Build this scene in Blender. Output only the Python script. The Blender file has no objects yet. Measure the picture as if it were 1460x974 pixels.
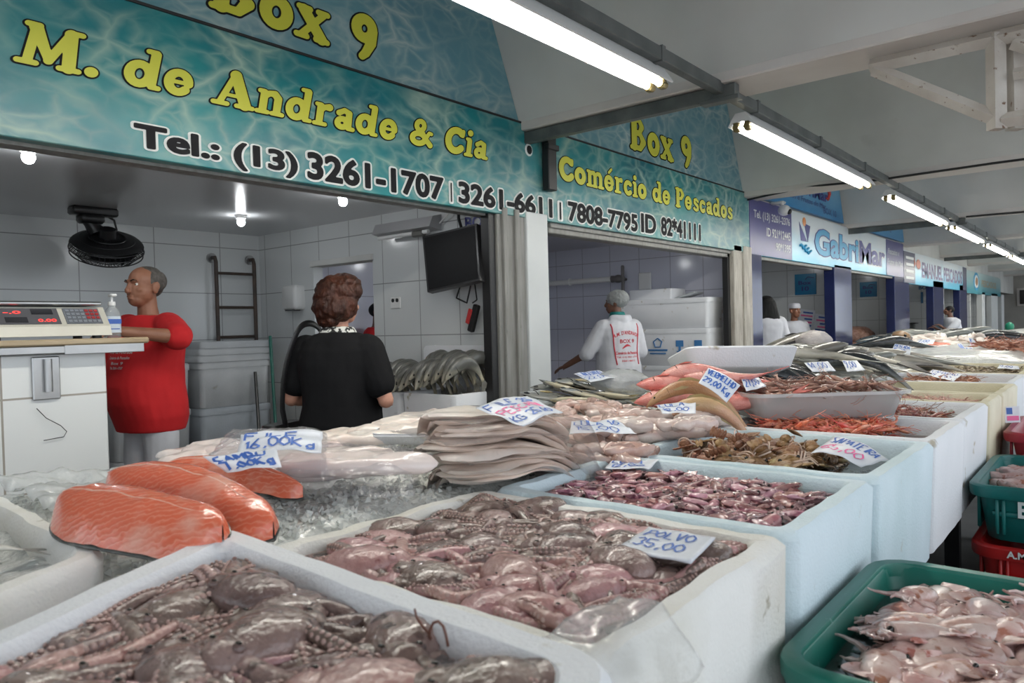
import bpy, bmesh, math, random
import numpy as np
from mathutils import Vector, Matrix, Euler, noise
rnd = random.Random(11)
PI = math.pi
scn = bpy.context.scene
COL = scn.collection
U = rnd.uniform

# ------------------------------------------------------------------ camera
CX, CY, CAMH = 730.0, 487.0, 1.3
_a = np.array((1603.8 - CX, 444.5 - CY)); _b = np.array((-562.0 - CX, 500.4 - CY))
FPX = math.sqrt(-float(_a @ _b))
_d1 = np.array([_a[0], -_a[1], -FPX]); _d1 /= np.linalg.norm(_d1)
_d2 = np.array([_b[0], -_b[1], -FPX]); _d2 /= np.linalg.norm(_d2)
RW = np.stack([_d1, _d2, np.cross(_d1, _d2)])      # camera axes -> market axes

def at(x, y, X=None, Y=None, Z=None):
    """Where the sight line through a point of the 1460x974 photograph meets a plane of the market."""
    d = RW @ np.array([x - CX, -(y - CY), -FPX])
    t = X / d[0] if X is not None else Y / d[1] if Y is not None else (Z - CAMH) / d[2]
    return Vector((t * d[0], t * d[1], CAMH + t * d[2]))

cd = bpy.data.cameras.new('camera'); cam = bpy.data.objects.new('camera', cd); COL.objects.link(cam)
cd.sensor_width = 36; cd.lens = 36 * FPX / 1460; cd.clip_start = .02
m4 = Matrix.Identity(4)
for i in range(3):
    for j in range(3): m4[i][j] = RW[i, j]
m4.translation = (0, 0, CAMH)
cam.matrix_world = m4
cd.dof.use_dof = True; cd.dof.focus_distance = 3.6; cd.dof.aperture_fstop = 7.0
scn.camera = cam

# ------------------------------------------------------------------ mesh builder
class MB:
    def __init__(s): s.v = []; s.f = []; s.m = []
    def add(s, vs, fs, mi=0, M=None):
        o = len(s.v)
        s.v += [tuple(M @ Vector(p)) if M else tuple(p) for p in vs]
        for f in fs:
            s.f.append([i + o for i in f]); s.m.append(mi)
    def box(s, x0, x1, y0, y1, z0, z1, mi=0, b=0.0, M=None):
        if b <= 0:
            vs = [(x, y, z) for x in (x0, x1) for y in (y0, y1) for z in (z0, z1)]
            s.add(vs, [(0,1,3,2),(4,6,7,5),(0,4,5,1),(2,3,7,6),(0,2,6,4),(1,5,7,3)], mi, M); return
        c = [(x0+x1)/2, (y0+y1)/2, (z0+z1)/2]; h = [abs(x1-x0)/2, abs(y1-y0)/2, abs(z1-z0)/2]
        b = min(b, min(h)*.95)
        vs = []; idx = {}
        for sx in (-1,1):
            for sy in (-1,1):
                for sz in (-1,1):
                    for a in range(3):
                        p = [sx*(h[0]-b), sy*(h[1]-b), sz*(h[2]-b)]
                        p[a] += (sx,sy,sz)[a]*b
                        idx[(sx,sy,sz,a)] = len(vs); vs.append([c[k]+p[k] for k in range(3)])
        fs = []
        for a in range(3):
            o = [k for k in range(3) if k != a]
            for sg in (-1,1):
                q = []
                for (u,w) in ((-1,-1),(1,-1),(1,1),(-1,1)):
                    k = [0,0,0]; k[a] = sg; k[o[0]] = u; k[o[1]] = w; q.append(idx[(*k, a)])
                if (sg > 0) == (a == 1): q.reverse()
                fs.append(q)
        for a in range(3):
            o = [k for k in range(3) if k != a]
            for u in (-1,1):
                for w in (-1,1):
                    k0 = [0,0,0]; k0[o[0]] = u; k0[o[1]] = w; k1 = list(k0); k0[a] = -1; k1[a] = 1
                    fs.append([idx[(*k0,o[0])], idx[(*k1,o[0])], idx[(*k1,o[1])], idx[(*k0,o[1])]])
        for sx in (-1,1):
            for sy in (-1,1):
                for sz in (-1,1): fs.append([idx[(sx,sy,sz,a)] for a in range(3)])
        s.add(vs, fs, mi, M)
    def loft(s, rings, mi=0, cap0=True, cap1=True, M=None, closed=True):
        n = len(rings[0]); vs = [p for r in rings for p in r]; fs = []
        for i in range(len(rings)-1):
            for j in range(n if closed else n-1):
                k = (j+1) % n
                fs.append((i*n+j, i*n+k, (i+1)*n+k, (i+1)*n+j))
        if cap0: fs.append(tuple(range(n-1, -1, -1)))
        if cap1: fs.append(tuple((len(rings)-1)*n+j for j in range(n)))
        s.add(vs, fs, mi, M)
    def tube(s, pts, rad, n=8, mi=0, flat=1.0, up=None, M=None, cap=True):
        pts = [Vector(p) for p in pts]; N = len(pts)
        if not hasattr(rad, '__len__'): rad = [rad]*N
        T = [(pts[min(i+1,N-1)] - pts[max(i-1,0)]).normalized() for i in range(N)]
        u = Vector(up) if up else (Vector((0,0,1)) if abs(T[0].z) < .9 else Vector((1,0,0)))
        rings = []
        for i in range(N):
            a = u - T[i]*u.dot(T[i])
            if a.length < 1e-5: a = T[i].orthogonal()
            a.normalize(); bb = T[i].cross(a); u = a
            rings.append([pts[i] + (bb*math.cos(2*PI*k/n) + a*math.sin(2*PI*k/n)*flat)*rad[i] for k in range(n)])
        s.loft(rings, mi, cap, cap, M)
    def ell(s, c, r, nu=12, nv=8, mi=0, R=None, dis=None, M=None):
        c = Vector(c); vs = []; fs = []
        for i in range(nv+1):
            th = PI*i/nv
            for j in range(nu):
                ph = 2*PI*j/nu
                p = Vector((math.sin(th)*math.cos(ph), math.sin(th)*math.sin(ph), math.cos(th)))
                k = 1.0 if dis is None else 1 + dis(p)
                q = Vector((p.x*r[0], p.y*r[1], p.z*r[2]))*k
                if R: q = R @ q
                vs.append(c+q)
                if i == 0 or i == nv: break
        # single poles
        vv = [vs[0]]; k = 1
        for i in range(1, nv): vv += vs[k:k+nu]; k += nu
        vv.append(vs[-1]); L = len(vv)-1
        for j in range(nu): fs.append((0, 1+j, 1+(j+1) % nu))
        for i in range(nv-2):
            for j in range(nu):
                a = 1+i*nu+j; b = 1+i*nu+(j+1) % nu
                fs.append((a, a+nu, b+nu, b))
        for j in range(nu): fs.append((L, 1+(nv-2)*nu+(j+1) % nu, 1+(nv-2)*nu+j))
        s.add(vv, fs, mi, M)
    def sheet(s, fn, nu, nv, th=0.0, mi=0, M=None):
        """A surface fn(u,v) in 0..1; th > 0 gives it a back side that far below."""
        top = [Vector(fn(i/nu, j/nv)) for i in range(nu+1) for j in range(nv+1)]
        W = nv+1; ix = lambda i, j: i*W+j
        fs = [(ix(i,j), ix(i+1,j), ix(i+1,j+1), ix(i,j+1)) for i in range(nu) for j in range(nv)]
        if th <= 0: s.add(top, fs, mi, M); return
        nr = []
        for i in range(nu+1):
            for j in range(nv+1):
                du = top[ix(min(i+1,nu),j)] - top[ix(max(i-1,0),j)]; dv = top[ix(i,min(j+1,nv))] - top[ix(i,max(j-1,0))]
                q = du.cross(dv); nr.append(q.normalized() if q.length > 1e-12 else Vector((0,0,1)))
        K = len(top)
        vs = top + [p - q*th for p, q in zip(top, nr)]
        fs = fs + [tuple(k+K for k in reversed(f)) for f in fs]
        rim = [ix(i,0) for i in range(nu+1)] + [ix(nu,j) for j in range(1,nv+1)] + [ix(i,nv) for i in range(nu-1,-1,-1)] + [ix(0,j) for j in range(nv-1,0,-1)]
        for a, b in zip(rim, rim[1:]+rim[:1]): fs.append((b, a, a+K, b+K))
        s.add(vs, fs, mi, M)
    def prism(s, poly, d, mi=0, M=None):
        """poly: list of 3D points, extruded by vector d."""
        n = len(poly); d = Vector(d); vs = [Vector(p) for p in poly] + [Vector(p)+d for p in poly]
        fs = [tuple(range(n-1,-1,-1)), tuple(range(n, 2*n))] + [(i, (i+1) % n, (i+1) % n+n, i+n) for i in range(n)]
        s.add(vs, fs, mi, M)
    def mesh(s, name, mats, smooth=True, angle=45, fix=True):
        me = bpy.data.meshes.new(name); me.from_pydata(s.v, [], s.f)
        for m in (mats if isinstance(mats, (list, tuple)) else [mats]): me.materials.append(m)
        me.polygons.foreach_set('material_index', s.m)
        if fix:
            bm = bmesh.new(); bm.from_mesh(me); bmesh.ops.recalc_face_normals(bm, faces=bm.faces); bm.to_mesh(me); bm.free()
        if smooth:
            me.polygons.foreach_set('use_smooth', [True]*len(me.polygons))
            if angle < 180: me.set_sharp_from_angle(angle=math.radians(angle))
        me.update(); return me
    def build(s, name, mats, parent=None, smooth=True, angle=45, fix=True, loc=None, rot=None):
        o = bpy.data.objects.new(name, s.mesh(name, mats, smooth, angle, fix)); COL.objects.link(o)
        if parent: o.parent = parent
        if loc is not None: o.location = loc
        if rot is not None: o.rotation_euler = rot
        return o

def tag(o, label=None, cat=None, group=None, kind=None):
    if label: o['label'] = label
    if cat: o['category'] = cat
    if group: o['group'] = group
    if kind: o['kind'] = kind
    return o
def thing(name, label, cat, loc=(0,0,0), rz=0, group=None):
    o = bpy.data.objects.new(name, None); COL.objects.link(o); o.empty_display_size = .1
    o.location = loc; o.rotation_euler = (0,0,rz) if not hasattr(rz, '__len__') else rz
    return tag(o, label, cat, group)
def dup(root, loc, rot, label=None, group=None, scale=None):
    r = root.copy(); COL.objects.link(r); r.location = loc
    r.rotation_euler = rot if hasattr(rot, '__len__') else (0,0,rot)
    if scale: r.scale = (scale,)*3 if not hasattr(scale, '__len__') else scale
    if label: r['label'] = label
    if group: r['group'] = group
    for ch in list(root.children):
        c = ch.copy(); COL.objects.link(c); c.parent = r
        for g in ch.children:
            d = g.copy(); COL.objects.link(d); d.parent = c
    return r
def struct(mb, name, mat, **k): return tag(mb.build(name, mat, **k), kind='structure')

def rr(L, W, r, z, n=4, cx=0, cy=0):
    r = max(1e-4, min(r, L/2-1e-4, W/2-1e-4)); out = []
    for (sx, sy, a0) in ((1,1,0),(-1,1,90),(-1,-1,180),(1,-1,270)):
        for k in range(n+1):
            a = math.radians(a0+90*k/n)
            out.append((cx+sx*(L/2-r)+r*math.cos(a), cy+sy*(W/2-r)+r*math.sin(a), z))
    return out
def tub(mb, L, W, H, wall, r=.03, taper=0.0, floor=.03, mi=0, bev=.008, M=None, ri=None):
    """Open box, base centred on the origin."""
    ri = r*.6 if ri is None else ri
    b = bev
    rings = [rr(L-2*taper-2*b, W-2*taper-2*b, r, 0), rr(L-2*taper, W-2*taper, r, b), rr(L-.2*taper, W-.2*taper, r, H-b), rr(L-2*b, W-2*b, r, H),
             rr(L-2*wall+2*b, W-2*wall+2*b, ri+b, H), rr(L-2*wall, W-2*wall, ri, H-b), rr(L-2*wall-2*taper-.01, W-2*wall-2*taper-.01, ri, floor)]
    mb.loft(rings, mi, True, True, M)

# ------------------------------------------------------------------ materials
def _in(n, k, v):
    if k in n.inputs: n.inputs[k].default_value = v
def rgba(c): return (c[0], c[1], c[2], 1)
def pm(name, c1, c2=None, scale=6.0, lo=.35, hi=.65, rough=.5, bump=0.0, bscale=60.0, rv=0.0, hv=0.0, coat=0.0, metal=0.0, emit=None, es=0.0,
       alpha=1.0, c3=None, scale3=20.0, t3=.6, spec=.5, coord='Object', detail=4.0, sss=0.0, stretch=None, w3=.06):
    m = bpy.data.materials.new(name); m.use_nodes = True; nt = m.node_tree; N = nt.nodes; L = nt.links
    b = N['Principled BSDF']; _in(b,'Roughness',rough); _in(b,'Metallic',metal); _in(b,'Coat Weight',coat); _in(b,'Coat Roughness',.08)
    _in(b,'Specular IOR Level',spec); _in(b,'Alpha',alpha)
    if sss: _in(b,'Subsurface Weight',sss); _in(b,'Subsurface Radius',(1,.4,.3)); _in(b,'Subsurface Scale',.01)
    _in(b,'Base Color',rgba(c1))
    tc = N.new('ShaderNodeTexCoord'); src = tc.outputs[coord]
    if stretch:
        mp = N.new('ShaderNodeMapping'); mp.inputs['Scale'].default_value = stretch; L.new(src, mp.inputs['Vector']); src = mp.outputs['Vector']
    if rv or hv:
        oi = N.new('ShaderNodeObjectInfo')
        va = N.new('ShaderNodeVectorMath'); va.operation = 'MULTIPLY_ADD'; L.new(oi.outputs['Random'], va.inputs[0]); va.inputs[1].default_value = (17,31,11); L.new(src, va.inputs[2]); src = va.outputs[0]
    col = None
    if c2 is not None:
        nz = N.new('ShaderNodeTexNoise'); _in(nz,'Scale',scale); _in(nz,'Detail',detail); L.new(src, nz.inputs['Vector'])
        rp = N.new('ShaderNodeValToRGB'); rp.color_ramp.elements[0].position = lo; rp.color_ramp.elements[1].position = hi
        rp.color_ramp.elements[0].color = rgba(c1); rp.color_ramp.elements[1].color = rgba(c2)
        L.new(nz.outputs['Fac'], rp.inputs['Fac']); col = rp.outputs['Color']
    if c3 is not None:
        nz = N.new('ShaderNodeTexNoise'); _in(nz,'Scale',scale3); _in(nz,'Detail',5.0); L.new(src, nz.inputs['Vector'])
        rp = N.new('ShaderNodeValToRGB'); rp.color_ramp.elements[0].position = t3; rp.color_ramp.elements[1].position = min(1,t3+w3)
        L.new(nz.outputs['Fac'], rp.inputs['Fac'])
        mx = N.new('ShaderNodeMix'); mx.data_type = 'RGBA'; L.new(rp.outputs['Color'], mx.inputs[0])
        if col: L.new(col, mx.inputs[6])
        else: mx.inputs[6].default_value = rgba(c1)
        mx.inputs[7].default_value = rgba(c3); col = mx.outputs[2]
    if rv or hv:
        hs = N.new('ShaderNodeHueSaturation')
        if col: L.new(col, hs.inputs['Color'])
        else: hs.inputs['Color'].default_value = rgba(c1)
        mr = N.new('ShaderNodeMapRange'); L.new(oi.outputs['Random'], mr.inputs['Value']); mr.inputs['To Min'].default_value = 1-rv; mr.inputs['To Max'].default_value = 1+rv
        L.new(mr.outputs['Result'], hs.inputs['Value'])
        if hv:
            m2 = N.new('ShaderNodeMath'); m2.operation = 'MULTIPLY'; L.new(oi.outputs['Random'], m2.inputs[0]); m2.inputs[1].default_value = 7.31
            m3 = N.new('ShaderNodeMath'); m3.operation = 'FRACT'; L.new(m2.outputs[0], m3.inputs[0])
            mr2 = N.new('ShaderNodeMapRange'); L.new(m3.outputs[0], mr2.inputs['Value']); mr2.inputs['To Min'].default_value = .5-hv; mr2.inputs['To Max'].default_value = .5+hv
            L.new(mr2.outputs['Result'], hs.inputs['Hue'])
        col = hs.outputs['Color']
    if col: L.new(col, b.inputs['Base Color'])
    if bump:
        nz = N.new('ShaderNodeTexNoise'); _in(nz,'Scale',bscale); _in(nz,'Detail',3.0); L.new(src, nz.inputs['Vector'])
        bp = N.new('ShaderNodeBump'); _in(bp,'Strength',bump); _in(bp,'Distance',.01); L.new(nz.outputs['Fac'], bp.inputs['Height']); L.new(bp.outputs['Normal'], b.inputs['Normal'])
    if emit: _in(b,'Emission Color',rgba(emit)); _in(b,'Emission Strength',es)
    return m
def clear(name, tint=(1,1,1), gloss=.12, rough=.05, body=0.0, bcol=(.9,.9,.9), bump=0.0, bscale=20.0):
    """Thin clear material: see-through, fresnel gloss, an optional milky share."""
    m = bpy.data.materials.new(name); m.use_nodes = True; nt = m.node_tree; N = nt.nodes; L = nt.links
    N.remove(N['Principled BSDF']); out = N['Material Output']
    t = N.new('ShaderNodeBsdfTransparent'); t.inputs[0].default_value = rgba(tint)
    d = N.new('ShaderNodeBsdfDiffuse'); d.inputs[0].default_value = rgba(bcol)
    g = N.new('ShaderNodeBsdfGlossy'); g.inputs['Roughness'].default_value = rough
    m1 = N.new('ShaderNodeMixShader'); m1.inputs[0].default_value = body; L.new(t.outputs[0], m1.inputs[1]); L.new(d.outputs[0], m1.inputs[2])
    fr = N.new('ShaderNodeLayerWeight'); fr.inputs['Blend'].default_value = .5
    pw = N.new('ShaderNodeMath'); pw.operation = 'POWER'; L.new(fr.outputs['Facing'], pw.inputs[0]); pw.inputs[1].default_value = 3.0
    ma = N.new('ShaderNodeMath'); ma.operation = 'MULTIPLY_ADD'; L.new(pw.outputs[0], ma.inputs[0]); ma.inputs[1].default_value = gloss*2.2; ma.inputs[2].default_value = gloss*.22
    m2 = N.new('ShaderNodeMixShader'); L.new(ma.outputs[0], m2.inputs[0]); L.new(m1.outputs[0], m2.inputs[1]); L.new(g.outputs[0], m2.inputs[2])
    if bump:
        tc = N.new('ShaderNodeTexCoord'); nz = N.new('ShaderNodeTexNoise'); _in(nz,'Scale',bscale); _in(nz,'Detail',3.0); L.new(tc.outputs['Object'], nz.inputs['Vector'])
        bp = N.new('ShaderNodeBump'); _in(bp,'Strength',bump); _in(bp,'Distance',.02); L.new(nz.outputs['Fac'], bp.inputs['Height'])
        L.new(bp.outputs['Normal'], g.inputs['Normal']); L.new(bp.outputs['Normal'], d.inputs['Normal'])
    L.new(m2.outputs[0], out.inputs['Surface']); return m
def tiles(name, c, grout, w, h, axis='x', rough=.25, mortar=.004, var=.03):
    """Large glazed wall tiles; axis is the wall's horizontal direction."""
    m = bpy.data.materials.new(name); m.use_nodes = True; nt = m.node_tree; N = nt.nodes; L = nt.links; b = N['Principled BSDF']
    tc = N.new('ShaderNodeTexCoord'); sp = N.new('ShaderNodeSeparateXYZ'); L.new(tc.outputs['Object'], sp.inputs[0])
    cb = N.new('ShaderNodeCombineXYZ'); L.new(sp.outputs['X' if axis == 'x' else 'Y'], cb.inputs[0]); L.new(sp.outputs['Z'], cb.inputs[1])
    br = N.new('ShaderNodeTexBrick'); br.offset = 0; L.new(cb.outputs[0], br.inputs['Vector'])
    _in(br,'Scale',1.0); _in(br,'Brick Width',w); _in(br,'Row Height',h); _in(br,'Mortar Size',mortar); _in(br,'Mortar Smooth',.1); _in(br,'Bias',0.0)
    br.inputs['Color1'].default_value = rgba(c); br.inputs['Color2'].default_value = rgba([x*(1-var) for x in c]); br.inputs['Mortar'].default_value = rgba(grout)
    L.new(br.outputs['Color'], b.inputs['Base Color']); _in(b,'Roughness',rough); return m
def planks(name, c, grout, w, axis, rough=.35):
    return tiles(name, c, grout, 40.0, w, axis, rough, .006)
# ------------------------------------------------------------------ lettering
def ring(cx, cy, rx, ry, r, a0=0, a1=360, n=22):
    return [(cx+rx*math.cos(math.radians(a0+(a1-a0)*k/n)), cy+ry*math.sin(math.radians(a0+(a1-a0)*k/n)), r) for k in range(n+1)]
def st(x0, y0, x1, y1, r, r1=None): return [(x0,y0,r),(x1,y1,r if r1 is None else r1)]
SF = .38
FAT = {   # rounded slab-serif capitals 6 units tall: (strokes, advance)
 'M': ([st(1.2,.5,1.5,5.4,.5), st(1.5,5.3,3.2,1.2,.72,.5), st(3.2,1.0,4.9,5.3,.5), st(5.0,5.4,5.3,.5,.72), st(.3,.35,2.0,.35,SF), st(.7,5.65,1.8,5.65,SF), st(4.8,5.65,6.1,5.65,SF), st(4.4,.35,6.3,.35,SF)], 6.9),
 '.': ([st(.75,.72,.76,.72,.75)], 1.8),
 'd': ([ring(1.8,2.1,1.2,1.5,.62), st(3.4,5.6,3.3,.8,.62), st(2.5,5.85,3.5,5.85,SF), st(3.3,.38,4.2,.38,SF)], 4.7),
 'e': ([ring(1.9,2.1,1.25,1.55,.62,0,318), st(1.2,2.15,3.1,2.15,.32)], 4.1),
 'A': ([st(1.1,.6,2.7,5.4,.46), st(2.8,5.4,4.7,.6,.85), st(1.9,1.9,4.0,1.9,.3), st(.2,.35,2.1,.35,SF), st(3.5,.35,5.8,.35,SF)], 6.2),
 'n': ([st(1.1,.6,1.1,3.7,.6), [(1.2,3.0,.4),(1.9,3.75,.5),(2.7,3.8,.6),(3.3,3.1,.62),(3.3,.6,.6)], st(.3,.35,1.9,.35,SF), st(2.6,.35,4.2,.35,SF), st(.4,3.95,1.1,3.95,SF)], 4.6),
 'r': ([st(1.1,.6,1.1,3.7,.62), [(1.2,2.8,.4),(1.8,3.6,.5),(2.6,3.7,.68)], st(.3,.35,2.2,.35,SF), st(.4,3.95,1.1,3.95,SF)], 3.5),
 'a': ([[(.95,3.2,.55),(1.9,3.85,.48),(2.8,3.4,.6),(2.9,.9,.62)], ring(1.7,1.35,.85,.8,.55), st(2.9,.45,3.8,.42,.42)], 4.2),
 'C': ([ring(2.8,3.0,1.95,2.3,.78,48,318), st(4.35,4.4,4.4,5.3,.5)], 5.2),
 'i': ([st(1.1,.6,1.1,3.6,.62), st(1.1,5.4,1.11,5.4,.72), st(.3,.35,1.9,.35,SF), st(.4,3.95,1.1,3.95,SF)], 2.2),
 '&': ([ring(2.1,1.65,1.4,1.05,.6,40,340), ring(2.2,4.4,.85,.95,.55,-60,250), [(2.7,3.2,.5),(3.6,1.9,.55),(4.9,.6,.6)], [(4.9,3.1,.4),(4.4,3.2,.4),(3.5,1.5,.5)]], 5.8),
 'B': ([st(1.2,.6,1.2,5.4,.8), [(1.2,5.5,.45),(2.8,5.5,.5),(3.5,4.5,.65),(2.8,3.3,.45),(1.2,3.2,.4)], [(1.2,3.1,.4),(3.0,3.1,.5),(3.9,1.8,.75),(3.0,.5,.5),(1.2,.5,.45)], st(.3,.35,1.6,.35,SF), st(.3,5.65,1.6,5.65,SF)], 5.1),
 'o': ([ring(2.0,2.1,1.25,1.5,.7)], 4.2),
 'x': ([st(.9,.5,3.4,3.7,.42), st(1.0,3.7,3.4,.5,.7), st(.3,.35,1.5,.35,SF), st(2.7,.35,4.1,.35,SF), st(.4,3.95,1.7,3.95,SF), st(2.8,3.95,3.9,3.95,SF)], 4.5),
 '9': ([ring(2.1,4.1,1.15,1.3,.72), [(3.3,4.1,.7),(3.2,2.4,.7),(2.5,.8,.6),(2.0,.2,.5)]], 4.4),
 'm': ([st(1.1,.6,1.1,3.7,.6), [(1.2,3.0,.4),(1.9,3.75,.5),(2.6,3.7,.6),(3.0,3.1,.6),(3.0,.6,.58)], [(3.1,3.0,.4),(3.9,3.75,.5),(4.6,3.7,.6),(5.1,3.1,.6),(5.1,.6,.58)], st(.3,.35,1.8,.35,SF), st(2.4,.35,3.6,.35,SF), st(4.5,.35,6.0,.35,SF), st(.4,3.95,1.1,3.95,SF)], 6.4),
 'c': ([ring(2.0,2.1,1.25,1.5,.65,55,312), st(2.8,3.2,2.9,3.2,.62)], 3.8),
 's': ([[(3.0,3.3,.5),(2.1,3.85,.45),(1.2,3.5,.5),(1.2,2.7,.55),(2.1,2.2,.6),(3.0,1.6,.6),(2.9,.7,.52),(2.0,.35,.45),(.9,.8,.52)]], 3.8),
 'P': ([st(1.2,.6,1.2,5.4,.8), [(1.2,5.5,.45),(2.9,5.5,.5),(3.8,4.2,.72),(2.9,2.9,.5),(1.2,2.8,.45)], st(.3,.35,2.2,.35,SF), st(.3,5.65,1.6,5.65,SF)], 4.8),
}
FAT['é'] = (FAT['e'][0] + [st(1.9,4.9,2.9,5.9,.36)], 4.1)
PEN = {   # hand-printed strokes on a 4 x 6 grid
 'A':'00 26 40|12 32','B':'00 06 26 35 33 03|23 42 41 20 00','C':'46 15 02 11 20 41','D':'00 06 26 44 42 20 00','E':'46 06 00 40|03 33','F':'00 06 46|03 33','G':'45 26 05 01 20 41 43 23','H':'00 06|03 43|40 46',
 'I':'20 26','K':'00 06|46 03 40','L':'06 00 40','M':'00 06 23 46 40','N':'00 06 40 46','O':'20 02 04 26 44 42 20','P':'00 06 36 45 43 33 03','R':'00 06 36 44 33 03 40','S':'45 26 05 23 42 20 01','T':'06 46|26 20','U':'06 01 20 41 46','V':'06 20 46',
 'X':'00 46|06 40','Z':'06 46 00 40','0':'20 02 04 26 44 42 20','1':'14 26 20','2':'05 26 45 43 00 40','3':'05 26 45 33 42 20 01','4':'30 36 02 42','5':'46 06 03 33 42 30 01','6':'46 13 01 20 41 42 23 02','7':'06 46 20','8':'23 05 26 45 23 01 20 41 23',
 '9':'43 14 05 26 45 43 20','g':'43 23 12 11 20 41|44 4a 1a','k':'00 06|34 02 30','$':'45 26 05 23 42 20 01|27 2a',',':'21 1a','.':'20 21','-':'13 33',' ':'','*':'14 32|12 34|23 24','R':'00 06 36 44 33 03 40'}
def pen_lines(txt):
    """-> list of polylines in a line that is 6 units tall, and its width."""
    out = []; x = 0.0
    for ch in txt:
        for s in PEN.get(ch, '').split('|'):
            p = [(x+int(q[0])+U(-.18,.18), (-1 if q[1] == 'a' else int(q[1]))+U(-.2,.2)) for q in s.split()]
            if len(p) > 1: out.append(p)
        x += 5.3 if ch not in ' .,1I' else 3.2
    return out, x
_gc = {}
def march(D, xs, ys):
    """Marching squares: the part of the grid where D <= 0, as polygons."""
    vs = []; fs = []; vi = {}
    def vid(key, p):
        if key not in vi: vi[key] = len(vs); vs.append(p)
        return vi[key]
    nx, ny = D.shape
    for i in range(nx-1):
        for j in range(ny-1):
            c = [(i,j),(i+1,j),(i+1,j+1),(i,j+1)]; d = [D[q] for q in c]
            if min(d) > 0: continue
            poly = []
            for a in range(4):
                b = (a+1) % 4
                if d[a] <= 0: poly.append(vid(c[a], (xs[c[a][0]], ys[c[a][1]])))
                if (d[a] <= 0) != (d[b] <= 0):
                    t = d[a]/(d[a]-d[b]); kk = tuple(sorted((c[a], c[b])))
                    poly.append(vid(kk, (xs[c[a][0]]+t*(xs[c[b][0]]-xs[c[a][0]]), ys[c[a][1]]+t*(ys[c[b][1]]-ys[c[a][1]]))))
            if len(poly) > 2: fs.append(poly)
    return vs, fs
def fat_poly(ch, grow):
    """Marching squares over the distance to a glyph's strokes -> (verts 2D, faces)."""
    k = (ch, grow)
    if k in _gc: return _gc[k]
    strokes, adv = FAT[ch]; h = .12
    xs = np.arange(-.9, adv+1.0, h); ys = np.arange(-1.6, 7.4, h); GX, GY = np.meshgrid(xs, ys, indexing='ij'); D = np.full(GX.shape, 9.0)
    for s in strokes:
        for (x0,y0,r0),(x1,y1,r1) in zip(s, s[1:]):
            dx, dy = x1-x0, y1-y0; l2 = dx*dx+dy*dy+1e-9
            t = np.clip(((GX-x0)*dx+(GY-y0)*dy)/l2, 0, 1)
            D = np.minimum(D, np.hypot(GX-x0-t*dx, GY-y0-t*dy)-(r0+t*(r1-r0)))
    _gc[k] = march(D-grow, xs, ys); return _gc[k]
def fat_text(txt, grow=0.0, shear=0.0):
    """2D verts / faces of a line in glyph units."""
    V = []; F = []; x = 0
    for ch in txt:
        if ch == ' ': x += 2.4; continue
        v, f = fat_poly(ch, grow); o = len(V)
        V += [(x+p[0]+shear*p[1], p[1]) for p in v]; F += [[i+o for i in q] for q in f]; x += FAT[ch][1]
    return V, F, x
def wall_fat(name, txt, x0, x1, z0, z1, y, fill, edge, parent, grow=.3, shear=0.0, zslope=0.0):
    """Yellow letters with a dark edge on a board facing -Y: left at x0, right at x1, baseline z0, capital top z1."""
    out = []
    for (g, m, dy, nm) in ((grow, edge, .003, 'letter_outline'), (0.0, fill, .006, 'lettering')):
        V, F, w = fat_text(txt, g, shear); mb = MB(); sx = (x1-x0)/w; sz = (z1-z0)/6
        mb.add([(x0+p[0]*sx, y-dy, z0+p[1]*sz+zslope*(p[0]*sx)) for p in V], F)
        out.append(mb.build(nm, m, parent, smooth=False, fix=False))
    return out
def plain_mesh(txt, bold=0.0, res=3):
    c = bpy.data.curves.new('t', 'FONT'); c.body = txt; c.offset = bold; c.resolution_u = res; c.fill_mode = 'BOTH'
    o = bpy.data.objects.new('t', c); COL.objects.link(o); bpy.context.view_layer.update()
    me = bpy.data.meshes.new_from_object(o.evaluated_get(bpy.context.evaluated_depsgraph_get()))
    V = [tuple(v.co)[:2] for v in me.vertices]; F = [list(p.vertices) for p in me.polygons]
    bpy.data.objects.remove(o); bpy.data.curves.remove(c); bpy.data.meshes.remove(me)
    return V, F
def plain_on(txt, org, ux, uz, w, h, off, mat, name, parent, bold=.02, halo=None, hb=.06, hname='letter_outline', shear=0.0):
    """Sans lettering: org = lower left corner, ux/uz unit vectors of the surface, w x h the line's extent, off = normal vector of the lift."""
    org = Vector(org); ux = Vector(ux); uz = Vector(uz); off = Vector(off)
    V0, _ = plain_mesh(txt, bold)
    x0 = min(p[0] for p in V0); x1 = max(p[0] for p in V0); y0 = min(p[1] for p in V0); y1 = max(p[1] for p in V0)
    sx = w/(x1-x0); sz = h/(y1-y0)
    for (bd, m, k, nm) in (([(hb, halo, .5, hname)] if halo else []) + [(bold, mat, 1.0, name)]):
        V, F = plain_mesh(txt, bd); mb = MB()
        mb.add([org+ux*((p[0]-x0)*sx+shear*(p[1]-y0)*sz)+uz*((p[1]-y0)*sz)+off*k for p in V], F)
        o = mb.build(nm, m, parent, smooth=False, fix=False)
    return o

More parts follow.
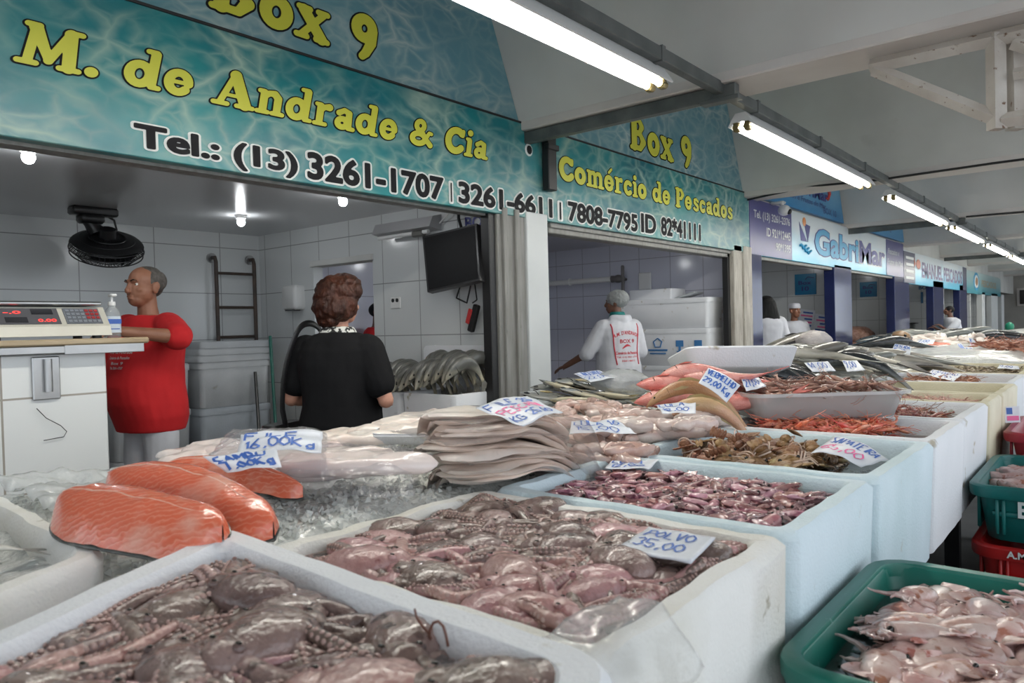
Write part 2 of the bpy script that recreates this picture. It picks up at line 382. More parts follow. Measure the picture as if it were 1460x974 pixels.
def heavy(txt, grows, h=.02):
    """Sans line thickened evenly by each of grows -> list of (verts 2D, faces), and the line's box."""
    V, F = plain_mesh(txt, 0, 4); cnt = {}
    for f in F:
        for a, b in zip(f, f[1:]+f[:1]): k = (min(a,b), max(a,b)); cnt[k] = cnt.get(k, 0)+1
    A = np.array([V[a] for (a,b), c in cnt.items() if c == 1]); B = np.array([V[b] for (a,b), c in cnt.items() if c == 1])
    x0, x1 = A[:,0].min(), A[:,0].max(); y0, y1 = A[:,1].min(), A[:,1].max()
    xs = np.arange(x0-.16, x1+.16, h); ys = np.arange(y0-.16, y1+.16, h); D = np.empty((len(xs), len(ys)))
    dx, dy = (B-A).T; l2 = dx*dx+dy*dy+1e-12
    for i, x in enumerate(xs):
        near = (np.minimum(A[:,0],B[:,0]) < x+.3) & (np.maximum(A[:,0],B[:,0]) > x-.3)
        a, b = A[near], B[near]; ex, ey, el = dx[near], dy[near], l2[near]; Y = ys[:,None]
        if not len(a): D[i] = 9; continue
        t = np.clip(((x-a[:,0])*ex+(Y-a[:,1])*ey)/el, 0, 1); d = np.hypot(x-a[:,0]-t*ex, Y-a[:,1]-t*ey).min(1)
        c = (a[:,0] > x) != (b[:,0] > x); yc = a[c,1]+(x-a[c,0])*(b[c,1]-a[c,1])/(b[c,0]-a[c,0]+1e-15)
        ins = ((yc[None,:] > Y).sum(1) % 2) == 1; D[i] = np.where(ins, -d, d)
    return [march(D-g, xs, ys) for g in grows], (x0, x1, y0, y1)
def heavy_on(txt, x0, x1, z0, z1, y, fill, halo, parent, g=.035, gh=.10):
    (a, b), (u0, u1, v0, v1) = heavy(txt, (g, gh)); sx = (x1-x0)/(u1-u0); sz = (z1-z0)/(v1-v0)
    for (V, F), m, nm, dy in ((b, halo, 'letter_outline', .003), (a, fill, 'lettering', .006)):
        mb = MB(); mb.add([(x0+(p[0]-u0)*sx, y-dy, z0+(p[1]-v0)*sz) for p in V], F); mb.build(nm, m, parent, smooth=False, fix=False)
# ------------------------------------------------------------------ palette
foam = pm('foam', (.85,.86,.89), (.78,.80,.83), 3, bump=.25, bscale=140, rough=.55, c3=(.50,.46,.38), scale3=9, t3=.66, spec=.3)
foam_old = pm('foam_old', (.86,.85,.82), (.72,.69,.60), 4, .45, .8, bump=.3, bscale=140, rough=.55, c3=(.36,.32,.24), scale3=12, t3=.68, spec=.3)
foam_blue = pm('foam_blue', (.68,.80,.86), (.58,.71,.75), 3, bump=.25, bscale=140, rough=.5, c3=(.48,.50,.46), scale3=10, t3=.68, spec=.3)
foam_cream = pm('foam_cream', (.80,.74,.56), (.66,.60,.42), 4, bump=.2, bscale=120, rough=.5, spec=.3)
paint = pm('ceiling_paint', (.66,.66,.64), (.54,.54,.52), 1.3, .3, .75, rough=.8, c3=(.42,.41,.39), scale3=2.2, t3=.7, w3=.2)
beam_paint = pm('beam_paint', (.70,.66,.63), (.56,.52,.49), 1.6, .3, .75, rough=.8, c3=(.30,.24,.20), scale3=5, t3=.72)
rust_white = pm('rusty_white_steel', (.62,.58,.53), (.50,.45,.40), 5, rough=.6, c3=(.17,.09,.05), scale3=26, t3=.64, bump=.2)
gray_steel = pm('gray_steel', (.085,.095,.092), (.14,.15,.145), 6, rough=.45, metal=.2, c3=(.22,.2,.18), scale3=30, t3=.72)
black_paint = pm('black_paint', (.012,.012,.013), rough=.45)
white_pl = pm('white_plastic', (.74,.74,.73), rough=.35)
cream_pl = pm('cream_plastic', (.62,.60,.52), (.54,.52,.45), 5, rough=.35)
black_pl = pm('black_plastic', (.012,.012,.013), rough=.35)
tile_w = tiles('wall_tile', (.66,.68,.68), (.30,.31,.31), .6, .42, 'x', .18)
tile_wy = tiles('wall_tile_side', (.66,.68,.68), (.30,.31,.31), .42, .42, 'y', .18)
tile_blue = tiles('wall_tile_cool', (.60,.61,.70), (.30,.30,.36), .42, .42, 'y', .12)
tile_bluex = tiles('wall_tile_cool_back', (.60,.61,.70), (.30,.30,.36), .6, .42, 'x', .12)
tile_counter = tiles('counter_tile', (.76,.77,.76), (.34,.31,.27), .46, .36, 'x', .2)
ceil_pvc = planks('pvc_ceiling', (.56,.57,.58), (.40,.41,.42), .1, 'y', .22)
concrete = pm('market_floor', (.30,.29,.28), (.20,.20,.19), 2.5, rough=.5, bump=.1)
navy = pm('navy_tile', (.012,.018,.075), (.016,.024,.09), 3, rough=.12)
wood_post = pm('weathered_post', (.55,.52,.46), (.36,.33,.28), 5, rough=.7, c3=(.16,.12,.09), scale3=18, t3=.64, stretch=(6,6,.7), bump=.3)
dark_post = pm('galvanised_post', (.27,.265,.25), (.19,.185,.17), 5, rough=.55, stretch=(5,5,.6), c3=(.09,.085,.075), scale3=20, t3=.68)
white_post = pm('painted_post', (.62,.64,.64), (.56,.58,.58), 2, rough=.5)
tube_glow = pm('tube_light', (1,1,1), emit=(1.0,.97,.88), es=28)
bulb_glow = pm('bulb_light', (1,1,1), emit=(.95,.98,1.0), es=60)
paper = pm('price_paper', (.78,.80,.86), (.70,.73,.80), 12, rough=.35)
ink_blue = pm('blue_ink', (.05,.14,.48), rough=.5)
ink_pink = pm('pink_ink', (.85,.16,.38), rough=.5)
ink_dark = pm('dark_ink', (.02,.04,.14), rough=.5)
yellow = pm('sign_yellow', (.55,.55,.045), rough=.4)
ink_black = pm('sign_black', (.010,.010,.012), rough=.6, spec=.15)
halo_white = pm('sign_white', (.62,.65,.64), rough=.4)
skin_t = pm('tanned_skin', (.30,.135,.08), (.25,.105,.06), 14, rough=.5)
skin_f = pm('fair_skin', (.52,.27,.19), (.46,.22,.15), 14, rough=.5)
skin_d = pm('brown_skin', (.17,.08,.05), (.14,.06,.04), 14, rough=.5)
eye_w = pm('eye_white', (.7,.68,.64), rough=.2)
eye_d = pm('eye_dark', (.01,.008,.006), rough=.1)
cloth_red = pm('red_cotton', (.58,.012,.016), (.50,.008,.012), 5, rough=.85, bump=.2, bscale=12)
cloth_black = pm('black_cotton', (.008,.008,.009), (.011,.011,.012), 4, rough=.9, bump=.25, bscale=10, spec=.12)
cloth_white = pm('white_cotton', (.70,.71,.76), (.62,.63,.68), 6, rough=.8, bump=.25, bscale=14)
cloth_teal = pm('teal_cotton', (.01,.17,.16), rough=.8)
hair_red = pm('auburn_hair', (.055,.014,.006), (.02,.006,.003), 22, rough=.5, spec=.3, bump=.9, bscale=60, stretch=(1,1,.35))
hair_black = pm('black_hair', (.006,.006,.007), (.010,.010,.010), 30, rough=.6, spec=.2, bump=.6, bscale=60, stretch=(1,1,.15))
hair_gray = pm('gray_hair', (.05,.045,.04), (.11,.10,.09), 60, rough=.6, bump=.5, bscale=150)
pink_flesh = pm('pale_fillet', (.92,.83,.76), (.88,.71,.62), 9, .4, .8, rough=.28, bump=.35, bscale=30, c3=(.82,.76,.70), scale3=14, t3=.55, w3=.2, rv=.07, coat=.3)
pang_flesh = pm('white_fillet', (.84,.74,.70), (.80,.62,.58), 5, .4, .75, rough=.25, bump=.3, bscale=26, c3=(.85,.79,.75), scale3=10, t3=.5, w3=.25, rv=.05, coat=.4)
ice_m = clear('crushed_ice', (.97,.98,.98), .16, .12, .55, (.86,.87,.84), .3, 50)
ice_bed = pm('ice_bed', (.78,.79,.76), (.62,.63,.60), 26, .35, .7, rough=.22, bump=1.0, bscale=70, coat=.4)
plastic_clear = clear('clear_plastic', (.95,.95,.96), .16, .10, .16, (.8,.8,.82), .6, 14)
bag_film = clear('bag_film', (.99,.99,1.0), .09, .14, .05, (.8,.8,.82), .9, 18)
water_brown = clear('brown_water', (.62,.52,.47), .22, .03, .10, (.16,.11,.09), .12, 24)
water_gray = clear('gray_water', (.62,.64,.66), .22, .03, .12, (.20,.21,.22), .12, 24)
water_dark = pm('dark_water', (.05,.055,.06), (.09,.09,.09), 9, rough=.06, bump=.15, bscale=16)
bubble_m = clear('bubble', (1,1,1), .25, .02, .0)
oct_gray = pm('octopus_gray', (.15,.10,.085), (.29,.20,.18), 16, .35, .7, rough=.22, bump=.6, bscale=70, c3=(.08,.05,.045), scale3=24, t3=.6, rv=.25, hv=.015, coat=.25)
oct_pink = pm('octopus_pink', (.40,.20,.19), (.53,.32,.31), 16, .35, .7, rough=.22, bump=.6, bscale=70, c3=(.26,.10,.10), scale3=30, t3=.63, rv=.18, hv=.015, coat=.25)
sucker = pm('octopus_sucker', (.52,.36,.32), (.40,.25,.22), 30, rough=.25, rv=.15, coat=.5)
squid_pur = pm('small_squid', (.33,.115,.135), (.50,.29,.30), 30, .35, .65, rough=.2, bump=.4, bscale=60, c3=(.16,.05,.07), scale3=44, t3=.57, rv=.4, hv=.03, coat=.2)
squid_head = pm('small_squid_head', (.50,.34,.33), (.24,.12,.13), 40, rough=.2, rv=.3, coat=.5)
squid_pale = pm('large_squid', (.66,.50,.47), (.48,.27,.24), 14, .38, .64, rough=.22, bump=.3, bscale=50, c3=(.36,.14,.10), scale3=22, t3=.57, rv=.2, hv=.012, coat=.25)
squid_palehead = pm('large_squid_arms', (.62,.50,.47), (.42,.24,.22), 26, rough=.22, rv=.15, coat=.4)
shr_orange = pm('orange_shrimp', (.68,.14,.07), (.74,.30,.20), 30, rough=.25, bump=.3, bscale=90, rv=.22, hv=.015, c3=(.80,.52,.42), scale3=26, t3=.66, coat=.4)
shr_dark = pm('dark_shrimp', (.27,.075,.055), (.38,.15,.11), 30, rough=.25, bump=.3, bscale=90, rv=.3, hv=.02, coat=.4)
shr_pink = pm('pink_shrimp', (.66,.34,.26), (.74,.50,.40), 30, rough=.3, rv=.18, hv=.02, coat=.3)
shr_gray = pm('gray_shrimp', (.26,.20,.13), (.40,.31,.20), 30, rough=.3, rv=.25, hv=.02, coat=.3)
lob_shell = pm('lobster_shell', (.17,.07,.03), (.30,.16,.075), 24, rough=.4, bump=.8, bscale=90, c3=(.38,.28,.15), scale3=18, t3=.6, rv=.25, hv=.02)
lob_belly = pm('lobster_belly', (.62,.50,.42), (.50,.34,.26), 20, rough=.35, rv=.2)
snap_red = pm('red_snapper_skin', (.62,.14,.12), (.74,.36,.31), 7, rough=.25, bump=.35, bscale=160, c3=(.70,.50,.46), scale3=6, t3=.6, w3=.25, rv=.1, coat=.3)
tile_yel = pm('golden_fish_skin', (.36,.17,.08), (.52,.31,.16), 6, rough=.25, bump=.3, bscale=160, c3=(.60,.28,.18), scale3=7, t3=.6, w3=.2, coat=.3)
fish_eye = pm('fish_eye', (.01,.01,.012), rough=.08)
plast_gr = pm('green_crate', (.004,.155,.115), (.006,.125,.095), 6, rough=.38, c3=(.10,.25,.21), scale3=30, t3=.68)
plast_teal = pm('teal_crate', (.005,.145,.135), (.007,.115,.108), 6, rough=.38, c3=(.10,.24,.22), scale3=30, t3=.7)
plast_red = pm('red_crate', (.42,.012,.012), (.33,.01,.01), 6, rough=.38)
plast_crim = pm('crimson_crate', (.40,.03,.055), (.28,.015,.03), 5, rough=.38)
metal = pm('stainless_steel', (.42,.42,.42), (.36,.36,.36), 8, rough=.3, metal=.9)
brass = pm('socket_brass', (.28,.22,.10), rough=.35, metal=.8)

def fish_skin(name, back, side, belly, rough=.22, spots=None, lo=.30, mid=.55, hi=.8, rv=.12):
    """Pigment from the dark back to the pale belly, along the fish's own body."""
    m = bpy.data.materials.new(name); m.use_nodes = True; nt = m.node_tree; N = nt.nodes; L = nt.links; b = N['Principled BSDF']
    tc = N.new('ShaderNodeTexCoord'); sp = N.new('ShaderNodeSeparateXYZ'); L.new(tc.outputs['Generated'], sp.inputs[0])
    nz = N.new('ShaderNodeTexNoise'); _in(nz,'Scale',7.0); L.new(tc.outputs['Generated'], nz.inputs['Vector'])
    ma = N.new('ShaderNodeMath'); ma.operation = 'MULTIPLY_ADD'; L.new(nz.outputs['Fac'], ma.inputs[0]); ma.inputs[1].default_value = .25; L.new(sp.outputs['Z'], ma.inputs[2])
    rp = N.new('ShaderNodeValToRGB'); e = rp.color_ramp.elements
    e[0].position = lo; e[0].color = rgba(belly); e[1].position = hi; e[1].color = rgba(back); q = e.new(mid); q.color = rgba(side)
    L.new(ma.outputs[0], rp.inputs['Fac'])
    oi = N.new('ShaderNodeObjectInfo'); mr = N.new('ShaderNodeMapRange'); L.new(oi.outputs['Random'], mr.inputs['Value']); mr.inputs['To Min'].default_value = 1-rv; mr.inputs['To Max'].default_value = 1+rv
    hs = N.new('ShaderNodeHueSaturation'); L.new(rp.outputs['Color'], hs.inputs['Color']); L.new(mr.outputs['Result'], hs.inputs['Value'])
    L.new(hs.outputs['Color'], b.inputs['Base Color']); _in(b,'Roughness',rough); _in(b,'Coat Weight',.3); _in(b,'Coat Roughness',.1)
    vz = N.new('ShaderNodeTexVoronoi'); _in(vz,'Scale',90.0); L.new(tc.outputs['Object'], vz.inputs['Vector'])
    bp = N.new('ShaderNodeBump'); _in(bp,'Strength',.2); _in(bp,'Distance',.003); L.new(vz.outputs['Distance'], bp.inputs['Height']); L.new(bp.outputs['Normal'], b.inputs['Normal'])
    return m
sk_croaker = fish_skin('gray_croaker_skin', (.14,.13,.115), (.46,.43,.37), (.68,.63,.54), .32)
sk_silver = fish_skin('silver_fish_skin', (.17,.18,.165), (.56,.55,.50), (.72,.70,.64), .32)
sk_dark = fish_skin('dark_fish_skin', (.018,.022,.026), (.075,.085,.09), (.30,.30,.30))
sk_striped = fish_skin('mullet_skin', (.10,.10,.09), (.34,.32,.26), (.60,.53,.38), .35)
sk_flat = fish_skin('flat_fish_skin', (.16,.16,.15), (.24,.25,.25), (.58,.52,.38), lo=.2, mid=.45)
fin_dark = pm('dark_fin', (.05,.05,.05), (.12,.11,.10), 20, rough=.35)
fin_yel = pm('yellow_fin', (.42,.32,.13), (.30,.22,.09), 20, rough=.35)
fin_pale = pm('pale_fin', (.36,.35,.31), (.25,.24,.21), 20, rough=.35)
fin_red = pm('red_fin', (.56,.12,.09), (.44,.08,.07), 20, rough=.35)

def salmon_mat():
    m = bpy.data.materials.new('salmon_flesh'); m.use_nodes = True; nt = m.node_tree; N = nt.nodes; L = nt.links; b = N['Principled BSDF']
    tc = N.new('ShaderNodeTexCoord'); wv = N.new('ShaderNodeTexWave'); wv.wave_type = 'BANDS'; wv.bands_direction = 'DIAGONAL'
    _in(wv,'Scale',34.0); _in(wv,'Distortion',5.0); _in(wv,'Detail',1.0); _in(wv,'Detail Scale',2.0); L.new(tc.outputs['Object'], wv.inputs['Vector'])
    rp = N.new('ShaderNodeValToRGB'); e = rp.color_ramp.elements
    e[0].position = .0; e[0].color = rgba((.70,.14,.07)); e[1].position = 1.0; e[1].color = rgba((.76,.24,.15)); q = e.new(.7); q.color = rgba((.70,.16,.085))
    L.new(wv.outputs['Fac'], rp.inputs['Fac'])
    nz = N.new('ShaderNodeTexNoise'); _in(nz,'Scale',7.0); _in(nz,'Detail',5.0); L.new(tc.outputs['Object'], nz.inputs['Vector'])
    r2 = N.new('ShaderNodeValToRGB'); r2.color_ramp.elements[0].position = .55; r2.color_ramp.elements[1].position = .72; L.new(nz.outputs['Fac'], r2.inputs['Fac'])
    mx = N.new('ShaderNodeMix'); mx.data_type = 'RGBA'; L.new(r2.outputs['Color'], mx.inputs[0]); L.new(rp.outputs['Color'], mx.inputs[6]); mx.inputs[7].default_value = rgba((.80,.46,.36))
    L.new(mx.outputs[2], b.inputs['Base Color']); _in(b,'Roughness',.25); _in(b,'Coat Weight',.4)
    bp = N.new('ShaderNodeBump'); _in(bp,'Strength',.12); _in(bp,'Distance',.003); L.new(wv.outputs['Fac'], bp.inputs['Height']); L.new(bp.outputs['Normal'], b.inputs['Normal'])
    return m
salmon = salmon_mat()
salmon_fat = pm('salmon_fat', (.80,.52,.42), (.74,.36,.26), 20, rough=.3, coat=.3)
salmon_skin = pm('salmon_skin', (.03,.035,.035), (.12,.12,.11), 30, rough=.25)

def sea_print(name, deep, mid, line, s1=3.0, s2=7.0, haze=.3, lw=.05):
    """Printed photograph of rippling water: bright caustic lines over turquoise."""
    m = bpy.data.materials.new(name); m.use_nodes = True; nt = m.node_tree; N = nt.nodes; L = nt.links; b = N['Principled BSDF']
    tc = N.new('ShaderNodeTexCoord'); mp = N.new('ShaderNodeMapping'); mp.inputs['Scale'].default_value = (.8,1,1.35); mp.inputs['Rotation'].default_value = (0,.5,0); L.new(tc.outputs['Object'], mp.inputs[0])
    nz = N.new('ShaderNodeTexNoise'); _in(nz,'Scale',2.2); _in(nz,'Detail',4.0); L.new(mp.outputs[0], nz.inputs['Vector'])
    va = N.new('ShaderNodeVectorMath'); va.operation = 'MULTIPLY_ADD'; L.new(nz.outputs['Color'], va.inputs[0]); va.inputs[1].default_value = (.34,.34,.34); L.new(mp.outputs[0], va.inputs[2])
    fac = []
    for s, w in ((s1, lw*1.7), (s2, lw*2.4)):
        vo = N.new('ShaderNodeTexVoronoi'); vo.feature = 'DISTANCE_TO_EDGE'; _in(vo,'Scale',s); L.new(va.outputs[0], vo.inputs['Vector'])
        mr = N.new('ShaderNodeMapRange'); mr.inputs['From Min'].default_value = 0; mr.inputs['From Max'].default_value = w*2; mr.inputs['To Min'].default_value = 1; mr.inputs['To Max'].default_value = 0; L.new(vo.outputs['Distance'], mr.inputs['Value'])
        pw = N.new('ShaderNodeMath'); pw.operation = 'POWER'; L.new(mr.outputs[0], pw.inputs[0]); pw.inputs[1].default_value = 1.8; fac.append(pw.outputs[0])
    n3 = N.new('ShaderNodeTexNoise'); _in(n3,'Scale',1.3); _in(n3,'Detail',6.0); L.new(mp.outputs[0], n3.inputs['Vector'])
    r3 = N.new('ShaderNodeMapRange'); r3.inputs['From Min'].default_value = .38; r3.inputs['From Max'].default_value = .68; L.new(n3.outputs['Fac'], r3.inputs['Value'])
    mx = N.new('ShaderNodeMix'); mx.data_type = 'RGBA'; L.new(r3.outputs[0], mx.inputs[0]); mx.inputs[6].default_value = rgba(deep); mx.inputs[7].default_value = rgba(mid)
    n4 = N.new('ShaderNodeTexNoise'); _in(n4,'Scale',2.4); _in(n4,'Detail',2.0); L.new(tc.outputs['Object'], n4.inputs['Vector'])
    r4 = N.new('ShaderNodeMapRange'); r4.inputs['From Min'].default_value = .35; r4.inputs['From Max'].default_value = .65; r4.inputs['To Min'].default_value = .15; r4.inputs['To Max'].default_value = .9; L.new(n4.outputs['Fac'], r4.inputs['Value'])
    ad = N.new('ShaderNodeMath'); ad.operation = 'MAXIMUM'; L.new(fac[0], ad.inputs[0]); m5 = N.new('ShaderNodeMath'); m5.operation = 'MULTIPLY'; L.new(fac[1], m5.inputs[0]); m5.inputs[1].default_value = .6; L.new(m5.outputs[0], ad.inputs[1])
    m6 = N.new('ShaderNodeMath'); m6.operation = 'MULTIPLY'; L.new(ad.outputs[0], m6.inputs[0]); L.new(r4.outputs[0], m6.inputs[1])
    n5 = N.new('ShaderNodeTexNoise'); _in(n5,'Scale',5.0); _in(n5,'Detail',6.0); L.new(va.outputs[0], n5.inputs['Vector'])
    r5 = N.new('ShaderNodeMapRange'); r5.inputs['From Min'].default_value = .55; r5.inputs['From Max'].default_value = .8; r5.inputs['To Max'].default_value = haze; L.new(n5.outputs['Fac'], r5.inputs['Value'])
    m7 = N.new('ShaderNodeMath'); m7.operation = 'ADD'; m7.use_clamp = True; L.new(m6.outputs[0], m7.inputs[0]); L.new(r5.outputs[0], m7.inputs[1])
    m8 = N.new('ShaderNodeMix'); m8.data_type = 'RGBA'; L.new(m7.outputs[0], m8.inputs[0]); L.new(mx.outputs[2], m8.inputs[6]); m8.inputs[7].default_value = rgba(line)
    L.new(m8.outputs[2], b.inputs['Base Color']); _in(b,'Roughness',.35); return m
sea_low = sea_print('turquoise_water_print', (.0,.115,.155), (.0,.215,.225), (.30,.42,.36))
sea_up = sea_print('pale_water_print', (.085,.225,.285), (.125,.29,.335), (.38,.47,.46), 4.0, 8.5, .3)
def fade(name, c0, c1, z0, z1):
    """Printed vertical colour blend on a sign."""
    m = bpy.data.materials.new(name); m.use_nodes = True; nt = m.node_tree; N = nt.nodes; L = nt.links; b = N['Principled BSDF']
    tc = N.new('ShaderNodeTexCoord'); sp = N.new('ShaderNodeSeparateXYZ'); L.new(tc.outputs['Object'], sp.inputs[0])
    mr = N.new('ShaderNodeMapRange'); mr.inputs['From Min'].default_value = z0; mr.inputs['From Max'].default_value = z1; L.new(sp.outputs['Z'], mr.inputs['Value'])
    nz = N.new('ShaderNodeTexNoise'); _in(nz,'Scale',1.5); L.new(tc.outputs['Object'], nz.inputs['Vector'])
    ma = N.new('ShaderNodeMath'); ma.operation = 'MULTIPLY_ADD'; L.new(nz.outputs['Fac'], ma.inputs[0]); ma.inputs[1].default_value = .5; ma.inputs[2].default_value = -.25
    ad = N.new('ShaderNodeMath'); ad.use_clamp = True; L.new(mr.outputs[0], ad.inputs[0]); L.new(ma.outputs[0], ad.inputs[1])
    mx = N.new('ShaderNodeMix'); mx.data_type = 'RGBA'; L.new(ad.outputs[0], mx.inputs[0]); mx.inputs[6].default_value = rgba(c0); mx.inputs[7].default_value = rgba(c1)
    L.new(mx.outputs[2], b.inputs['Base Color']); _in(b,'Roughness',.3); return m
# ------------------------------------------------------------------ the market hall
SY = 3.3                                   # plane of the stall fronts
VAL = [4.15+3.98*i for i in range(-2, 9)]  # valleys of the folded roof
m = MB(); m.box(-9, 40, -12, 8, -.1, 0); struct(m, 'floor', concrete, smooth=False)
# folded roof: valley beams along Y with flaring sides, slabs between
for i, v in enumerate(VAL):
    x0, x1, zb, zt, fl = v, v+.35, 2.72, 4.15, .62
    y0, y1 = -2.8, SY+.06
    P = [(x0, zb), (x1, zb), (x1+fl, zt), (x1+fl, zt+.12), (x0-fl, zt+.12), (x0-fl, zt)]
    m = MB(); m.prism([(p[0], y0, p[1]) for p in P], (0, y1-y0, 0))
    struct(m, 'beam', paint, smooth=False)
    m = MB(); m.box(x0-.012, x1+.012, y0, y1, zb-.035, zb+.03, 0, .008); struct(m, 'trim_%d' % (i+1), beam_paint, smooth=False)
    if i < len(VAL)-1:
        m = MB(); m.box(x1+fl-.02, VAL[i+1]-fl+.02, y0, y1, zt, zt+.12); struct(m, 'ceiling', paint, smooth=False)
# wall above the stall fronts, behind the signs
m = MB(); m.box(-6, 36, SY+.06, SY+.2, 2.1, 4.3); struct(m, 'wall_front', paint, smooth=False)
m = MB(); m.box(35, 35.2, -3, 8, 0, 5); struct(m, 'wall_end', pm('end_wall', (.44,.42,.38), (.38,.36,.33), 2, rough=.8), smooth=False)
m = MB(); m.box(34.93, 34.99, 1.9, 3.25, 1.62, 2.32, 0, .02); m.box(34.9, 34.94, 2.0, 3.15, 1.70, 2.24, 1)
struct(m, 'window_1', [beam_paint, pm('end_window_glass', (.035,.03,.028), rough=.15)], smooth=False)
# stalls: back wall, ceiling, side walls
m = MB(); m.box(-1.2, 4.0, 6.4, 6.55, 0, 2.4); struct(m, 'wall_back', tile_w, smooth=False)
m = MB(); m.box(4.1, 8.1, 6.4, 6.55, 0, 2.4); struct(m, 'wall_back', tile_bluex, smooth=False)
m = MB(); m.box(8.2, 36, 6.4, 6.55, 0, 2.4); struct(m, 'wall_back', tile_w, smooth=False)
m = MB(); m.box(-1.3, -1.2, SY+.1, 6.5, 0, 2.4); struct(m, 'wall_left', tile_wy, smooth=False)
m = MB(); m.box(-1.2, 4.0, SY+.07, 6.4, 2.235, 2.3); struct(m, 'ceiling', ceil_pvc, smooth=False)
m = MB(); m.box(4.1, 36, SY+.07, 6.4, 2.30, 2.36); struct(m, 'ceiling', planks('pvc_ceiling_cool', (.50,.50,.54), (.36,.36,.4), .1, 'y', .3), smooth=False)
# side wall between the two openings of box 9, with a pass-through
m = MB(); X0, X1 = 4.0, 4.1
for (a, b, c, d) in ((SY+.02, 4.745, 0, 2.4), (5.55, 6.4, 0, 2.4), (4.745, 5.55, 0, 1.0), (4.745, 5.55, 1.9, 2.4)): m.box(X0, X1, a, b, c, d)
struct(m, 'wall_right', tile_wy, smooth=False)
m = MB(); m.box(3.975, 4.12, 4.73, 5.57, 1.88, 1.93, 0, .004); struct(m, 'trim_20', paint, smooth=False)
wcol = [tile_blue, pm('gabri_wall', (.62,.65,.65), rough=.3), tile_wy, tile_wy, tile_wy, tile_wy]
for i, x in enumerate((8.12, 12.12, 16.12, 20.12, 24.12, 28.12)):
    m = MB(); m.box(x, x+.12, SY+.02, 6.4, 0, 2.4); struct(m, 'wall_partition', tile_blue if i == 0 else tile_wy, smooth=False)
# posts of the stall fronts
def post(x0, x1, y0, y1, z1, mat, nm='pillar', b=.006):
    m = MB(); m.box(x0, x1, y0, y1, 0, z1, 0, b); return struct(m, nm, mat, smooth=False)
m = MB(); m.box(3.86, 4.16, SY-.02, SY+.09, 0, 2.12, 0, .006)
for xx in (3.90, 4.03): m.box(xx, xx+.05, SY-.045, SY-.01, 0, 2.12, 0, .006)
struct(m, 'pillar', dark_post, smooth=False)
post(3.80, 3.862, SY+.0, SY+.08, 2.12, black_paint)
post(4.16, 4.41, SY-.04, SY+.1, 2.12, white_post)
m = MB(); m.box(7.80, 8.02, SY-.03, SY+.1, 0, 2.14, 0, .008); m.box(8.05, 8.28, SY-.04, SY+.1, 0, 2.14, 0, .008); m.box(7.74, 7.82, SY+.02, SY+.08, 0, 2.14, 1)
struct(m, 'pillar', [wood_post, black_paint], smooth=False)
for (a, b) in ((8.29, 8.60), (11.42, 12.30), (15.1, 16.3), (18.7, 19.9), (22.1, 23.25)): post(a, b, SY-.03, SY+.12, 2.1, navy)
for (a, b) in ((26.0, 26.6), (28.0, 29.5), (30.5, 31.2)): post(a, b, SY-.03, SY+.12, 2.0, white_post)
# roller housing under the sign of the second opening
m = MB(); m.box(4.5, 8.05, SY+.02, SY+.14, 2.0, 2.12, 0, .006); m.box(4.5, 8.05, SY+.0, SY+.03, 2.04, 2.1, 0, .004); struct(m, 'lintel', dark_post, smooth=False)
m = MB(); m.box(8.3, 24, SY+.0, SY+.1, 2.02, 2.1, 0, .006); struct(m, 'lintel', dark_post, smooth=False)
m = MB(); m.box(-1.2, 3.9, SY+.03, SY+.12, 2.06, 2.3); struct(m, 'lintel', dark_post, smooth=False)
# ------------------------------------------------------------------ signs
t = thing('fascia_sign', 'long turquoise water-print sign board with phone numbers over the first stall openings', 'sign', (0,0,0))
m = MB(); m.box(-.6, 8.24, 3.27, 3.34, 2.075, 2.735, 0, .004); m.build('board', sea_low, t, smooth=False)
m = MB(); m.box(-.6, 8.24, 3.268, 3.30, 2.735, 2.748, 0); m.build('edge_strip', black_paint, t, smooth=False)
wall_fat('x', 'M. de Andrade & Cia', 1.02, 3.76, 2.365, 2.535, 3.27, yellow, ink_black, t, .22, .16, .018)
wall_fat('x', 'Comércio de Pescados', 4.57, 7.78, 2.40, 2.585, 3.27, yellow, ink_black, t, .2, 0)
for (s, a, b, z0, z1) in (('Tel.: (13)', 1.47, 2.27, 2.055, 2.215), ('3261-1707', 2.345, 3.33, 2.105, 2.235), ('|', 3.40, 3.412, 2.10, 2.22), ('3261-6611', 3.48, 4.47, 2.108, 2.235), ('|', 4.57, 4.59, 2.10, 2.23), ('7808-7795', 4.69, 5.72, 2.108, 2.245), ('ID', 5.80, 6.05, 2.115, 2.265), ('82*41111', 6.16, 6.97, 2.118, 2.278)):
    zz = (z0+.035, z1) if s.startswith('Tel') else (z0, z1)
    heavy_on(s, a, b, zz[0], zz[1], 3.27, ink_black, halo_white, t, .04 if s != '|' else .0, .095)
m = MB(); m.ell((4.215, 3.268, 2.56), (.045,.006,.045), 16, 6, 0); m.ell((4.215, 3.262, 2.56), (.03,.006,.032), 16, 6, 1); m.build('bolt_plate', [halo_white, ink_black], t)
def gable(x0, x1, zt, mat, label, name='gable_sign', z0=2.75, fl=.42):
    h = zt-z0; m = MB(); k = fl*h
    m.prism([(x0, 3.285, z0), (x1, 3.285, z0), (x1-k, 3.285, zt), (x0+k, 3.285, zt)], (0,.06,0))
    o = m.build(name, mat, None, smooth=False); return tag(o, label, 'sign')
g1 = gable(.52, 4.13, 4.12, sea_up, 'pale blue water-print gable sign reading Box 9, upper left above the fascia board')
wall_fat('x', 'Box 9', 1.83, 2.85, 2.83, 3.075, 3.285, yellow, ink_black, g1, .22, .1, .0)
g2 = gable(4.50, 8.13, 4.12, sea_up, 'pale blue water-print gable sign reading Box 9, between the first two roof beams')
wall_fat('x', 'Box 9', 5.66, 6.86, 2.82, 3.11, 3.285, yellow, ink_black, g2, .2, 0)
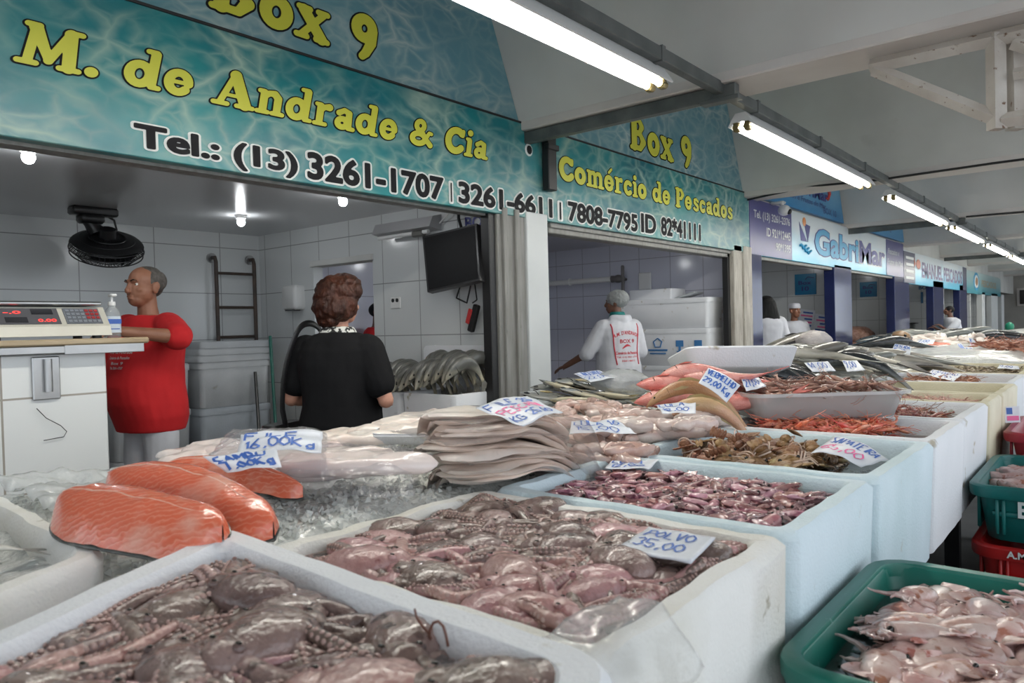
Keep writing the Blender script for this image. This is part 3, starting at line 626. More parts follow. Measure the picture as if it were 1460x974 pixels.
# neighbours' signs
blue_fade = fade('sky_blue_fade', (.07,.42,.62), (.62,.68,.72), 2.12, 2.52)
purple = pm('violet_panel', (.03,.03,.16), (.04,.04,.19), 2, rough=.3)
azure = fade('azure_fade', (.005,.17,.42), (.25,.52,.66), 2.7, 3.5)
t = thing('fascia_sign', 'white and sky blue shop sign with a sailing boat emblem and big two-tone letters', 'sign')
m = MB(); m.box(8.24, 15.83, 3.27, 3.34, 2.06, 2.70, 0, .004); m.build('board', blue_fade, t, smooth=False)
for a, b in ((8.245, 9.62), (14.5, 15.82)): m = MB(); m.box(a, b, 3.264, 3.272, 2.065, 2.70); m.build('violet_panel', purple, t, smooth=False)
lb = pm('light_blue_letter', (.02,.28,.50), rough=.4); db = pm('dark_blue_letter', (.03,.035,.20), rough=.4)
plain_on('Gabri', (10.55, 3.27, 2.19), (1,0,0), (0,0,1), 2.15, .37, (0,-.005,0), lb, 'lettering', t, .03, db, .06)
plain_on('Mar', (12.75, 3.27, 2.19), (1,0,0), (0,0,1), 1.65, .36, (0,-.005,0), db, 'lettering', t, .03, halo_white, .07)
for (s, a, b, z0, z1) in (('Tel. (13) 3261-2376', 8.36, 9.55, 2.46, 2.58), ('ID 921*12445', 8.75, 9.56, 2.30, 2.41), ('90*1395', 9.05, 9.56, 2.15, 2.25)):
    plain_on(s, (a, 3.264, z0), (1,0,0), (0,0,1), b-a, z1-z0, (0,-.004,0), halo_white, 'lettering', t, .015)
plain_on('Pescados e', (14.6, 3.264, 2.45), (1,0,0), (0,0,1), .85, .1, (0,-.004,0), halo_white, 'lettering', t, .0, shear=.25)
plain_on('Frutos do Mar', (14.55, 3.264, 2.26), (1,0,0), (0,0,1), 1.15, .1, (0,-.004,0), halo_white, 'lettering', t, .0, shear=.25)
m = MB()   # boat emblem: two sails over waves
m.prism([(9.98,3.265,2.34),(10.22,3.265,2.34),(9.92,3.265,2.58)], (0,.004,0), 0); m.prism([(10.25,3.265,2.34),(10.36,3.265,2.56),(10.12,3.265,2.58)], (0,.004,0), 0)
m.ell((10.12,3.266,2.60), (.07,.005,.06), 10, 6, 2)
for k in range(3): m.tube([(9.92+.1*k+.05*j, 3.263, 2.27-.03*k+.02*math.sin(j*1.6)) for j in range(6)], .016, 6, 1)
m.build('boat_emblem', [db, lb, pm('emblem_orange', (.6,.22,.06), rough=.4)], t)
g3 = gable(8.46, 12.0, 3.85, azure, 'azure gable sign above the boat emblem sign')
plain_on('GabriMar', (9.75, 3.285, 2.97), (1,0,0), (0,0,1), 1.45, .16, (0,-.005,0), db, 'lettering', g3, .03)
plain_on('Pescados e Frutos do Mar', (9.2, 3.285, 2.87), (1,0,0), (0,0,1), 1.9, .07, (0,-.005,0), db, 'lettering', g3, .0, shear=.25)
plain_on('BOX 10', (11.0, 3.285, 2.80), (1,0,0), (0,0,1), .6, .09, (0,-.005,0), db, 'lettering', g3, .0)
m = MB(); m.tube([(11.2,3.28,3.22),(11.26,3.28,3.1),(11.2,3.28,3.02),(11.12,3.28,3.03)], [.035,.03,.022,.012], 8, 0); m.build('hook_emblem', ink_pink if False else pm('emblem_red', (.55,.05,.04), rough=.4), g3)
g4 = gable(12.4, 16.0, 3.85, azure, 'second azure gable sign, farther along above the dark crossbar')
plain_on('Pescados e Frutos do Mar', (13.1, 3.285, 2.85), (1,0,0), (0,0,1), 1.9, .08, (0,-.005,0), db, 'lettering', g4, .0, shear=.25)
t = thing('fascia_sign', 'blue shop sign with tall violet capitals and a small fish emblem', 'sign')
m = MB(); m.box(15.84, 23.2, 3.27, 3.34, 1.96, 2.60, 0, .004); m.build('board', blue_fade, t, smooth=False)
dpm = pm('dark_blue_panel', (.03,.035,.09), rough=.3)
for a, b in ((15.85, 16.84), (22.6, 23.18)): m = MB(); m.box(a, b, 3.264, 3.272, 1.97, 2.58); m.build('dark_panel', dpm, t, smooth=False)
plain_on('EMANUEL PESCADOS', (17.5, 3.27, 2.12), (1,0,0), (0,0,1), 4.95, .33, (0,-.005,0), pm('violet_letter', (.06,.04,.17), rough=.4), 'lettering', t, .03, halo_white, .05)
for k in range(4):
    m = MB(); m.box(16.0, 16.7, 3.258, 3.264, 2.05+.13*k, 2.10+.13*k); m.build('panel_line', halo_white, t, smooth=False)
m = MB(); m.ell((17.15,3.262,2.38), (.22,.006,.10), 14, 8, 0); m.prism([(16.9,3.26,2.38),(16.75,3.26,2.48),(16.75,3.26,2.30)], (0,.005,0), 0); m.build('fish_emblem', pm('emblem_rust', (.42,.10,.05), rough=.4), t)
t = thing('fascia_sign', 'far teal shop sign with a round emblem, last before the end wall', 'sign')
m = MB(); m.box(23.25, 30.3, 3.27, 3.34, 1.92, 2.54, 0, .004); m.build('board', fade('teal_fade', (.05,.27,.33), (.40,.52,.52), 2.0, 2.5), t, smooth=False)
m = MB()
for rr_, k in ((.26,0),(.19,1),(.12,2)): m.ell((24.9,3.266-.004*k,2.27), (rr_*2.0,.004,rr_), 20, 6, k)
m.build('round_emblem', [lb, halo_white, pm('emblem_brown', (.3,.16,.08), rough=.4)], t)
plain_on('PESCADOS', (25.9, 3.27, 2.15), (1,0,0), (0,0,1), 3.2, .2, (0,-.005,0), pm('tan_letter', (.42,.32,.2), rough=.4), 'lettering', t, .02)
# small box signs inside the stalls
card = fade('box_card_blue', (.01,.16,.36), (.01,.26,.48), 1.7, 2.0)
for (x, y0, y1, z0, z1, tx, lab) in ((12.12, 3.745, 4.075, 1.70, 2.03, 'Box 10', 'blue square box number card on the wall behind the black-haired woman'), (16.12, 3.81, 4.13, 1.73, 2.03, 'Box 10', 'blue square box number card on the farther stall wall')):
    m = MB(); m.box(x-.015, x-.002, y0, y1, z0, z1, 0, .003); o = tag(m.build('number_card', card, None, smooth=False), lab, 'sign')
    plain_on('Box', (x-.015, y1-.06, z0+.16), (0,-1,0), (0,0,1), .2, .06, (-.003,0,0), db, 'lettering', o, .02)
    plain_on('10', (x-.015, y1-.11, z0+.06), (0,-1,0), (0,0,1), .11, .07, (-.003,0,0), db, 'lettering', o, .02)
    m = MB(); m.tube([(x-.018, y0+.03, z1-.07),(x-.018,(y0+y1)/2-.04,z1-.05),(x-.018,(y0+y1)/2,z1-.09)], .006, 5); m.build('wave_line', db, o)
o = None
for (tx, z0, z1, y1, w) in (('BOX', 1.96, 2.04, 3.83, .27), ('11', 1.63, 1.90, 3.79, .21)):
    q = plain_on(tx, (20.118, y1, z0), (0,-1,0), (0,0,1), w, z1-z0, (-.004,0,0), pm('wall_blue_paint', (.03,.13,.27), rough=.4), 'painted_number', o, .04)
    tag(q, 'blue painted word BOX on the far stall wall' if tx == 'BOX' else 'large blue painted figure 11 on the far stall wall', 'sign')
q = plain_on('BOX', (3.998, 3.70, 2.02), (0,-1,0), (0,0,1), .27, .09, (-.004,0,0), pm('wall_navy_paint', (.03,.04,.22), rough=.4), 'painted_number', None, .03)
tag(q, 'navy painted word BOX on the tiled wall behind the black screen', 'sign')
q = plain_on('9', (3.998, 3.57, 1.72), (0,-1,0), (0,0,1), .15, .25, (-.004,0,0), pm('wall_navy_paint2', (.03,.04,.22), rough=.4), 'painted_number', None, .04)
tag(q, 'navy painted figure 9 on the tiled wall behind the black screen', 'sign')
# ------------------------------------------------------------------ pipes, lamps, truss, cables overhead
PY_, PZ = 1.82, 2.665
t = thing('lamp_rail', 'long dark gray steel rail under the roof carrying the strip lights', 'rail', (0,0,0))
m = MB(); m.box(-2, 34, PY_-.028, PY_+.028, PZ-.035, PZ+.035, 0, .005); m.build('tube', gray_steel, t, smooth=False)
for i in range(26):
    x = .9+i*1.27; m = MB(); m.box(x-.018, x+.018, PY_-.036, PY_+.036, PZ-.042, PZ+.042, 0, .004); m.build('clamp', gray_steel, t, smooth=False)
for v, nm in ((4.2, 'dark steel crossbar from the rail to the fascia post under the first roof beam'), (12.2, 'dark steel crossbar under the beam beyond the azure gable sign'), (20.1, 'far steel crossbar above the violet-lettered sign')):
    t = thing('crossbar', nm, 'crossbar')
    m = MB(); m.box(v-.03, v+.03, PY_-.1, 3.28, 2.60, 2.68, 0, .005); m.build('bar', gray_steel, t, smooth=False)
    m = MB(); m.box(v-.035, v+.035, PY_-.12, PY_+.12, 2.585, 2.612, 0, .004); m.build('plate', gray_steel, t, smooth=False)
m = MB(); m.box(4.36, 4.46, 3.20, 3.262, 2.29, 2.77, 0, .006); m.box(4.345, 4.475, 3.185, 3.23, 2.58, 2.62, 0, .004)
tag(m.build('sign_strut', black_paint, None, smooth=False), 'short black strut crossing the turquoise fascia board at the crossbar', 'strut')
LAMPS = [(.55, 3.55, 'nearest strip light, cut by the top edge above the turquoise signs'), (4.63, 7.6, 'twin-tube strip light in front of the second Box 9 gable sign'), (8.5, 11.55, 'strip light in front of the azure gable signs'),
         (12.1, 14.9, 'fourth strip light along the rail, above the sailing boat sign'), (15.7, 18.5, 'fifth strip light along the rail, before the violet-lettered sign'), (19.1, 22.2, 'sixth strip light along the rail, far down the hall'), (22.9, 26.0, 'last strip light along the rail, nearest the end wall')]
for (a, b, lab) in LAMPS:
    y, z = PY_+.06, 2.555
    t = thing('strip_light', lab, 'lamp', (a, y, z), 0, 'strip lights along the rail'); L = b-a
    m = MB()
    P = [(-.035,.075),(.035,.075),(.07,.02),(.085,-.005),(.078,-.01),(.05,.018),(-.05,.018),(-.078,-.01),(-.085,-.005),(-.07,.02)]
    m.prism([(0,p[0],p[1]) for p in P], (L,0,0)); m.build('housing', white_pl, t, smooth=False)
    for s in (-1,1):
        m = MB(); m.tube([(.06,.036*s,-.012),(L-.06,.036*s,-.012)], .0165, 12); m.build('tube', tube_glow, t)
        for xx in (.03, L-.03):
            m = MB(); m.box(xx-.022, xx+.022, .036*s-.018, .036*s+.018, -.038, .02, 0, .005); m.tube([(xx-.03,.036*s,-.014),(xx+.03,.036*s,-.014)], .02, 10); m.build('socket', brass, t)
    for xx in (.3, L/2, L-.3):
        m = MB(); m.box(xx-.012, xx+.012, -.03, -.01, .06, .115, 0, .003); m.build('hanger', gray_steel, t, smooth=False)
# pale rusty truss hanging under the first beam
t = thing('roof_truss', 'pale rust-spotted steel truss hanging under the roof at upper right', 'truss')
X = 4.32
def bar(p, q, w, nm='bar', d=.05):
    m = MB(); p = Vector(p); q = Vector(q); m.tube([p, q], w*.72, 4, 0, 1.0, up=(q-p).cross(Vector((1,0,0)))+Vector((.001,0,0)))
    o = m.build(nm, rust_white, t, smooth=False); return o
tl = at(1240,57,X=X); tr = at(1422,14,X=X); br = at(1428,172,X=X); 
bar((X,tl.y,2.64), (X,tr.y-1.2,2.64), .055, 'top_chord')
bar((X,tl.y-.02,2.62), (X,br.y+.03,br.z+.02), .05, 'diagonal')
bar((X,br.y+.02,2.66), (X,br.y+.02,br.z-.04), .06, 'post'); bar((X+.07,br.y-.05,2.72), (X+.07,br.y-.05,br.z-.04), .06, 'post')
bar((X,br.y,br.z), (X,br.y-1.2,br.z), .05, 'bottom_chord'); bar((X,br.y-.05,2.60), (X,br.y-.62,br.z), .045, 'diagonal')
bar((X,br.y-.05,2.45), (X,br.y-.9,2.45), .04, 'brace')
# cables
def cable(name, pts, r, mat, lab):
    m = MB(); P = [Vector(p) for p in pts]; Q = []
    for a, b in zip(P, P[1:]):
        for k in range(6): Q.append(a.lerp(b, k/6))
    Q.append(P[-1]); m.tube(Q, r, 6); return tag(m.build(name, mat), lab, 'cable')
cable('roof_cable', [(8.16,3.25,2.66),(8.13,2.6,2.71),(8.10,1.9,2.675),(8.12,.9,2.69),(8.1,-.5,2.68),(8.1,-2.4,2.70)], .012, black_paint, 'black cable strung along the second roof beam from the first fascia board')
cable('roof_cable', [(12.1,1.7,2.68),(12.1,.9,2.665),(12.1,0,2.68),(12.1,-2,2.67)], .014, black_paint, 'black cable strung along the third roof beam')
# camera by the neighbour's sign
t = thing('security_camera', 'small white dome camera under the beam at the violet sign panel', 'camera', (8.95,3.14,2.62))
m = MB(); m.box(-.05,.05,-.03,.13,.07,.10,0,.01); m.tube([(0,0,.08),(0,0,.03)], .02, 8); m.build('bracket', white_pl, t)
m = MB(); m.ell((0,-.02,-.01), (.065,.075,.065), 14, 10); m.build('body', white_pl, t)
m = MB(); m.ell((0,-.075,-.03), (.035,.035,.035), 12, 8); m.build('lens', black_pl, t)
# bulbs in the stall ceilings
for (x, y, zc, lab) in ((3.19,5.34,2.235,'round ceiling bulb above the wall ladder'), (3.19,4.07,2.235,'round ceiling bulb under the fascia board, above the red-haired woman'), (1.32,4.07,2.235,'round ceiling bulb at far left, just under the sign'),
                        (6.9,4.3,2.30,'round ceiling bulb in the second stall'), (5.3,5.4,2.30,'round ceiling bulb deep in the second stall'), (10.6,4.2,2.30,'round ceiling bulb in the stall of the black-haired woman'), (14.3,4.4,2.30,'round ceiling bulb in the stall past the navy pillar'), (18.2,4.4,2.3,'round ceiling bulb in the stall with figure 11')):
    t = thing('ceiling_bulb', lab, 'lamp', (x,y,zc), 0, 'ceiling bulbs in the stalls')
    m = MB(); m.tube([(0,0,0),(0,0,-.03)], [.05,.035], 14); m.build('holder', white_pl, t)
    m = MB(); m.ell((0,0,-.055), (.030,.030,.033), 14, 10); m.build('bulb', bulb_glow, t)
# ------------------------------------------------------------------ fittings inside the stalls
t = thing('serving_counter', 'white tiled serving counter at far left carrying the scale', 'counter', (0,0,0))
m = MB(); m.box(-.8, 1.29, 3.2, 3.62, 0, 1.245, 0, .006); m.build('body', tile_counter, t, smooth=False)
m = MB(); m.box(-.85, 1.44, 3.14, 3.68, 1.275, 1.30, 0, .006); m.build('top', pm('worn_wood_top', (.45,.36,.24), (.30,.22,.13), 5, rough=.5, stretch=(.6,6,6), c3=(.13,.10,.07), scale3=12, t3=.66), t, smooth=False)
m = MB(); m.box(-.85, 1.40, 3.15, 3.66, 1.245, 1.275, 0, .003); m.box(1.12, 1.42, 3.146, 3.16, 1.24, 1.278, 0, .002); m.build('under_rail', metal, t, smooth=False)
b = MB(); b.box(1.02, 1.115, 3.186, 3.2, 1.07, 1.235, 0, .004); q = b.build('latch', metal, t, smooth=False)
m = MB(); m.tube([(1.07,3.175,1.10),(1.07,3.175,1.225)], .014, 10); m.build('bolt', metal, q)
m = MB(); m.tube([(1.03,3.19,1.04),(1.06,3.185,1.0),(1.11,3.187,.965),(1.13,3.187,.94),(1.12,3.19,.92),(1.05,3.19,.915)], .0016, 5); tag(m.build('hanging_wire', black_pl, None), 'thin dark wire hanging under the counter latch', 'wire')
# scale
t = thing('price_scale', 'gray electronic price scale with red digits on the tiled counter', 'scale', (1.13, 3.36, 1.30), 0)
m = MB(); W = .23
m.prism([(-W,-.13,.012),(-W,-.115,.05),(-W,-.045,.13),(-W,.15,.13),(-W,.16,.012)], (2*W-.03,0,0)); m.build('body', cream_pl, t, smooth=False)
m = MB(); m.box(-.25,.19,-.07,.2,.135,.152,0,.006); m.build('pan', metal, t, smooth=False)
for (sx,sy) in ((-1,-1),(1,-1),(-1,1),(1,1)):
    m = MB(); m.tube([(sx*.18-.02,sy*.1+.02,0),(sx*.18-.02,sy*.1+.02,.014)], .018, 10); m.build('foot', black_pl, t)
n = Vector((0,-.08,.07)).normalized(); u = Vector((0,.07,.08)).normalized()   # face slopes back
def facebox(x0,x1,a0,a1,mat,nm,par,k=.001):
    o = Vector((0,-.115,.05)); P = [o+Vector((x,0,0))+u*a+n*k for (x,a) in ((x0,a0),(x1,a0),(x1,a1),(x0,a1))]
    m = MB(); m.prism(P, n*.002); return m.build(nm, mat, par, smooth=False)
disp = facebox(-.19,.02,.012,.095, pm('display_gray', (.10,.10,.11), rough=.2), 'display', t)
led = pm('red_led', (.5,.01,.01), emit=(1,.06,.05), es=1.2)
for (tx, x0, w, a) in (('-.0', -.17, .06, .065), ('8.88', -.16, .0, .0), ('0.00', -.06, .065, .022)):
    if w: plain_on(tx, Vector((x0,-.115,.05))+u*a+n*.004, (1,0,0), u, w, .015, n*.001, led, 'digits', disp, .02)
for (x0, a) in ((-.075,.062),(-.17,.02)): facebox(x0, x0+.075, a, a+.026, pm('display_dark', (.03,.03,.035), rough=.2), 'readout', disp, .004)
kp = facebox(.04,.175,.012,.095, pm('keypad_gray', (.13,.14,.16), rough=.4), 'keypad', t)
for i in range(7):
    for j in range(4): facebox(.048+i*.018, .048+i*.018+.013, .018+j*.019, .018+j*.019+.012, pm('key_red', (.35,.03,.03), rough=.4) if (i > 3 and j > 0) else pm('key_gray', (.22,.24,.27), rough=.4), 'key', kp, .004)
# sanitiser
t = thing('pump_bottle', 'clear hand gel bottle with white pump beside the scale', 'bottle', (1.385, 3.36, 1.30))
m = MB(); m.loft([rr(.06,.042,.018,0), rr(.066,.046,.02,.006), rr(.066,.046,.02,.10), rr(.05,.036,.017,.122), rr(.026,.026,.0125,.132), rr(.026,.026,.0125,.14)]); m.build('body', clear('gel', (.86,.88,.9), .2, .05, .22, (.75,.78,.8)), t)
m = MB(); m.loft([rr(.0672,.0472,.02,.022), rr(.0672,.0472,.02,.092)], cap0=False, cap1=False); lb_ = m.build('label', pm('gel_label', (.55,.62,.70), rough=.4), t)
m = MB(); m.box(-.028,.028,-.0245,-.0238,.06,.08); m.box(-.028,.02,-.0245,-.0238,.036,.04,0); m.build('print', pm('gel_blue', (.03,.10,.40), rough=.4), lb_, smooth=False)
m = MB(); m.tube([(0,0,.138),(0,0,.155)], .015, 12); m.tube([(0,0,.155),(0,0,.178)], .006, 8); m.box(-.012,.012,-.03,.012,.176,.188,0,.004); m.build('pump', white_pl, t)
# wall fan
t = thing('wall_fan', 'black caged fan hanging from the stall ceiling at left', 'fan', (2.26, 5.7, 2.235))
t.scale = (1.18,1.18,1.18)
m = MB(); m.box(-.14,.12,-.05,.05,-.05,0,0,.01); m.box(-.10,.04,-.05,.04,-.10,-.04,0,.015); m.tube([(-.05,0,-.06),(-.03,0,-.10),(0,0,-.14)], [.04,.035,.05], 12); m.build('bracket', black_pl, t)
m = MB(); m.tube([(.06,.03,-.03),(.12,.03,-.06),(.13,.02,-.12),(.07,.01,-.16),(.02,.0,-.15)], .007, 6); m.build('cord', black_pl, t)
Rf = Euler((math.radians(68), 0, math.radians(-35))).to_matrix(); c = Vector((.05,-.03,-.22)); Rf = Euler((0,math.radians(-18),math.radians(20))).to_matrix() @ Euler((math.radians(24),0,0)).to_matrix()
hb = MB(); hb.tube([c+Rf@Vector((0,0,-.02)), c+Rf@Vector((0,0,.10))], [.06,.045], 14); hb.build('motor', black_pl, t)
m = MB()
for rr_, zz in ((.20,0),(.205,-.03),(.20,-.06),(.15,.03),(.15,-.085),(.08,-.098),(.10,.045)): m.tube([c+Rf@Vector((rr_*math.cos(a*PI/16), rr_*math.sin(a*PI/16), zz)) for a in range(33)], .004, 5, cap=False)
for k in range(44):
    a = 2*PI*k/44; d = Vector((math.cos(a), math.sin(a), 0))
    m.tube([c+Rf@(d*.04+Vector((0,0,.05))), c+Rf@(d*.15+Vector((0,0,.03))), c+Rf@(d*.205+Vector((0,0,-.03))), c+Rf@(d*.15+Vector((0,0,-.085))), c+Rf@(d*.03+Vector((0,0,-.1)))], .0026, 4)
m.ell(c+Rf@Vector((0,0,-.1)), (.05,.05,.012), 14, 6, R=Rf); m.ell(c+Rf@Vector((0,0,.01)), (.198,.198,.035), 32, 8, R=Rf); m.build('cage', black_pl, t)
for k in range(4):
    m = MB(); a = k*PI/2
    def bl(u_, v_, a=a):
        r = .045+u_*.14; w = (v_-.5)*(.9-.2*u_); return c+Rf@Vector((r*math.cos(a+w), r*math.sin(a+w), -.03+.05*(v_-.5)))
    m.sheet(bl, 6, 6, .003); m.build('blade', pm('fan_blade', (.02,.02,.022), rough=.3), t)
# ladder-like pipes on the back wall
t = thing('wall_ladder', 'dark iron ladder fixed to the white tiled back wall', 'ladder', (3.7, 6.33, 0))
iron = pm('dark_iron', (.05,.04,.035), (.09,.06,.045), 12, rough=.55)
for s in (-.19,.19):
    m = MB(); m.tube([(s,.06,2.0),(s,.0,2.0),(s,-.015,1.96),(s,-.015,.5)], .018, 8); r_ = m.build('rail', iron, t)
    m = MB(); m.tube([(s,.068,2.0),(s,.045,2.0)], .045, 14); m.build('wall_flange', metal, r_)
for z in (1.86,1.55,1.28,.98,.7):
    m = MB(); m.tube([(-.19,-.015,z),(.19,-.015,z)], .013, 8); m.build('rung', iron, t)
# stacked foam boxes with lids by the back wall
gray_foam = pm('gray_foam', (.50,.52,.54), (.42,.44,.46), 4, rough=.6, bump=.2, bscale=120, c3=(.3,.28,.25), scale3=8, t3=.68)
def foam_crate(name, label, cx, cy, z, L, W, H, mat, lid=True, group=None, rz=0):
    t = thing(name, label, 'box', (cx,cy,z), rz, group)
    m = MB(); tub(m, L, W, H-(.05 if lid else 0), .04, .04, .012); m.build('body', mat, t)
    if lid:
        m = MB(); m.loft([rr(L+.012,W+.012,.04,H-.055), rr(L+.012,W+.012,.04,H-.012), rr(L-.01,W-.01,.035,H)]); m.build('lid', mat, t)
    return t
foam_crate('foam_box', 'gray foam fish box at the bottom of the stack under the wall ladder', 3.36, 6.02, 0, .64, .5, .32, gray_foam)
foam_crate('foam_box', 'blue-gray foam fish box in the stack under the ladder, second from the floor', 3.36, 6.02, .32, .64, .5, .38, pm('bluish_foam', (.44,.48,.53), (.38,.42,.46), 4, rough=.6, bump=.2, bscale=120))
foam_crate('foam_box', 'pale gray foam fish box under the lids in the ladder stack', 3.36, 6.02, .70, .64, .5, .38, gray_foam)
for k in range(3):
    m = MB(); m.loft([rr(.66,.52,.04,0), rr(.66,.52,.04,.04), rr(.64,.5,.04,.055)])
    tag(m.build('foam_slab', gray_foam, None, loc=(3.36+.01*k,6.02,1.08+k*.056)), ('gray foam lid directly on the ladder stack boxes','gray foam lid in the middle of the three on the ladder stack','topmost gray foam lid on the ladder stack')[k], 'foam slab', 'foam lids on the ladder stack')
for k in range(3): foam_crate('foam_box', ('gray foam box on the floor behind the man in red','blue-gray foam box behind the man in red, middle of its column','gray foam box topping the column behind the man in red')[k], 2.68, 6.05, k*.36, .6, .48, .36, [gray_foam, gray_foam, gray_foam][k])
# brooms
for (nm, x, y, mat, lab) in (('broom', 3.58, 5.62, pm('green_handle', (.01,.13,.10), rough=.4), 'green-handled broom leaning in the corner behind the woman in black'), ('broom', 3.40, 5.58, black_pl, 'dark broom leaning beside the green-handled one')):
    t = thing(nm, lab, 'broom', (x,y,0))
    m = MB(); m.tube([(0,-.08,.12),(.09,.12,1.28 if mat is not black_pl else .98)], .014, 8); m.build('handle', mat, t)
    m = MB(); m.box(-.15,.15,-.12,-.04,.09,.15,0,.01); m.build('head', mat, t, smooth=False)
    m = MB()
    for i in range(24):
        for j in range(3): m.tube([(-.14+i*.012,-.105+j*.025,.09),(-.145+i*.0125,-.115+j*.03,.0)], .003, 4)
    tag(m.build('bristles', black_pl, t), kind='stuff')
# wall things on the right side wall (x = 4)
t = thing('paper_dispenser', 'white towel dispenser on the tiled side wall left of the woman', 'dispenser', (4.0, 5.80, 1.62))
m = MB(); m.loft([[(-.0,p[0],p[1]) for p in rr(.22,.22,.03,0)], [(-.08,p[0],p[1]) for p in rr(.22,.22,.03,0)], [(-.1,p[0],p[1]) for p in rr(.18,.18,.03,0)]]); m.build('cover', white_pl, t)
m = MB(); m.box(-.09,-.02,-.07,.07,-.118,-.108,0,.002); m.build('slot', black_pl, t, smooth=False)
t = thing('wall_socket', 'twin power socket on the tiled wall right of the woman', 'socket', at(565,432,X=4.0))
m = MB(); m.box(-.012,0,-.06,.06,-.045,.045,0,.005); m.build('plate', white_pl, t, smooth=False)
for s in (-.025,.025):
    m = MB(); m.tube([(-.016,s,.02),(-.011,s,.02)], .016, 10); m.build('outlet', black_pl, t)
p0 = at(620,318,X=3.93); p1 = at(538,330,X=3.93)
t = thing('wall_strip_light', 'unlit gray strip light fixture high on the side wall above the socket', 'lamp', (3.97, (p0.y+p1.y)/2, (p0.z+p1.z)/2))
Lh = abs(p0.y-p1.y)/2
m = MB(); m.prism([(.03,-Lh,.07),(-.06,-Lh,.05),(-.10,-Lh,-.03),(.03,-Lh,-.05)], (0,2*Lh,0)); m.build('housing', pm('fixture_gray', (.42,.42,.43), rough=.4), t, smooth=False)
m = MB(); m.tube([(-.06,-Lh+.05,-.06),(-.06,Lh-.04,-.06)], .016, 10); m.build('tube', white_pl, t)
m = MB(); m.box(-.08,-.03,-Lh+.1,-Lh+.22,-.09,-.045,0,.01); m.build('ballast', pm('ballast_dark', (.12,.12,.11), rough=.5), t, smooth=False)
cable('loose_cable', [(3.96,p0.y-.02,p0.z),(3.93,p0.y-.25,p0.z+.12),(3.97,p0.y-.5,p0.z+.1),(3.97,p0.y-.55,p0.z-.1)], .006, white_pl, 'thin looped cable beside the unlit wall strip light')
# screen
a, b, c_, d = at(598,337,X=3.80), at(675,318,X=3.80), at(693,400,X=3.80), at(618,417,X=3.80)
t = thing('flat_screen', 'black flat screen tilted down on the side wall by the grey post', 'screen', (0,0,0))
n_ = (b-a).cross(d-a).normalized()
if n_.x > 0: n_ = -n_
off = Vector((.0,0,0)); tilt = Vector((-.10,0,0))
A = a+Vector((.03,0,0)); B = b+Vector((.03,0,0)); Cc = c_+Vector((-.06,0,0)); D = d+Vector((-.06,0,0)); nn = (B-A).cross(D-A).normalized(); nn = -nn if nn.x > 0 else nn
m = MB(); m.prism([A,B,Cc,D], -nn*.05); m.build('casing', black_pl, t, smooth=False)
ctr = (A+B+Cc+D)/4
m = MB(); m.prism([ctr+(p-ctr)*.93+nn*.0005 for p in (A,B,Cc,D)], nn*.002); m.build('panel', pm('screen_glass', (.004,.004,.005), rough=.55, spec=.2), t, smooth=False)
m = MB(); m.tube([ctr-nn*.04, ctr-nn*.10+Vector((.04,-.05,.03)), Vector((4.0,ctr.y-.25,ctr.z+.05))], .025, 8); m.box(3.985,4.0,ctr.y-.36,ctr.y-.16,ctr.z-.12,ctr.z+.16,0,.01); m.build('wall_bracket', black_pl, t)
cable('screen_cable', [(3.98,3.75,2.22),(3.95,3.72,2.10),(3.92,3.66,2.0)], .012, black_pl, 'thick black cable dropping to the top of the screen')
cable('screen_cable', [(3.84,3.62,1.60),(3.84,3.66,1.52),(3.84,3.56,1.48),(3.84,3.52,1.60)], .006, black_pl, 'black cable loop hanging under the screen')
pb = at(676,452,X=3.9)
cable('screen_cable', [(3.86,3.50,1.62),(3.88,3.50,1.50),(3.9,pb.y+.01,pb.z+.10)], .005, black_pl, 'black cable from the screen down to the power strip')
t = thing('power_strip', 'black and red power strip dangling under the screen', 'power strip', pb, (.35,0,0))
m = MB(); m.box(-.02,.02,-.025,.025,-.11,.09,0,.008); m.build('body', black_pl, t, smooth=False)
m = MB(); m.box(-.028,-.015,.012,.05,-.06,.05,0,.006); m.build('plug', pm('plug_red', (.45,.03,.03), rough=.4), t, smooth=False)
# boxes of striped fish along the side wall
for k, (y0, y1) in enumerate(((3.36,3.86),(3.87,4.42),(4.43,4.98))):
    foam_crate('foam_box', ('white foam box under the row of striped fish, beside the grey post','white foam box under the middle of the striped fish row','white foam box under the striped fish row, nearest the woman')[k], 3.72, (y0+y1)/2, .45, .5, y1-y0, .42, foam, False)
m = MB(); m.box(3.47,3.97,3.36,4.98,0,.45,0,.01); tag(m.build('tiled_plinth', tile_wy, None, smooth=False), 'low white tiled plinth carrying the boxes of striped fish', 'plinth')
pA, pB = at(603,500,X=3.93), at(705,492,X=3.93)
t = thing('foam_backboard', 'white foam panel standing against the wall behind the striped fish', 'panel', (3.955,0,0), (0,.0,0))
m = MB(); m.loft([[(x,p[0]+(pA.y+pB.y)/2,p[1]+.98) for p in rr(abs(pA.y-pB.y),.40,.04,0)] for x in (-.02,.02)]); m.build('sheet', foam, t)
m = MB(); m.loft([[(-.024,p[0]+(pA.y+pB.y)/2,p[1]+.98) for p in rr(abs(pA.y-pB.y)-.1,.30,.03,0)], [(-.0195,p[0]+(pA.y+pB.y)/2,p[1]+.98) for p in rr(abs(pA.y-pB.y)-.08,.32,.03,0)]]); m.build('raised_field', foam, t)
m = MB(); m.box(3.985,4.0,3.37,3.42,1.44,1.52,0,.003); tag(m.build('wall_tag', pm('orange_tag', (.5,.16,.09), rough=.5), None, smooth=False), 'small orange tag on the tiles right of the screen', 'tag')
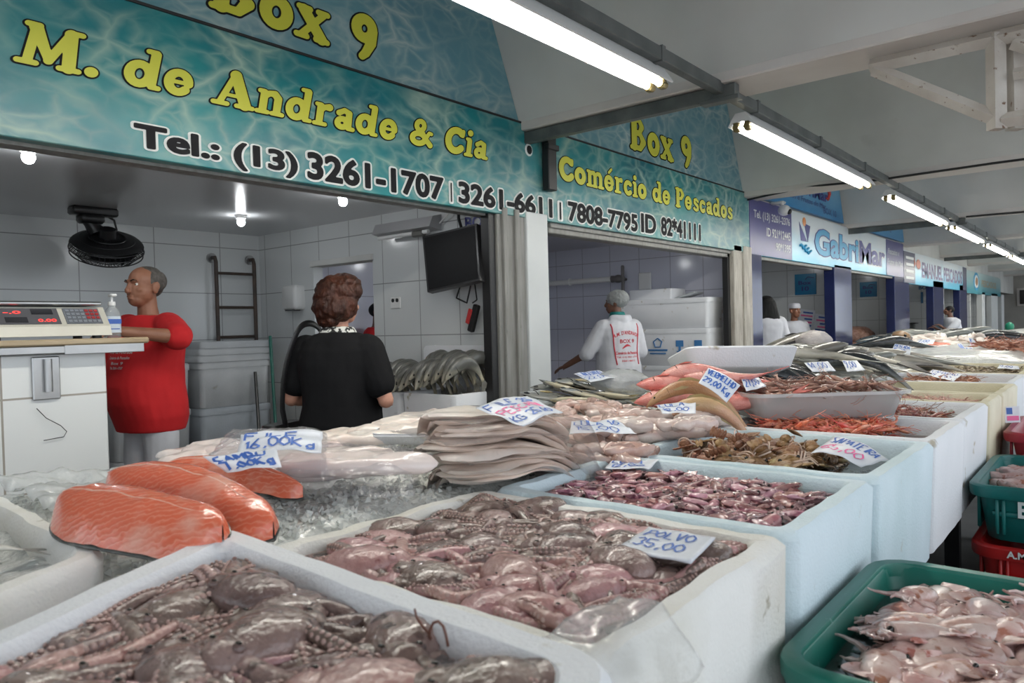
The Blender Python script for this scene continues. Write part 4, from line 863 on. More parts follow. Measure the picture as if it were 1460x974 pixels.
# second stall: foam boxes along the cool tiled side wall
print_b = pm('box_print_blue', (.06,.22,.50), rough=.5)
def printed_box(label, y0, y1, z, H, prints, x0=7.62, x1=8.1, lid=True):
    t = foam_crate('foam_box', label, (x0+x1)/2, (y0+y1)/2, z, x1-x0, y1-y0, H, foam, lid)
    if prints:
        yy = [(-.40,'sq'),(-.22,'arrow'),(.0,'house'),(.22,'sq'),(.38,'arrow')]
        for f, k in yy:
            m = MB(); y = f*(y1-y0); xx = -(x1-x0)/2; zc = H*.52
            if k in ('sq','arrow'):
                m.box(xx-.002, xx+.006, y-.045, y+.045, zc, zc+.07)
                if k == 'arrow': m.box(xx-.002, xx+.006, y-.012, y+.012, zc-.06, zc); m.prism([(xx-.002,y-.04,zc-.05),(xx-.002,y+.04,zc-.05),(xx-.002,y,zc-.09)], (.008,0,0))
            else:
                m.tube([(xx,y+.055*math.sin(2*PI*q/5),zc+.04+.055*math.cos(2*PI*q/5)) for q in range(6)], .008, 5); m.box(xx-.002, xx+.006, y-.12, y+.12, zc-.05, zc-.03); m.box(xx-.002, xx+.006, y-.1, y+.1, zc-.085, zc-.07)
            m.build('print', print_b, t, smooth=False)
    return t
printed_box('white printed foam box at the bottom of the stack in the second stall', 3.50, 4.74, .40, .42, True)
printed_box('white foam box with blue arrow marks, middle of the stack behind the hairnet worker', 3.50, 4.74, .82, .42, True)
printed_box('tall plain white foam box on the printed ones in the second stall', 3.50, 4.74, 1.24, .34, False)
m = MB(); m.box(7.62,8.1,3.45,4.9,0,.40,0,.01); tag(m.build('tiled_plinth', tile_blue, None, smooth=False), 'low tiled plinth under the foam boxes in the second stall', 'plinth')
m = MB(); m.loft([rr(.36,.56,.03,0), rr(.36,.56,.03,.115), rr(.34,.54,.03,.12)]); tag(m.build('foam_slab', foam, None, loc=(7.86,4.24,1.58)), 'short white foam block lying on the tall plain box in the second stall', 'lid')
m = MB(); m.box(-.12,.12,-.13,.13,0,.02,0,.004); tag(m.build('foam_slab', gray_foam, None, loc=(7.86,3.84,1.60), rot=(-.25,0,0)), 'small tilted gray lid on the tall plain box in the second stall', 'lid')
pv = at(884,397,X=7.86)
t = thing('wall_pipe', 'white horizontal pipe ending in a gray valve on the cool tiled wall', 'pipe', (7.9,0,pv.z))
m = MB(); m.tube([(0,6.35,.0),(0,pv.y+.12,0)], .033, 12); m.tube([(0,5.52,0),(0,5.50,0)], .045, 12); m.build('tube', white_pl, t)
m = MB(); m.tube([(0,pv.y+.14,0),(0,pv.y,0)], [.045,.03], 10); m.ell((0,pv.y+.05,0), (.05,.07,.05), 12, 8); m.tube([(0,pv.y+.06,0),(.2,pv.y+.06,0)], .02, 8); m.build('valve', pm('valve_gray', (.12,.11,.11), rough=.5), t)
m = MB(); m.box(-.02,.02,pv.y-.035,pv.y+.005,-.16,.16,0,.012); m.ell((0,pv.y-.015,0),(.03,.03,.05),10,6); m.build('handle', pm('valve_gray2', (.14,.13,.13), rough=.5), t, smooth=False)
m = MB(); m.box(8.09,8.119,4.45,4.62,1.72,1.93,0,.01); tag(m.build('switch_plate', white_pl, None, smooth=False), 'white switch plate on the tiles right of the pipe valve', 'switch')
# far stalls: a few fittings
m = MB(); m.box(12.06,12.115,4.75,4.95,1.75,2.05,0,.004); tag(m.build('wall_notice', pm('notice_gray', (.35,.38,.40), (.2,.24,.28), 14, rough=.5), None, smooth=False), 'gray notice on the wall above the black-haired woman', 'notice')
for (px, py, col, lab, z) in ((1150,455,ink_pink,'white leaflet with pink print on the wall beside the white-capped man',0), (1172,462,ink_pink,'leaflet with pink figures on the wall right of the white-capped man',0)):
    q = at(px,py,X=12.1); m = MB(); m.box(-.014,-.004,-.12,.12,-.15,.15,0,.003)
    o = tag(m.build('wall_leaflet', paper, None, smooth=False, loc=q, rot=(.15,0,0)), lab, 'leaflet')
    for k in range(5):
        m = MB(); m.box(-.018,-.013,-.09,.09-.03*(k % 3),-.11+.05*k,-.085+.05*k); m.build('print', col if k % 2 else ink_blue, o, smooth=False)
m = MB(); m.box(20.0,20.1,4.1,5.1,1.62,2.3,0,.01); tag(m.build('wall_cabinet', white_pl, None, smooth=False), 'white wall cupboard left of the painted figure 11', 'cabinet')
t = thing('scale', 'dark flat scale on a shelf in the stall with figure 11', 'scale', (19.7,4.0,1.0))
m = MB(); m.box(-.2,.2,-.2,.2,.14,.17,0,.01); m.build('pan', black_pl, t); m = MB(); m.box(-.15,.15,-.15,.15,0,.14,0,.02); m.build('body', gray_steel, t)
m = MB(); m.box(19.3,20.1,3.6,4.6,0,1.0,0,.01); tag(m.build('shelf_unit', white_pl, None, smooth=False), 'white shelf unit under the dark flat scale', 'shelf')
q = at(1439,466,Y=2.6)
t = thing('table_scale', 'green and white hanging scale at the far end of the hall', 'scale', (24,2.4,.42))
m = MB(); m.tube([(0,0,0),(0,0,.45)], .05, 8); m.build('stand', white_pl, t); m = MB(); m.ell((0,0,.55), (.13,.11,.13), 14, 8); m.build('dial', pm('scale_green', (.01,.22,.13), rough=.4), t); m = MB(); m.box(-.3,.3,-.2,.2,.38,.44,0,.01); m.build('pan', white_pl, t)
# ------------------------------------------------------------------ people
from mathutils.bvhtree import BVHTree
def fuse(mb, name, mats, voxel, parent, it=4, disp=None):
    """Melt a builder's shapes into one continuous surface."""
    me = mb.mesh('raw', mats); o = bpy.data.objects.new('raw', me); COL.objects.link(o)
    r = o.modifiers.new('r', 'REMESH'); r.mode = 'VOXEL'; r.voxel_size = voxel; r.use_smooth_shade = True
    s = o.modifiers.new('s', 'SMOOTH'); s.factor = .5; s.iterations = it
    bpy.context.view_layer.update()
    me2 = bpy.data.meshes.new_from_object(o.evaluated_get(bpy.context.evaluated_depsgraph_get()))
    bpy.data.objects.remove(o); bpy.data.meshes.remove(me)
    me2.materials.clear()
    for m in (mats if isinstance(mats, (list, tuple)) else [mats]): me2.materials.append(m)
    for p in me2.polygons: p.use_smooth = True; p.material_index = 0
    if disp:
        co = [v.co.copy() for v in me2.vertices]; nr = [v.normal.copy() for v in me2.vertices]
        me2.vertices.foreach_set('co', [x for c, n in zip(co, nr) for x in c+n*disp(c)]); me2.update()
    me2.name = name
    q = bpy.data.objects.new(name, me2); COL.objects.link(q); q.parent = parent; return q
def ering(z, rx, ry, y=0.0, n=26, x=0.0, sq=2.3):
    out = []
    for k in range(n):
        a = 2*PI*k/n; c, s = math.cos(a), math.sin(a)
        out.append((x+rx*abs(c)**(2/sq)*(1 if c >= 0 else -1), y+ry*abs(s)**(2/sq)*(1 if s >= 0 else -1), z))
    return out
def limb(mb, pts, rad, n=14):
    P = []; R_ = []
    for i in range(len(pts)-1):
        for k in range(5): P.append(Vector(pts[i]).lerp(Vector(pts[i+1]), k/5)); R_.append(rad[i]+(rad[i+1]-rad[i])*k/5)
    P.append(Vector(pts[-1])); R_.append(rad[-1]); mb.tube(P, R_, n)
    for p, r in zip(pts, rad): mb.ell(p, (r*.99,)*3, 12, 8)
def hand(mb, w, d, nrm, size=1.0, side=1, curl=.5):
    """Palm, four unequal bent fingers and a thumb off the side of the palm; d = pointing direction, nrm = back of the hand."""
    w = Vector(w); d = Vector(d).normalized(); nrm = Vector(nrm); nrm = (nrm-d*nrm.dot(d)).normalized(); sd = d.cross(nrm)*side; s = size
    R_ = Matrix((sd, d, nrm)).transposed()
    mb.ell(w+d*.045*s, (.040*s,.052*s,.016*s), 14, 8, R=R_)
    for k, (o, L, r) in enumerate(((-.031,.068,.0082),(-.0105,.078,.0086),(.0105,.073,.0084),(.031,.056,.0074))):
        p = w+d*.082*s+sd*o*s; c = curl*(.9+.1*k); q = d+sd*(o*1.6); P = [p-d*.02*s]; R2 = [r*s]
        for f, ang in ((.45,.35),(.32,.9),(.23,1.3)):
            a = c*ang; v = (q*math.cos(a)-nrm*math.sin(a)).normalized(); P.append(P[-1]+v*(L*f*s+(.02*s if f == .45 else 0))); R2.append(r*s*(.95 if f != .23 else .75))
        mb.tube(P, R2, 8)
        for p_, r_ in zip(P[1:], R2[1:]): mb.ell(p_, (r_,)*3, 8, 6)
    t0 = w+d*.02*s-sd*.03*s; t1 = t0+(d*.6-sd*.75-nrm*.2).normalized()*.04*s; t2 = t1+(d*.9-sd*.3-nrm*.3).normalized()*.032*s
    mb.tube([t0,t1,t2], [.012*s,.0105*s,.0085*s], 8); mb.ell(t2, (.0085*s,)*3, 8, 6); mb.ell(t1, (.0105*s,)*3, 8, 6)
def head(mb, c, R_, k=1.0, fat=1.0):
    """Skull, jaw, nose, brow, lips and ears around centre c; R_ turns it."""
    c = Vector(c)
    E = lambda p, r, nu=16, nv=12: mb.ell(c+R_@(Vector(p)*k), [q*k for q in r], nu, nv, R=R_)
    E((0,-.012,.035),(.076,.096,.082)); E((0,.018,-.025),(.066*fat,.078,.085)); E((0,.045,-.075),(.046*fat,.046,.038)); E((0,.066,-.092),(.022,.02,.016))
    E((0,.082,.030),(.052,.016,.012)); E((.036,.060,-.018),(.026,.024,.022)); E((-.036,.060,-.018),(.026,.024,.022))
    mb.tube([c+R_@(Vector(p)*k) for p in ((0,.088,.022),(0,.100,-.004),(0,.112,-.026))], [.009*k,.011*k,.014*k], 10); E((0,.106,-.030),(.019,.013,.011))
    E((0,.094,-.056),(.024,.010,.006)); E((0,.091,-.069),(.022,.010,.007))
    for s in (-1,1): E((s*.080,-.012,-.008),(.010,.022,.034)); E((s*.088,-.018,.004),(.006,.02,.024))
def eyes(c, R_, par, k=1.0):
    bv = BVHTree.FromPolygons([v.co for v in par.data.vertices], [tuple(p.vertices) for p in par.data.polygons]); f = R_ @ Vector((0,1,0))
    def face_at(x, z):
        o = Vector(c)+R_@Vector((x,.2,z)); h = bv.ray_cast(o, -f); return h[0] if h[0] else Vector(c)+R_@Vector((x,.08,z))
    for s in (-1,1):
        m = MB(); p = face_at(s*.031, .010)-f*.0075; m.ell(p, (.0105,)*3, 10, 8, 0); m.ell(p+f*.0062, (.0056,)*3, 8, 6, 1); m.build('eye', [eye_w, eye_d], par)
        m = MB(); m.tube([face_at(s*x, z)+f*.001 for x, z in ((.014,.030),(.03,.036),(.048,.030))], [.0035,.0045,.0025], 6); m.build('eyebrow', eye_d, par)
TORSO = [(.80,.150,.115,0),(.88,.172,.128,-.005),(.96,.172,.130,0),(1.06,.158,.122,.01),(1.16,.160,.122,.01),(1.28,.180,.122,0),(1.36,.186,.112,-.005),(1.42,.150,.090,-.01),(1.455,.085,.066,-.005)]
def torso(mb, g=0.0, wide=1.0, deep=1.0, belly=0.0, lo=-1.0, hi=9.0, lean=0.0):
    T = [q for q in TORSO if lo <= q[0] <= hi]
    if lo > .8: T = [(lo,)+T[0][1:]]+T
    mb.loft([ering(z, rx*wide+g, ry*deep+g+(belly*math.exp(-((z-1.05)/.16)**2)), y+lean*(z-.9)+(belly*.6*math.exp(-((z-1.05)/.16)**2))) for z, rx, ry, y in T])
def person(label, loc, rz, skin, H=1.7, L=None, R=None, wide=1.0, deep=1.0, belly=0.0, headrot=(0,0,0), lean=0.0, voxel=.006, fat=1.0, handd=((0,1,0),(0,1,0)), face=True, legs=True):
    """Standing figure facing its own +Y. L / R: (shoulder, elbow, wrist)."""
    o = bpy.data.objects.new('person', None)
    k = H/1.735; mb = MB(); torso(mb, 0, wide, deep, belly, lean=lean); hy = lean*.6
    hc = Vector((0,.02+hy,1.62)); R_ = Euler(headrot).to_matrix()
    limb(mb, [(0,-.01+hy*.85,1.40),(0,.0+hy*.95,1.50),(0,.005+hy,1.58)], [.066,.054,.052]); head(mb, hc, R_, 1.0, fat)
    for (arm, s, hd) in ((L,-1,handd[0]),(R,1,handd[1])):
        limb(mb, arm, [.054*wide,.042,.028]); w = Vector(arm[2]); d = Vector(hd).normalized(); hand(mb, w, d, (0,0,1) if abs(d.z) < .8 else (s,0,0), 1.0, s, .6)
    if legs:
        for s in (-1,1): limb(mb, [(s*.09,0,.86),(s*.1,.015,.48),(s*.1,-.015,.09)], [.085,.056,.038]); mb.ell((s*.1,.05,.045), (.04,.11,.04), 12, 8)
    root = fuse(mb, 'person', skin, voxel, None, 3); bpy.data.objects.remove(o)
    tag(root, label, 'person'); root.location = loc; root.rotation_euler = (0,0,rz); root.scale = (k,k,k)
    if face: eyes(hc, R_, root)
    return root, hc, R_
def sleeves(mb, arm, frac, r0, r1):
    a, b, w = [Vector(q) for q in arm]
    if frac <= 1: e = a.lerp(b, frac); limb(mb, [a, e], [r0, r1])
    else: limb(mb, [a, b, b.lerp(w, frac-1)], [r0, (r0+r1)/2, r1])
def fold(sc, amp): return lambda p: amp*(noise.noise(Vector((p.x*sc, p.y*sc, p.z*sc*.6)))+.5*noise.noise(Vector((p.x*sc*2.3+7, p.y*sc*2.3, p.z*sc*1.6))))
def trousers(par, mat, name='trousers', g=.018, lo=.10):
    mb = MB(); mb.loft([ering(z, rx+g, ry+g, y) for z, rx, ry, y in TORSO if z <= .98])
    for s in (-1,1): limb(mb, [(s*.09,0,.86),(s*.1,.015,.48),(s*.1,-.012,lo)], [.085+g,.066+g,.055+g])
    return fuse(mb, name, mat, .011, par, 4, fold(9,.006))
def shoes(par, mat):
    for s in (-1,1):
        m = MB(); m.ell((s*.1,.05,.045), (.05,.135,.05), 14, 8); m.box(s*.1-.045, s*.1+.045, -.075,.18,0,.025,0,.01); m.build('shoe', mat, par)
def skin_print(shirt, txt, cx, z0, w, h, mat, name, axis=(0,1,0), arc=0.0, bold=.01, y0=-1.0):
    """Lettering laid onto a garment, projected along its local Y."""
    bv = BVHTree.FromPolygons([v.co for v in shirt.data.vertices], [tuple(p.vertices) for p in shirt.data.polygons])
    V, F = plain_mesh(txt, bold, 2) if isinstance(txt, str) else txt
    x0 = min(p[0] for p in V); x1 = max(p[0] for p in V); b0 = min(p[1] for p in V); b1 = max(p[1] for p in V); sgn = 1 if y0 < 0 else -1
    out = []
    for p in V:
        u = ((p[0]-x0)/(x1-x0)-.5); x = cx+u*w*sgn; z = z0+(p[1]-b0)/(b1-b0)*h-arc*(2*u)**2
        hit = bv.ray_cast(Vector((x, y0, z)), Vector((0, sgn, 0)))
        out.append((hit[0]+Vector((0,-sgn*.0025,0))) if hit[0] else Vector((x, 0, z)))
    m = MB(); m.add(out, F); return m.build(name, mat, shirt, smooth=False, fix=False)
def heading(fx, rx):   # fx away from the camera, rx to the right of it
    v = Vector((.759*fx+.65*rx, .651*fx-.759*rx, 0)); return math.atan2(v.y, v.x)-PI/2

# man in the red shirt behind the serving counter
Lm = [(-.19,0,1.385),(-.40,.08,1.33),(-.31,.34,1.365)]; Rm = [(.19,0,1.385),(.25,.10,1.12),(.20,.30,1.10)]
man, hc, HR = person('balding man in a red T-shirt standing behind the tiled counter', (1.93,4.22,0), heading(-.85,-.55), skin_t, 1.69, Lm, Rm, 1.06, 1.12, .03, (0,0,.15), 0, .0045, 1.08, ((.1,1,-.05),(0,1,-.1)))
mb = MB(); torso(mb, .034, 1.05, 1.12, .035, lo=.74); sleeves(mb, Lm, .95, .088, .078); sleeves(mb, Rm, .85, .088, .08)
fr_ = fold(8,.006); sh = fuse(mb, 'shirt', cloth_red, .009, man, 5, lambda p: fr_(p)*min(1,max(0,(p.z-.77)/.12)))
for (tx, cz, w, h) in (('A. M. de Andrade', 1.245, .19, .022), ('Comércio de Pescados', 1.215, .17, .016), ('Box 9', 1.185, .10, .016), ('Tel. 3261-1707', 1.16, .11, .014)): skin_print(sh, tx, -.02, cz, w, h, halo_white, 'shirt_print', y0=1.0)
V = []; F = []
for k in range(12):
    a = k/11; V += [(a, .5+.35*math.sin(a*2.6)), (a, .5+.35*math.sin(a*2.6)+.3*math.sin(PI*min(1,a+.12)))]
    if k: F.append([2*k-2, 2*k, 2*k+1, 2*k-1])
skin_print(sh, (V, F), -.02, 1.275, .10, .05, halo_white, 'shirt_print', y0=1.0)
trousers(man, cloth_white); shoes(man, black_pl)
mb = MB()
for s in (-1,1): mb.ell(hc+HR@Vector((s*.055,-.045,.035)), (.032,.07,.06), 14, 10, R=HR)
mb.ell(hc+HR@Vector((0,-.075,.02)), (.066,.042,.075), 14, 10, R=HR); mb.ell(hc+HR@Vector((0,-.03,.085)), (.062,.075,.036), 14, 8, R=HR)
fuse(mb, 'hair', hair_gray, .006, man, 3)

# woman in black, seen from behind
Lw = [(-.19,-.01,1.36),(-.285,-.02,1.09),(-.20,.20,1.06)]; Rw = [(.19,-.01,1.36),(.285,.0,1.08),(.17,.20,1.05)]
wom, hc, HR = person('red-haired woman in a black top seen from behind at the fish counter', (2.29,3.00,0), heading(.93,.28), skin_f, 1.545, Lw, Rw, 1.14, 1.25, .03, (0,.06,-.55), .04, .0055, 1.05, ((.2,1,0),(-.3,1,0)))
mb = MB(); torso(mb, .026, 1.16, 1.28, .04, lo=.80, lean=.04); sleeves(mb, Lw, .66, .092, .086); sleeves(mb, Rw, .66, .092, .086)
fuse(mb, 'blouse', cloth_black, .009, wom, 5, fold(7,.008))
mb = MB(); mb.loft([ering(z, a, b, y) for z, a, b, y in ((1.425,.105,.09,.005),(1.45,.108,.094,.01),(1.485,.085,.078,.015),(1.49,.07,.066,.015))])
fuse(mb, 'collar', pm('spotted_collar', (.66,.66,.62), (.015,.015,.015), 34, .48, .52, rough=.8), .006, wom, 3)
trousers(wom, cloth_black); shoes(wom, black_pl)
mb = MB(); q = hc
for (p, r) in (((0,-.02,.05),(.108,.115,.095)), ((0,-.055,-.02),(.112,.088,.10)), ((.05,-.02,-.01),(.07,.08,.085)), ((-.055,-.02,-.01),(.07,.08,.09)), ((0,-.07,-.075),(.085,.055,.06)), ((.045,.04,.075),(.06,.055,.045)), ((-.03,.05,.075),(.06,.05,.045)), ((0,.02,.105),(.09,.09,.05))): mb.ell(q+HR@Vector(p), r, 18, 12, R=HR)
fuse(mb, 'hair', hair_red, .006, wom, 3, lambda p: .010+.012*noise.noise(p*22)+.007*noise.noise(p*48))
K_ = [Vector(q) for q in ((-.15,.13,1.30),(-.15,.10,1.40),(-.155,.02,1.445),(-.165,-.07,1.435),(-.18,-.13,1.36),(-.215,-.165,1.2),(-.245,-.15,1.0),(-.25,-.10,.84))]; S_ = []
for a_ in range(1, len(K_)-2):
    for t_ in range(6):
        u_ = t_/6; p0_, p1_, p2_, p3_ = K_[a_-1:a_+3]; S_.append(.5*((2*p1_)+(p2_-p0_)*u_+(2*p0_-5*p1_+4*p2_-p3_)*u_**2+(3*p1_-p0_-3*p2_+p3_)*u_**3))
S_.append(K_[-2]); S_.append(K_[-1]); m = MB(); m.tube(S_, .017, 8, flat=.3, up=(1,0,0)); strap = m.build('bag_strap', black_pl, None); 
mb = MB(); mb.loft([rr(.12,.30,.04,.58), rr(.14,.33,.05,.62), rr(.12,.31,.05,.80), rr(.08,.26,.03,.86)]); bag = mb.build('shoulder_bag', black_pl, None)
bag.location = wom.location + Matrix.Rotation(wom.rotation_euler.z, 3, 'Z') @ Vector((-.27,-.08,0)); bag.rotation_euler = (0,0,wom.rotation_euler.z)
tag(bag, 'black shoulder bag hanging at the left hip of the red-haired woman', 'bag')
strap.parent = bag; strap.location = (.27,.08,0); strap.scale = (.93,.93,.93)

# worker with the hairnet in the second stall
Ln = [(-.18,.0,1.36),(-.33,.10,1.10),(-.46,.36,.96)]; Rn = [(.18,.0,1.36),(.27,.02,1.10),(.22,.22,.98)]
wk, hc, HR = person('stall worker in a white hooded jacket and hairnet seen from behind', (6.32,3.84,0), heading(.93,-.36), skin_d, 1.62, Ln, Rn, 1.16, 1.22, .02, (0,0,.85), .06, .006, 1.0, ((-.5,.8,-.3),(-.2,1,-.2)))
mb = MB(); torso(mb, .032, 1.18, 1.27, .03, lo=.80, lean=.06); sleeves(mb, Ln, 1.1, .094, .066); sleeves(mb, Rn, 1.15, .094, .07); limb(mb, [(-.09,-.04,1.455),(0,-.085,1.445),(.09,-.04,1.455)], [.045,.055,.045])
jk = fuse(mb, 'jacket', cloth_white, .009, wk, 5, fold(8,.007))
red_print = pm('red_print', (.55,.04,.06), rough=.7)
for (tx, z, w, h, arc) in (("A.M. D'ANDRADE", 1.29, .30, .042, .04), ('BOX 9', 1.20, .17, .042, 0), ('Comércio de Pescados', 1.085, .26, .032, 0), ('Tel. (13) 3261-1707', 1.045, .24, .022, 0), ('3261-6611', 1.01, .15, .02, 0)): skin_print(jk, tx, 0, z, w, h, red_print, 'back_print', arc=arc, bold=.025)
skin_print(jk, (V, F), 0, 1.14, .12, .05, red_print, 'back_print')
mb = MB(); sleeves(mb, [Rn[1], Rn[1], Rn[2]], 1.9, .068, .05); fuse(mb, 'cuff', cloth_black, .008, wk, 3)
mb = MB(); mb.loft([ering(z, a, a*.95, .02) for z, a in ((1.44,.085),(1.47,.088),(1.525,.073),(1.53,.06))]); fuse(mb, 'collar', cloth_teal, .006, wk, 3)
for s in (-1,1):
    m = MB(); m.tube([(s*.165,-.10,1.40),(s*.16,-.155,1.28),(s*.15,-.16,1.12),(s*.13,-.165,.97)], .008, 6); bv = BVHTree.FromPolygons([v.co for v in jk.data.vertices], [tuple(p.vertices) for p in jk.data.polygons])
    P = []
    for k in range(12):
        z = 1.40-.42*k/11; h_ = bv.ray_cast(Vector((s*(.155-.03*(k/11)),-1,z)), Vector((0,1,0))); P.append((h_[0]+Vector((0,-.002,0))) if h_[0] else Vector((s*.15,-.15,z)))
    m = MB(); m.tube(P, .007, 6); m.build('red_piping', red_print, wk)
mb = MB(); mb.loft([ering(z, .212, .168, .0+.06*(z-.9)) for z in (.93,.97)], cap0=True, cap1=True); mb.build('apron_tie', red_print, wk)
trousers(wk, cloth_white); shoes(wk, white_pl)
mb = MB(); mb.ell(hc+HR@Vector((0,-.02,.03)), (.082,.095,.085), 16, 12, R=HR); fuse(mb, 'hair', hair_black, .008, wk, 2)
mb = MB(); mb.ell(hc+HR@Vector((0,-.03,.045)), (.108,.122,.100), 20, 14, R=HR)
fuse(mb, 'hairnet', clear('net_film', (.8,.82,.82), .2, .35, .52, (.55,.58,.58), .9, 60), .008, wk, 2, lambda p: .006*noise.noise(p*34))

# woman with long black hair, and the man with the white cap
La = [(-.18,0,1.37),(-.25,.03,1.10),(-.18,.22,1.0)]; Ra = [(.18,0,1.37),(.25,.03,1.10),(.18,.22,1.0)]
bl, hc, HR = person('woman with long black hair and a white top, seen from behind by the navy post', tuple(at(1094,480,Y=3.62).xy)+(0,), heading(.9,.2), skin_f, 1.62, La, Ra, 1.08, 1.15, .02, (0,0,-.2), .03, .008)
mb = MB(); torso(mb, .025, 1.1, 1.2, .03, lo=.74, lean=.03); sleeves(mb, La, .95, .085, .08); sleeves(mb, Ra, .95, .085, .08); fuse(mb, 'top', cloth_white, .011, bl, 4, fold(8,.007))
trousers(bl, cloth_black); shoes(bl, black_pl)
mb = MB(); mb.ell(hc+HR@Vector((0,-.02,.03)), (.115,.125,.10), 18, 12, R=HR)
mb.loft([ering(hc.z+z, a, b, hc.y+y) for z, a, b, y in ((.05,.118,.11,-.03),(-.03,.135,.10,-.045),(-.12,.155,.09,-.06),(-.22,.175,.085,-.075),(-.30,.18,.07,-.085),(-.33,.15,.05,-.085))]); fuse(mb, 'hair', hair_black, .008, bl, 3, lambda p: .004*noise.noise(Vector((p.x*60,p.y*60,p.z*8))))
cp, hc, HR = person('man in a white cap and white shirt facing out beside the black-haired woman', tuple(at(1133,480,Y=3.85).xy)+(0,), heading(-.8,.2), skin_t, 1.54, La, Ra, 1.05, 1.1, .02, (0,0,.1), 0, .008)
mb = MB(); torso(mb, .025, 1.08, 1.15, .03, lo=.74); sleeves(mb, La, .95, .085, .08); sleeves(mb, Ra, .95, .085, .08); fuse(mb, 'shirt', cloth_white, .011, cp, 4, fold(8,.007)); trousers(cp, cloth_white); shoes(cp, black_pl)
mb = MB(); mb.loft([ering(hc.z+z, a, b, hc.y-.01) for z, a, b in ((.045,.086,.104),(.075,.088,.106),(.11,.082,.10),(.13,.06,.08),(.135,.03,.04))]); fuse(mb, 'cap', cloth_white, .007, cp, 2)
# person in red glimpsed through the pass-through
rp, hc, HR = person('person in a red shirt glimpsed through the opening beside the woman in black', (5.20,6.12,0), heading(-.2,.9), skin_d, 1.60, La, Ra, 1.0, 1.0, 0, (0,0,0), 0, .009, face=False)
mb = MB(); torso(mb, .025, 1.05, 1.1, .0, lo=.74); sleeves(mb, La, .9, .085, .08); sleeves(mb, Ra, .9, .085, .08); fuse(mb, 'shirt', cloth_red, .011, rp, 4); trousers(rp, cloth_white); shoes(rp, black_pl)
mb = MB(); mb.ell(hc+HR@Vector((0,-.02,.03)), (.084,.10,.085), 16, 12, R=HR); fuse(mb, 'hair', hair_black, .008, rp, 2)
# far person leaning at the post
Lf = [(-.18,.05,1.34),(-.26,.26,1.12),(-.20,.46,1.28)]; Rf_ = [(.18,.05,1.34),(.26,.24,1.10),(.20,.44,1.22)]
fp, hc, HR = person('person in a white shirt leaning forward by the last navy post', tuple(at(1364,470,Y=2.78).xy)+(0,), heading(.25,-1), skin_d, 1.52, Lf, Rf_, 1.05, 1.15, .02, (.2,0,0), .25, .01, face=False)
mb = MB(); torso(mb, .03, 1.1, 1.2, .02, lo=.74, lean=.25); sleeves(mb, Lf, .9, .09, .085); sleeves(mb, Rf_, .9, .09, .085); fuse(mb, 'shirt', cloth_white, .012, fp, 4); trousers(fp, cloth_black); shoes(fp, black_pl)
mb = MB(); mb.ell(hc+HR@Vector((0,-.02,.035)), (.088,.105,.09), 16, 12, R=HR); fuse(mb, 'hair', hair_black, .009, fp, 2)
# ------------------------------------------------------------------ counter, foam boxes, ice
def atD(x, y, D):
    """Point of the photograph's sight line at a given distance along the camera axis."""
    v = RW @ np.array([x-CX, -(y-CY), -FPX])*(D/FPX); return Vector((v[0], v[1], CAMH+v[2]))
def inset(q, d):
    n = len(q); out = []
    for i in range(n):
        p, c, s = [Vector(q[k % n][:2]) for k in (i-1, i, i+1)]
        e1 = (c-p).normalized(); e2 = (s-c).normalized(); n1 = Vector((-e1.y, e1.x)); n2 = Vector((-e2.y, e2.x))
        b = n1+n2; out.append(c+b*(d/(1+n1.dot(n2))))
    return out
def qring(q, r, z, n=5):
    out = []; N = len(q)
    for i in range(N):
        p, c, s = [Vector(q[k % N][:2]) for k in (i-1, i, i+1)]
        a = c+(p-c).normalized()*r; b = c+(s-c).normalized()*r
        for k in range(n+1):
            t = k/n; v = a*(1-t)**2+c*2*t*(1-t)+b*t*t; out.append((v.x, v.y, z))
    return out
def qbox(mb, q, z0, z1, wall, floor=.04, r=.035, b=.012, wear=0.0):
    """Open foam box on a counter-clockwise outline."""
    def ringw(qq, r, z):
        R_ = qring(qq, r, z)
        if not wear: return R_
        # long edges get extra points so that the worn rim can wander
        out = []
        for i, p in enumerate(R_):
            s = R_[(i+1) % len(R_)]; d = (Vector(s)-Vector(p)).length; m = 14 if d > .2 else 1
            for k in range(m):
                v = Vector(p).lerp(Vector(s), k/m); w = wear*noise.noise(v*9); out.append((v.x+w, v.y+wear*noise.noise(v*9+Vector((5,5,5))), v.z+.7*wear*noise.noise(v*13)))
        return out
    rings = [ringw(inset(q, .02), r, z0), ringw(inset(q, .012), r, z0+b), ringw(q, r, z1-b), ringw(inset(q, b*.8), r, z1), ringw(inset(q, wall-b*.8), r*.7, z1), ringw(inset(q, wall), r*.6, z1-b), ringw(inset(q, wall+.012), r*.6, z0+floor)]
    mb.loft(rings)
RZ = .90
BX = {   # outlines (x0, x1, y right, y left), rim height, colour, label
 'A': (.725, 1.375, .475, 1.245, .90, foam_old, 'worn yellowed foam box of octopus with a price card, second from the camera', .010),
 'B': (1.39, 1.975, .475, 1.225, .90, foam_blue, 'pale blue foam box packed with small purple squid', .005),
 'C': (1.985, 2.685, .47, 1.235, .90, foam_blue, 'pale blue foam box of slipper lobsters in dark water', .005),
 'D': (2.70, 3.28, .47, 1.24, .90, foam, 'white foam box heaped with orange shrimp', .004),
 'E': (3.30, 3.985, .48, 1.24, .90, foam, 'white foam box of dark red shrimp just past the orange shrimp', .004),
 'F': (4.0, 4.47, .48, 1.25, .90, foam_cream, 'cream foam box of pale pink shrimp with a blue-inked card', .004),
 'G': (4.48, 5.18, .48, 1.25, .90, foam_cream, 'nearly empty cream foam box past the pale pink shrimp', .004),
 'H': (5.20, 6.02, .50, 1.30, .90, foam, 'foam box of reddish shrimp under a large slanted card', .004),
 'I': (6.05, 7.30, .52, 1.32, .90, foam_cream, 'wide cream foam box of tiny brown shrimp', .004)}
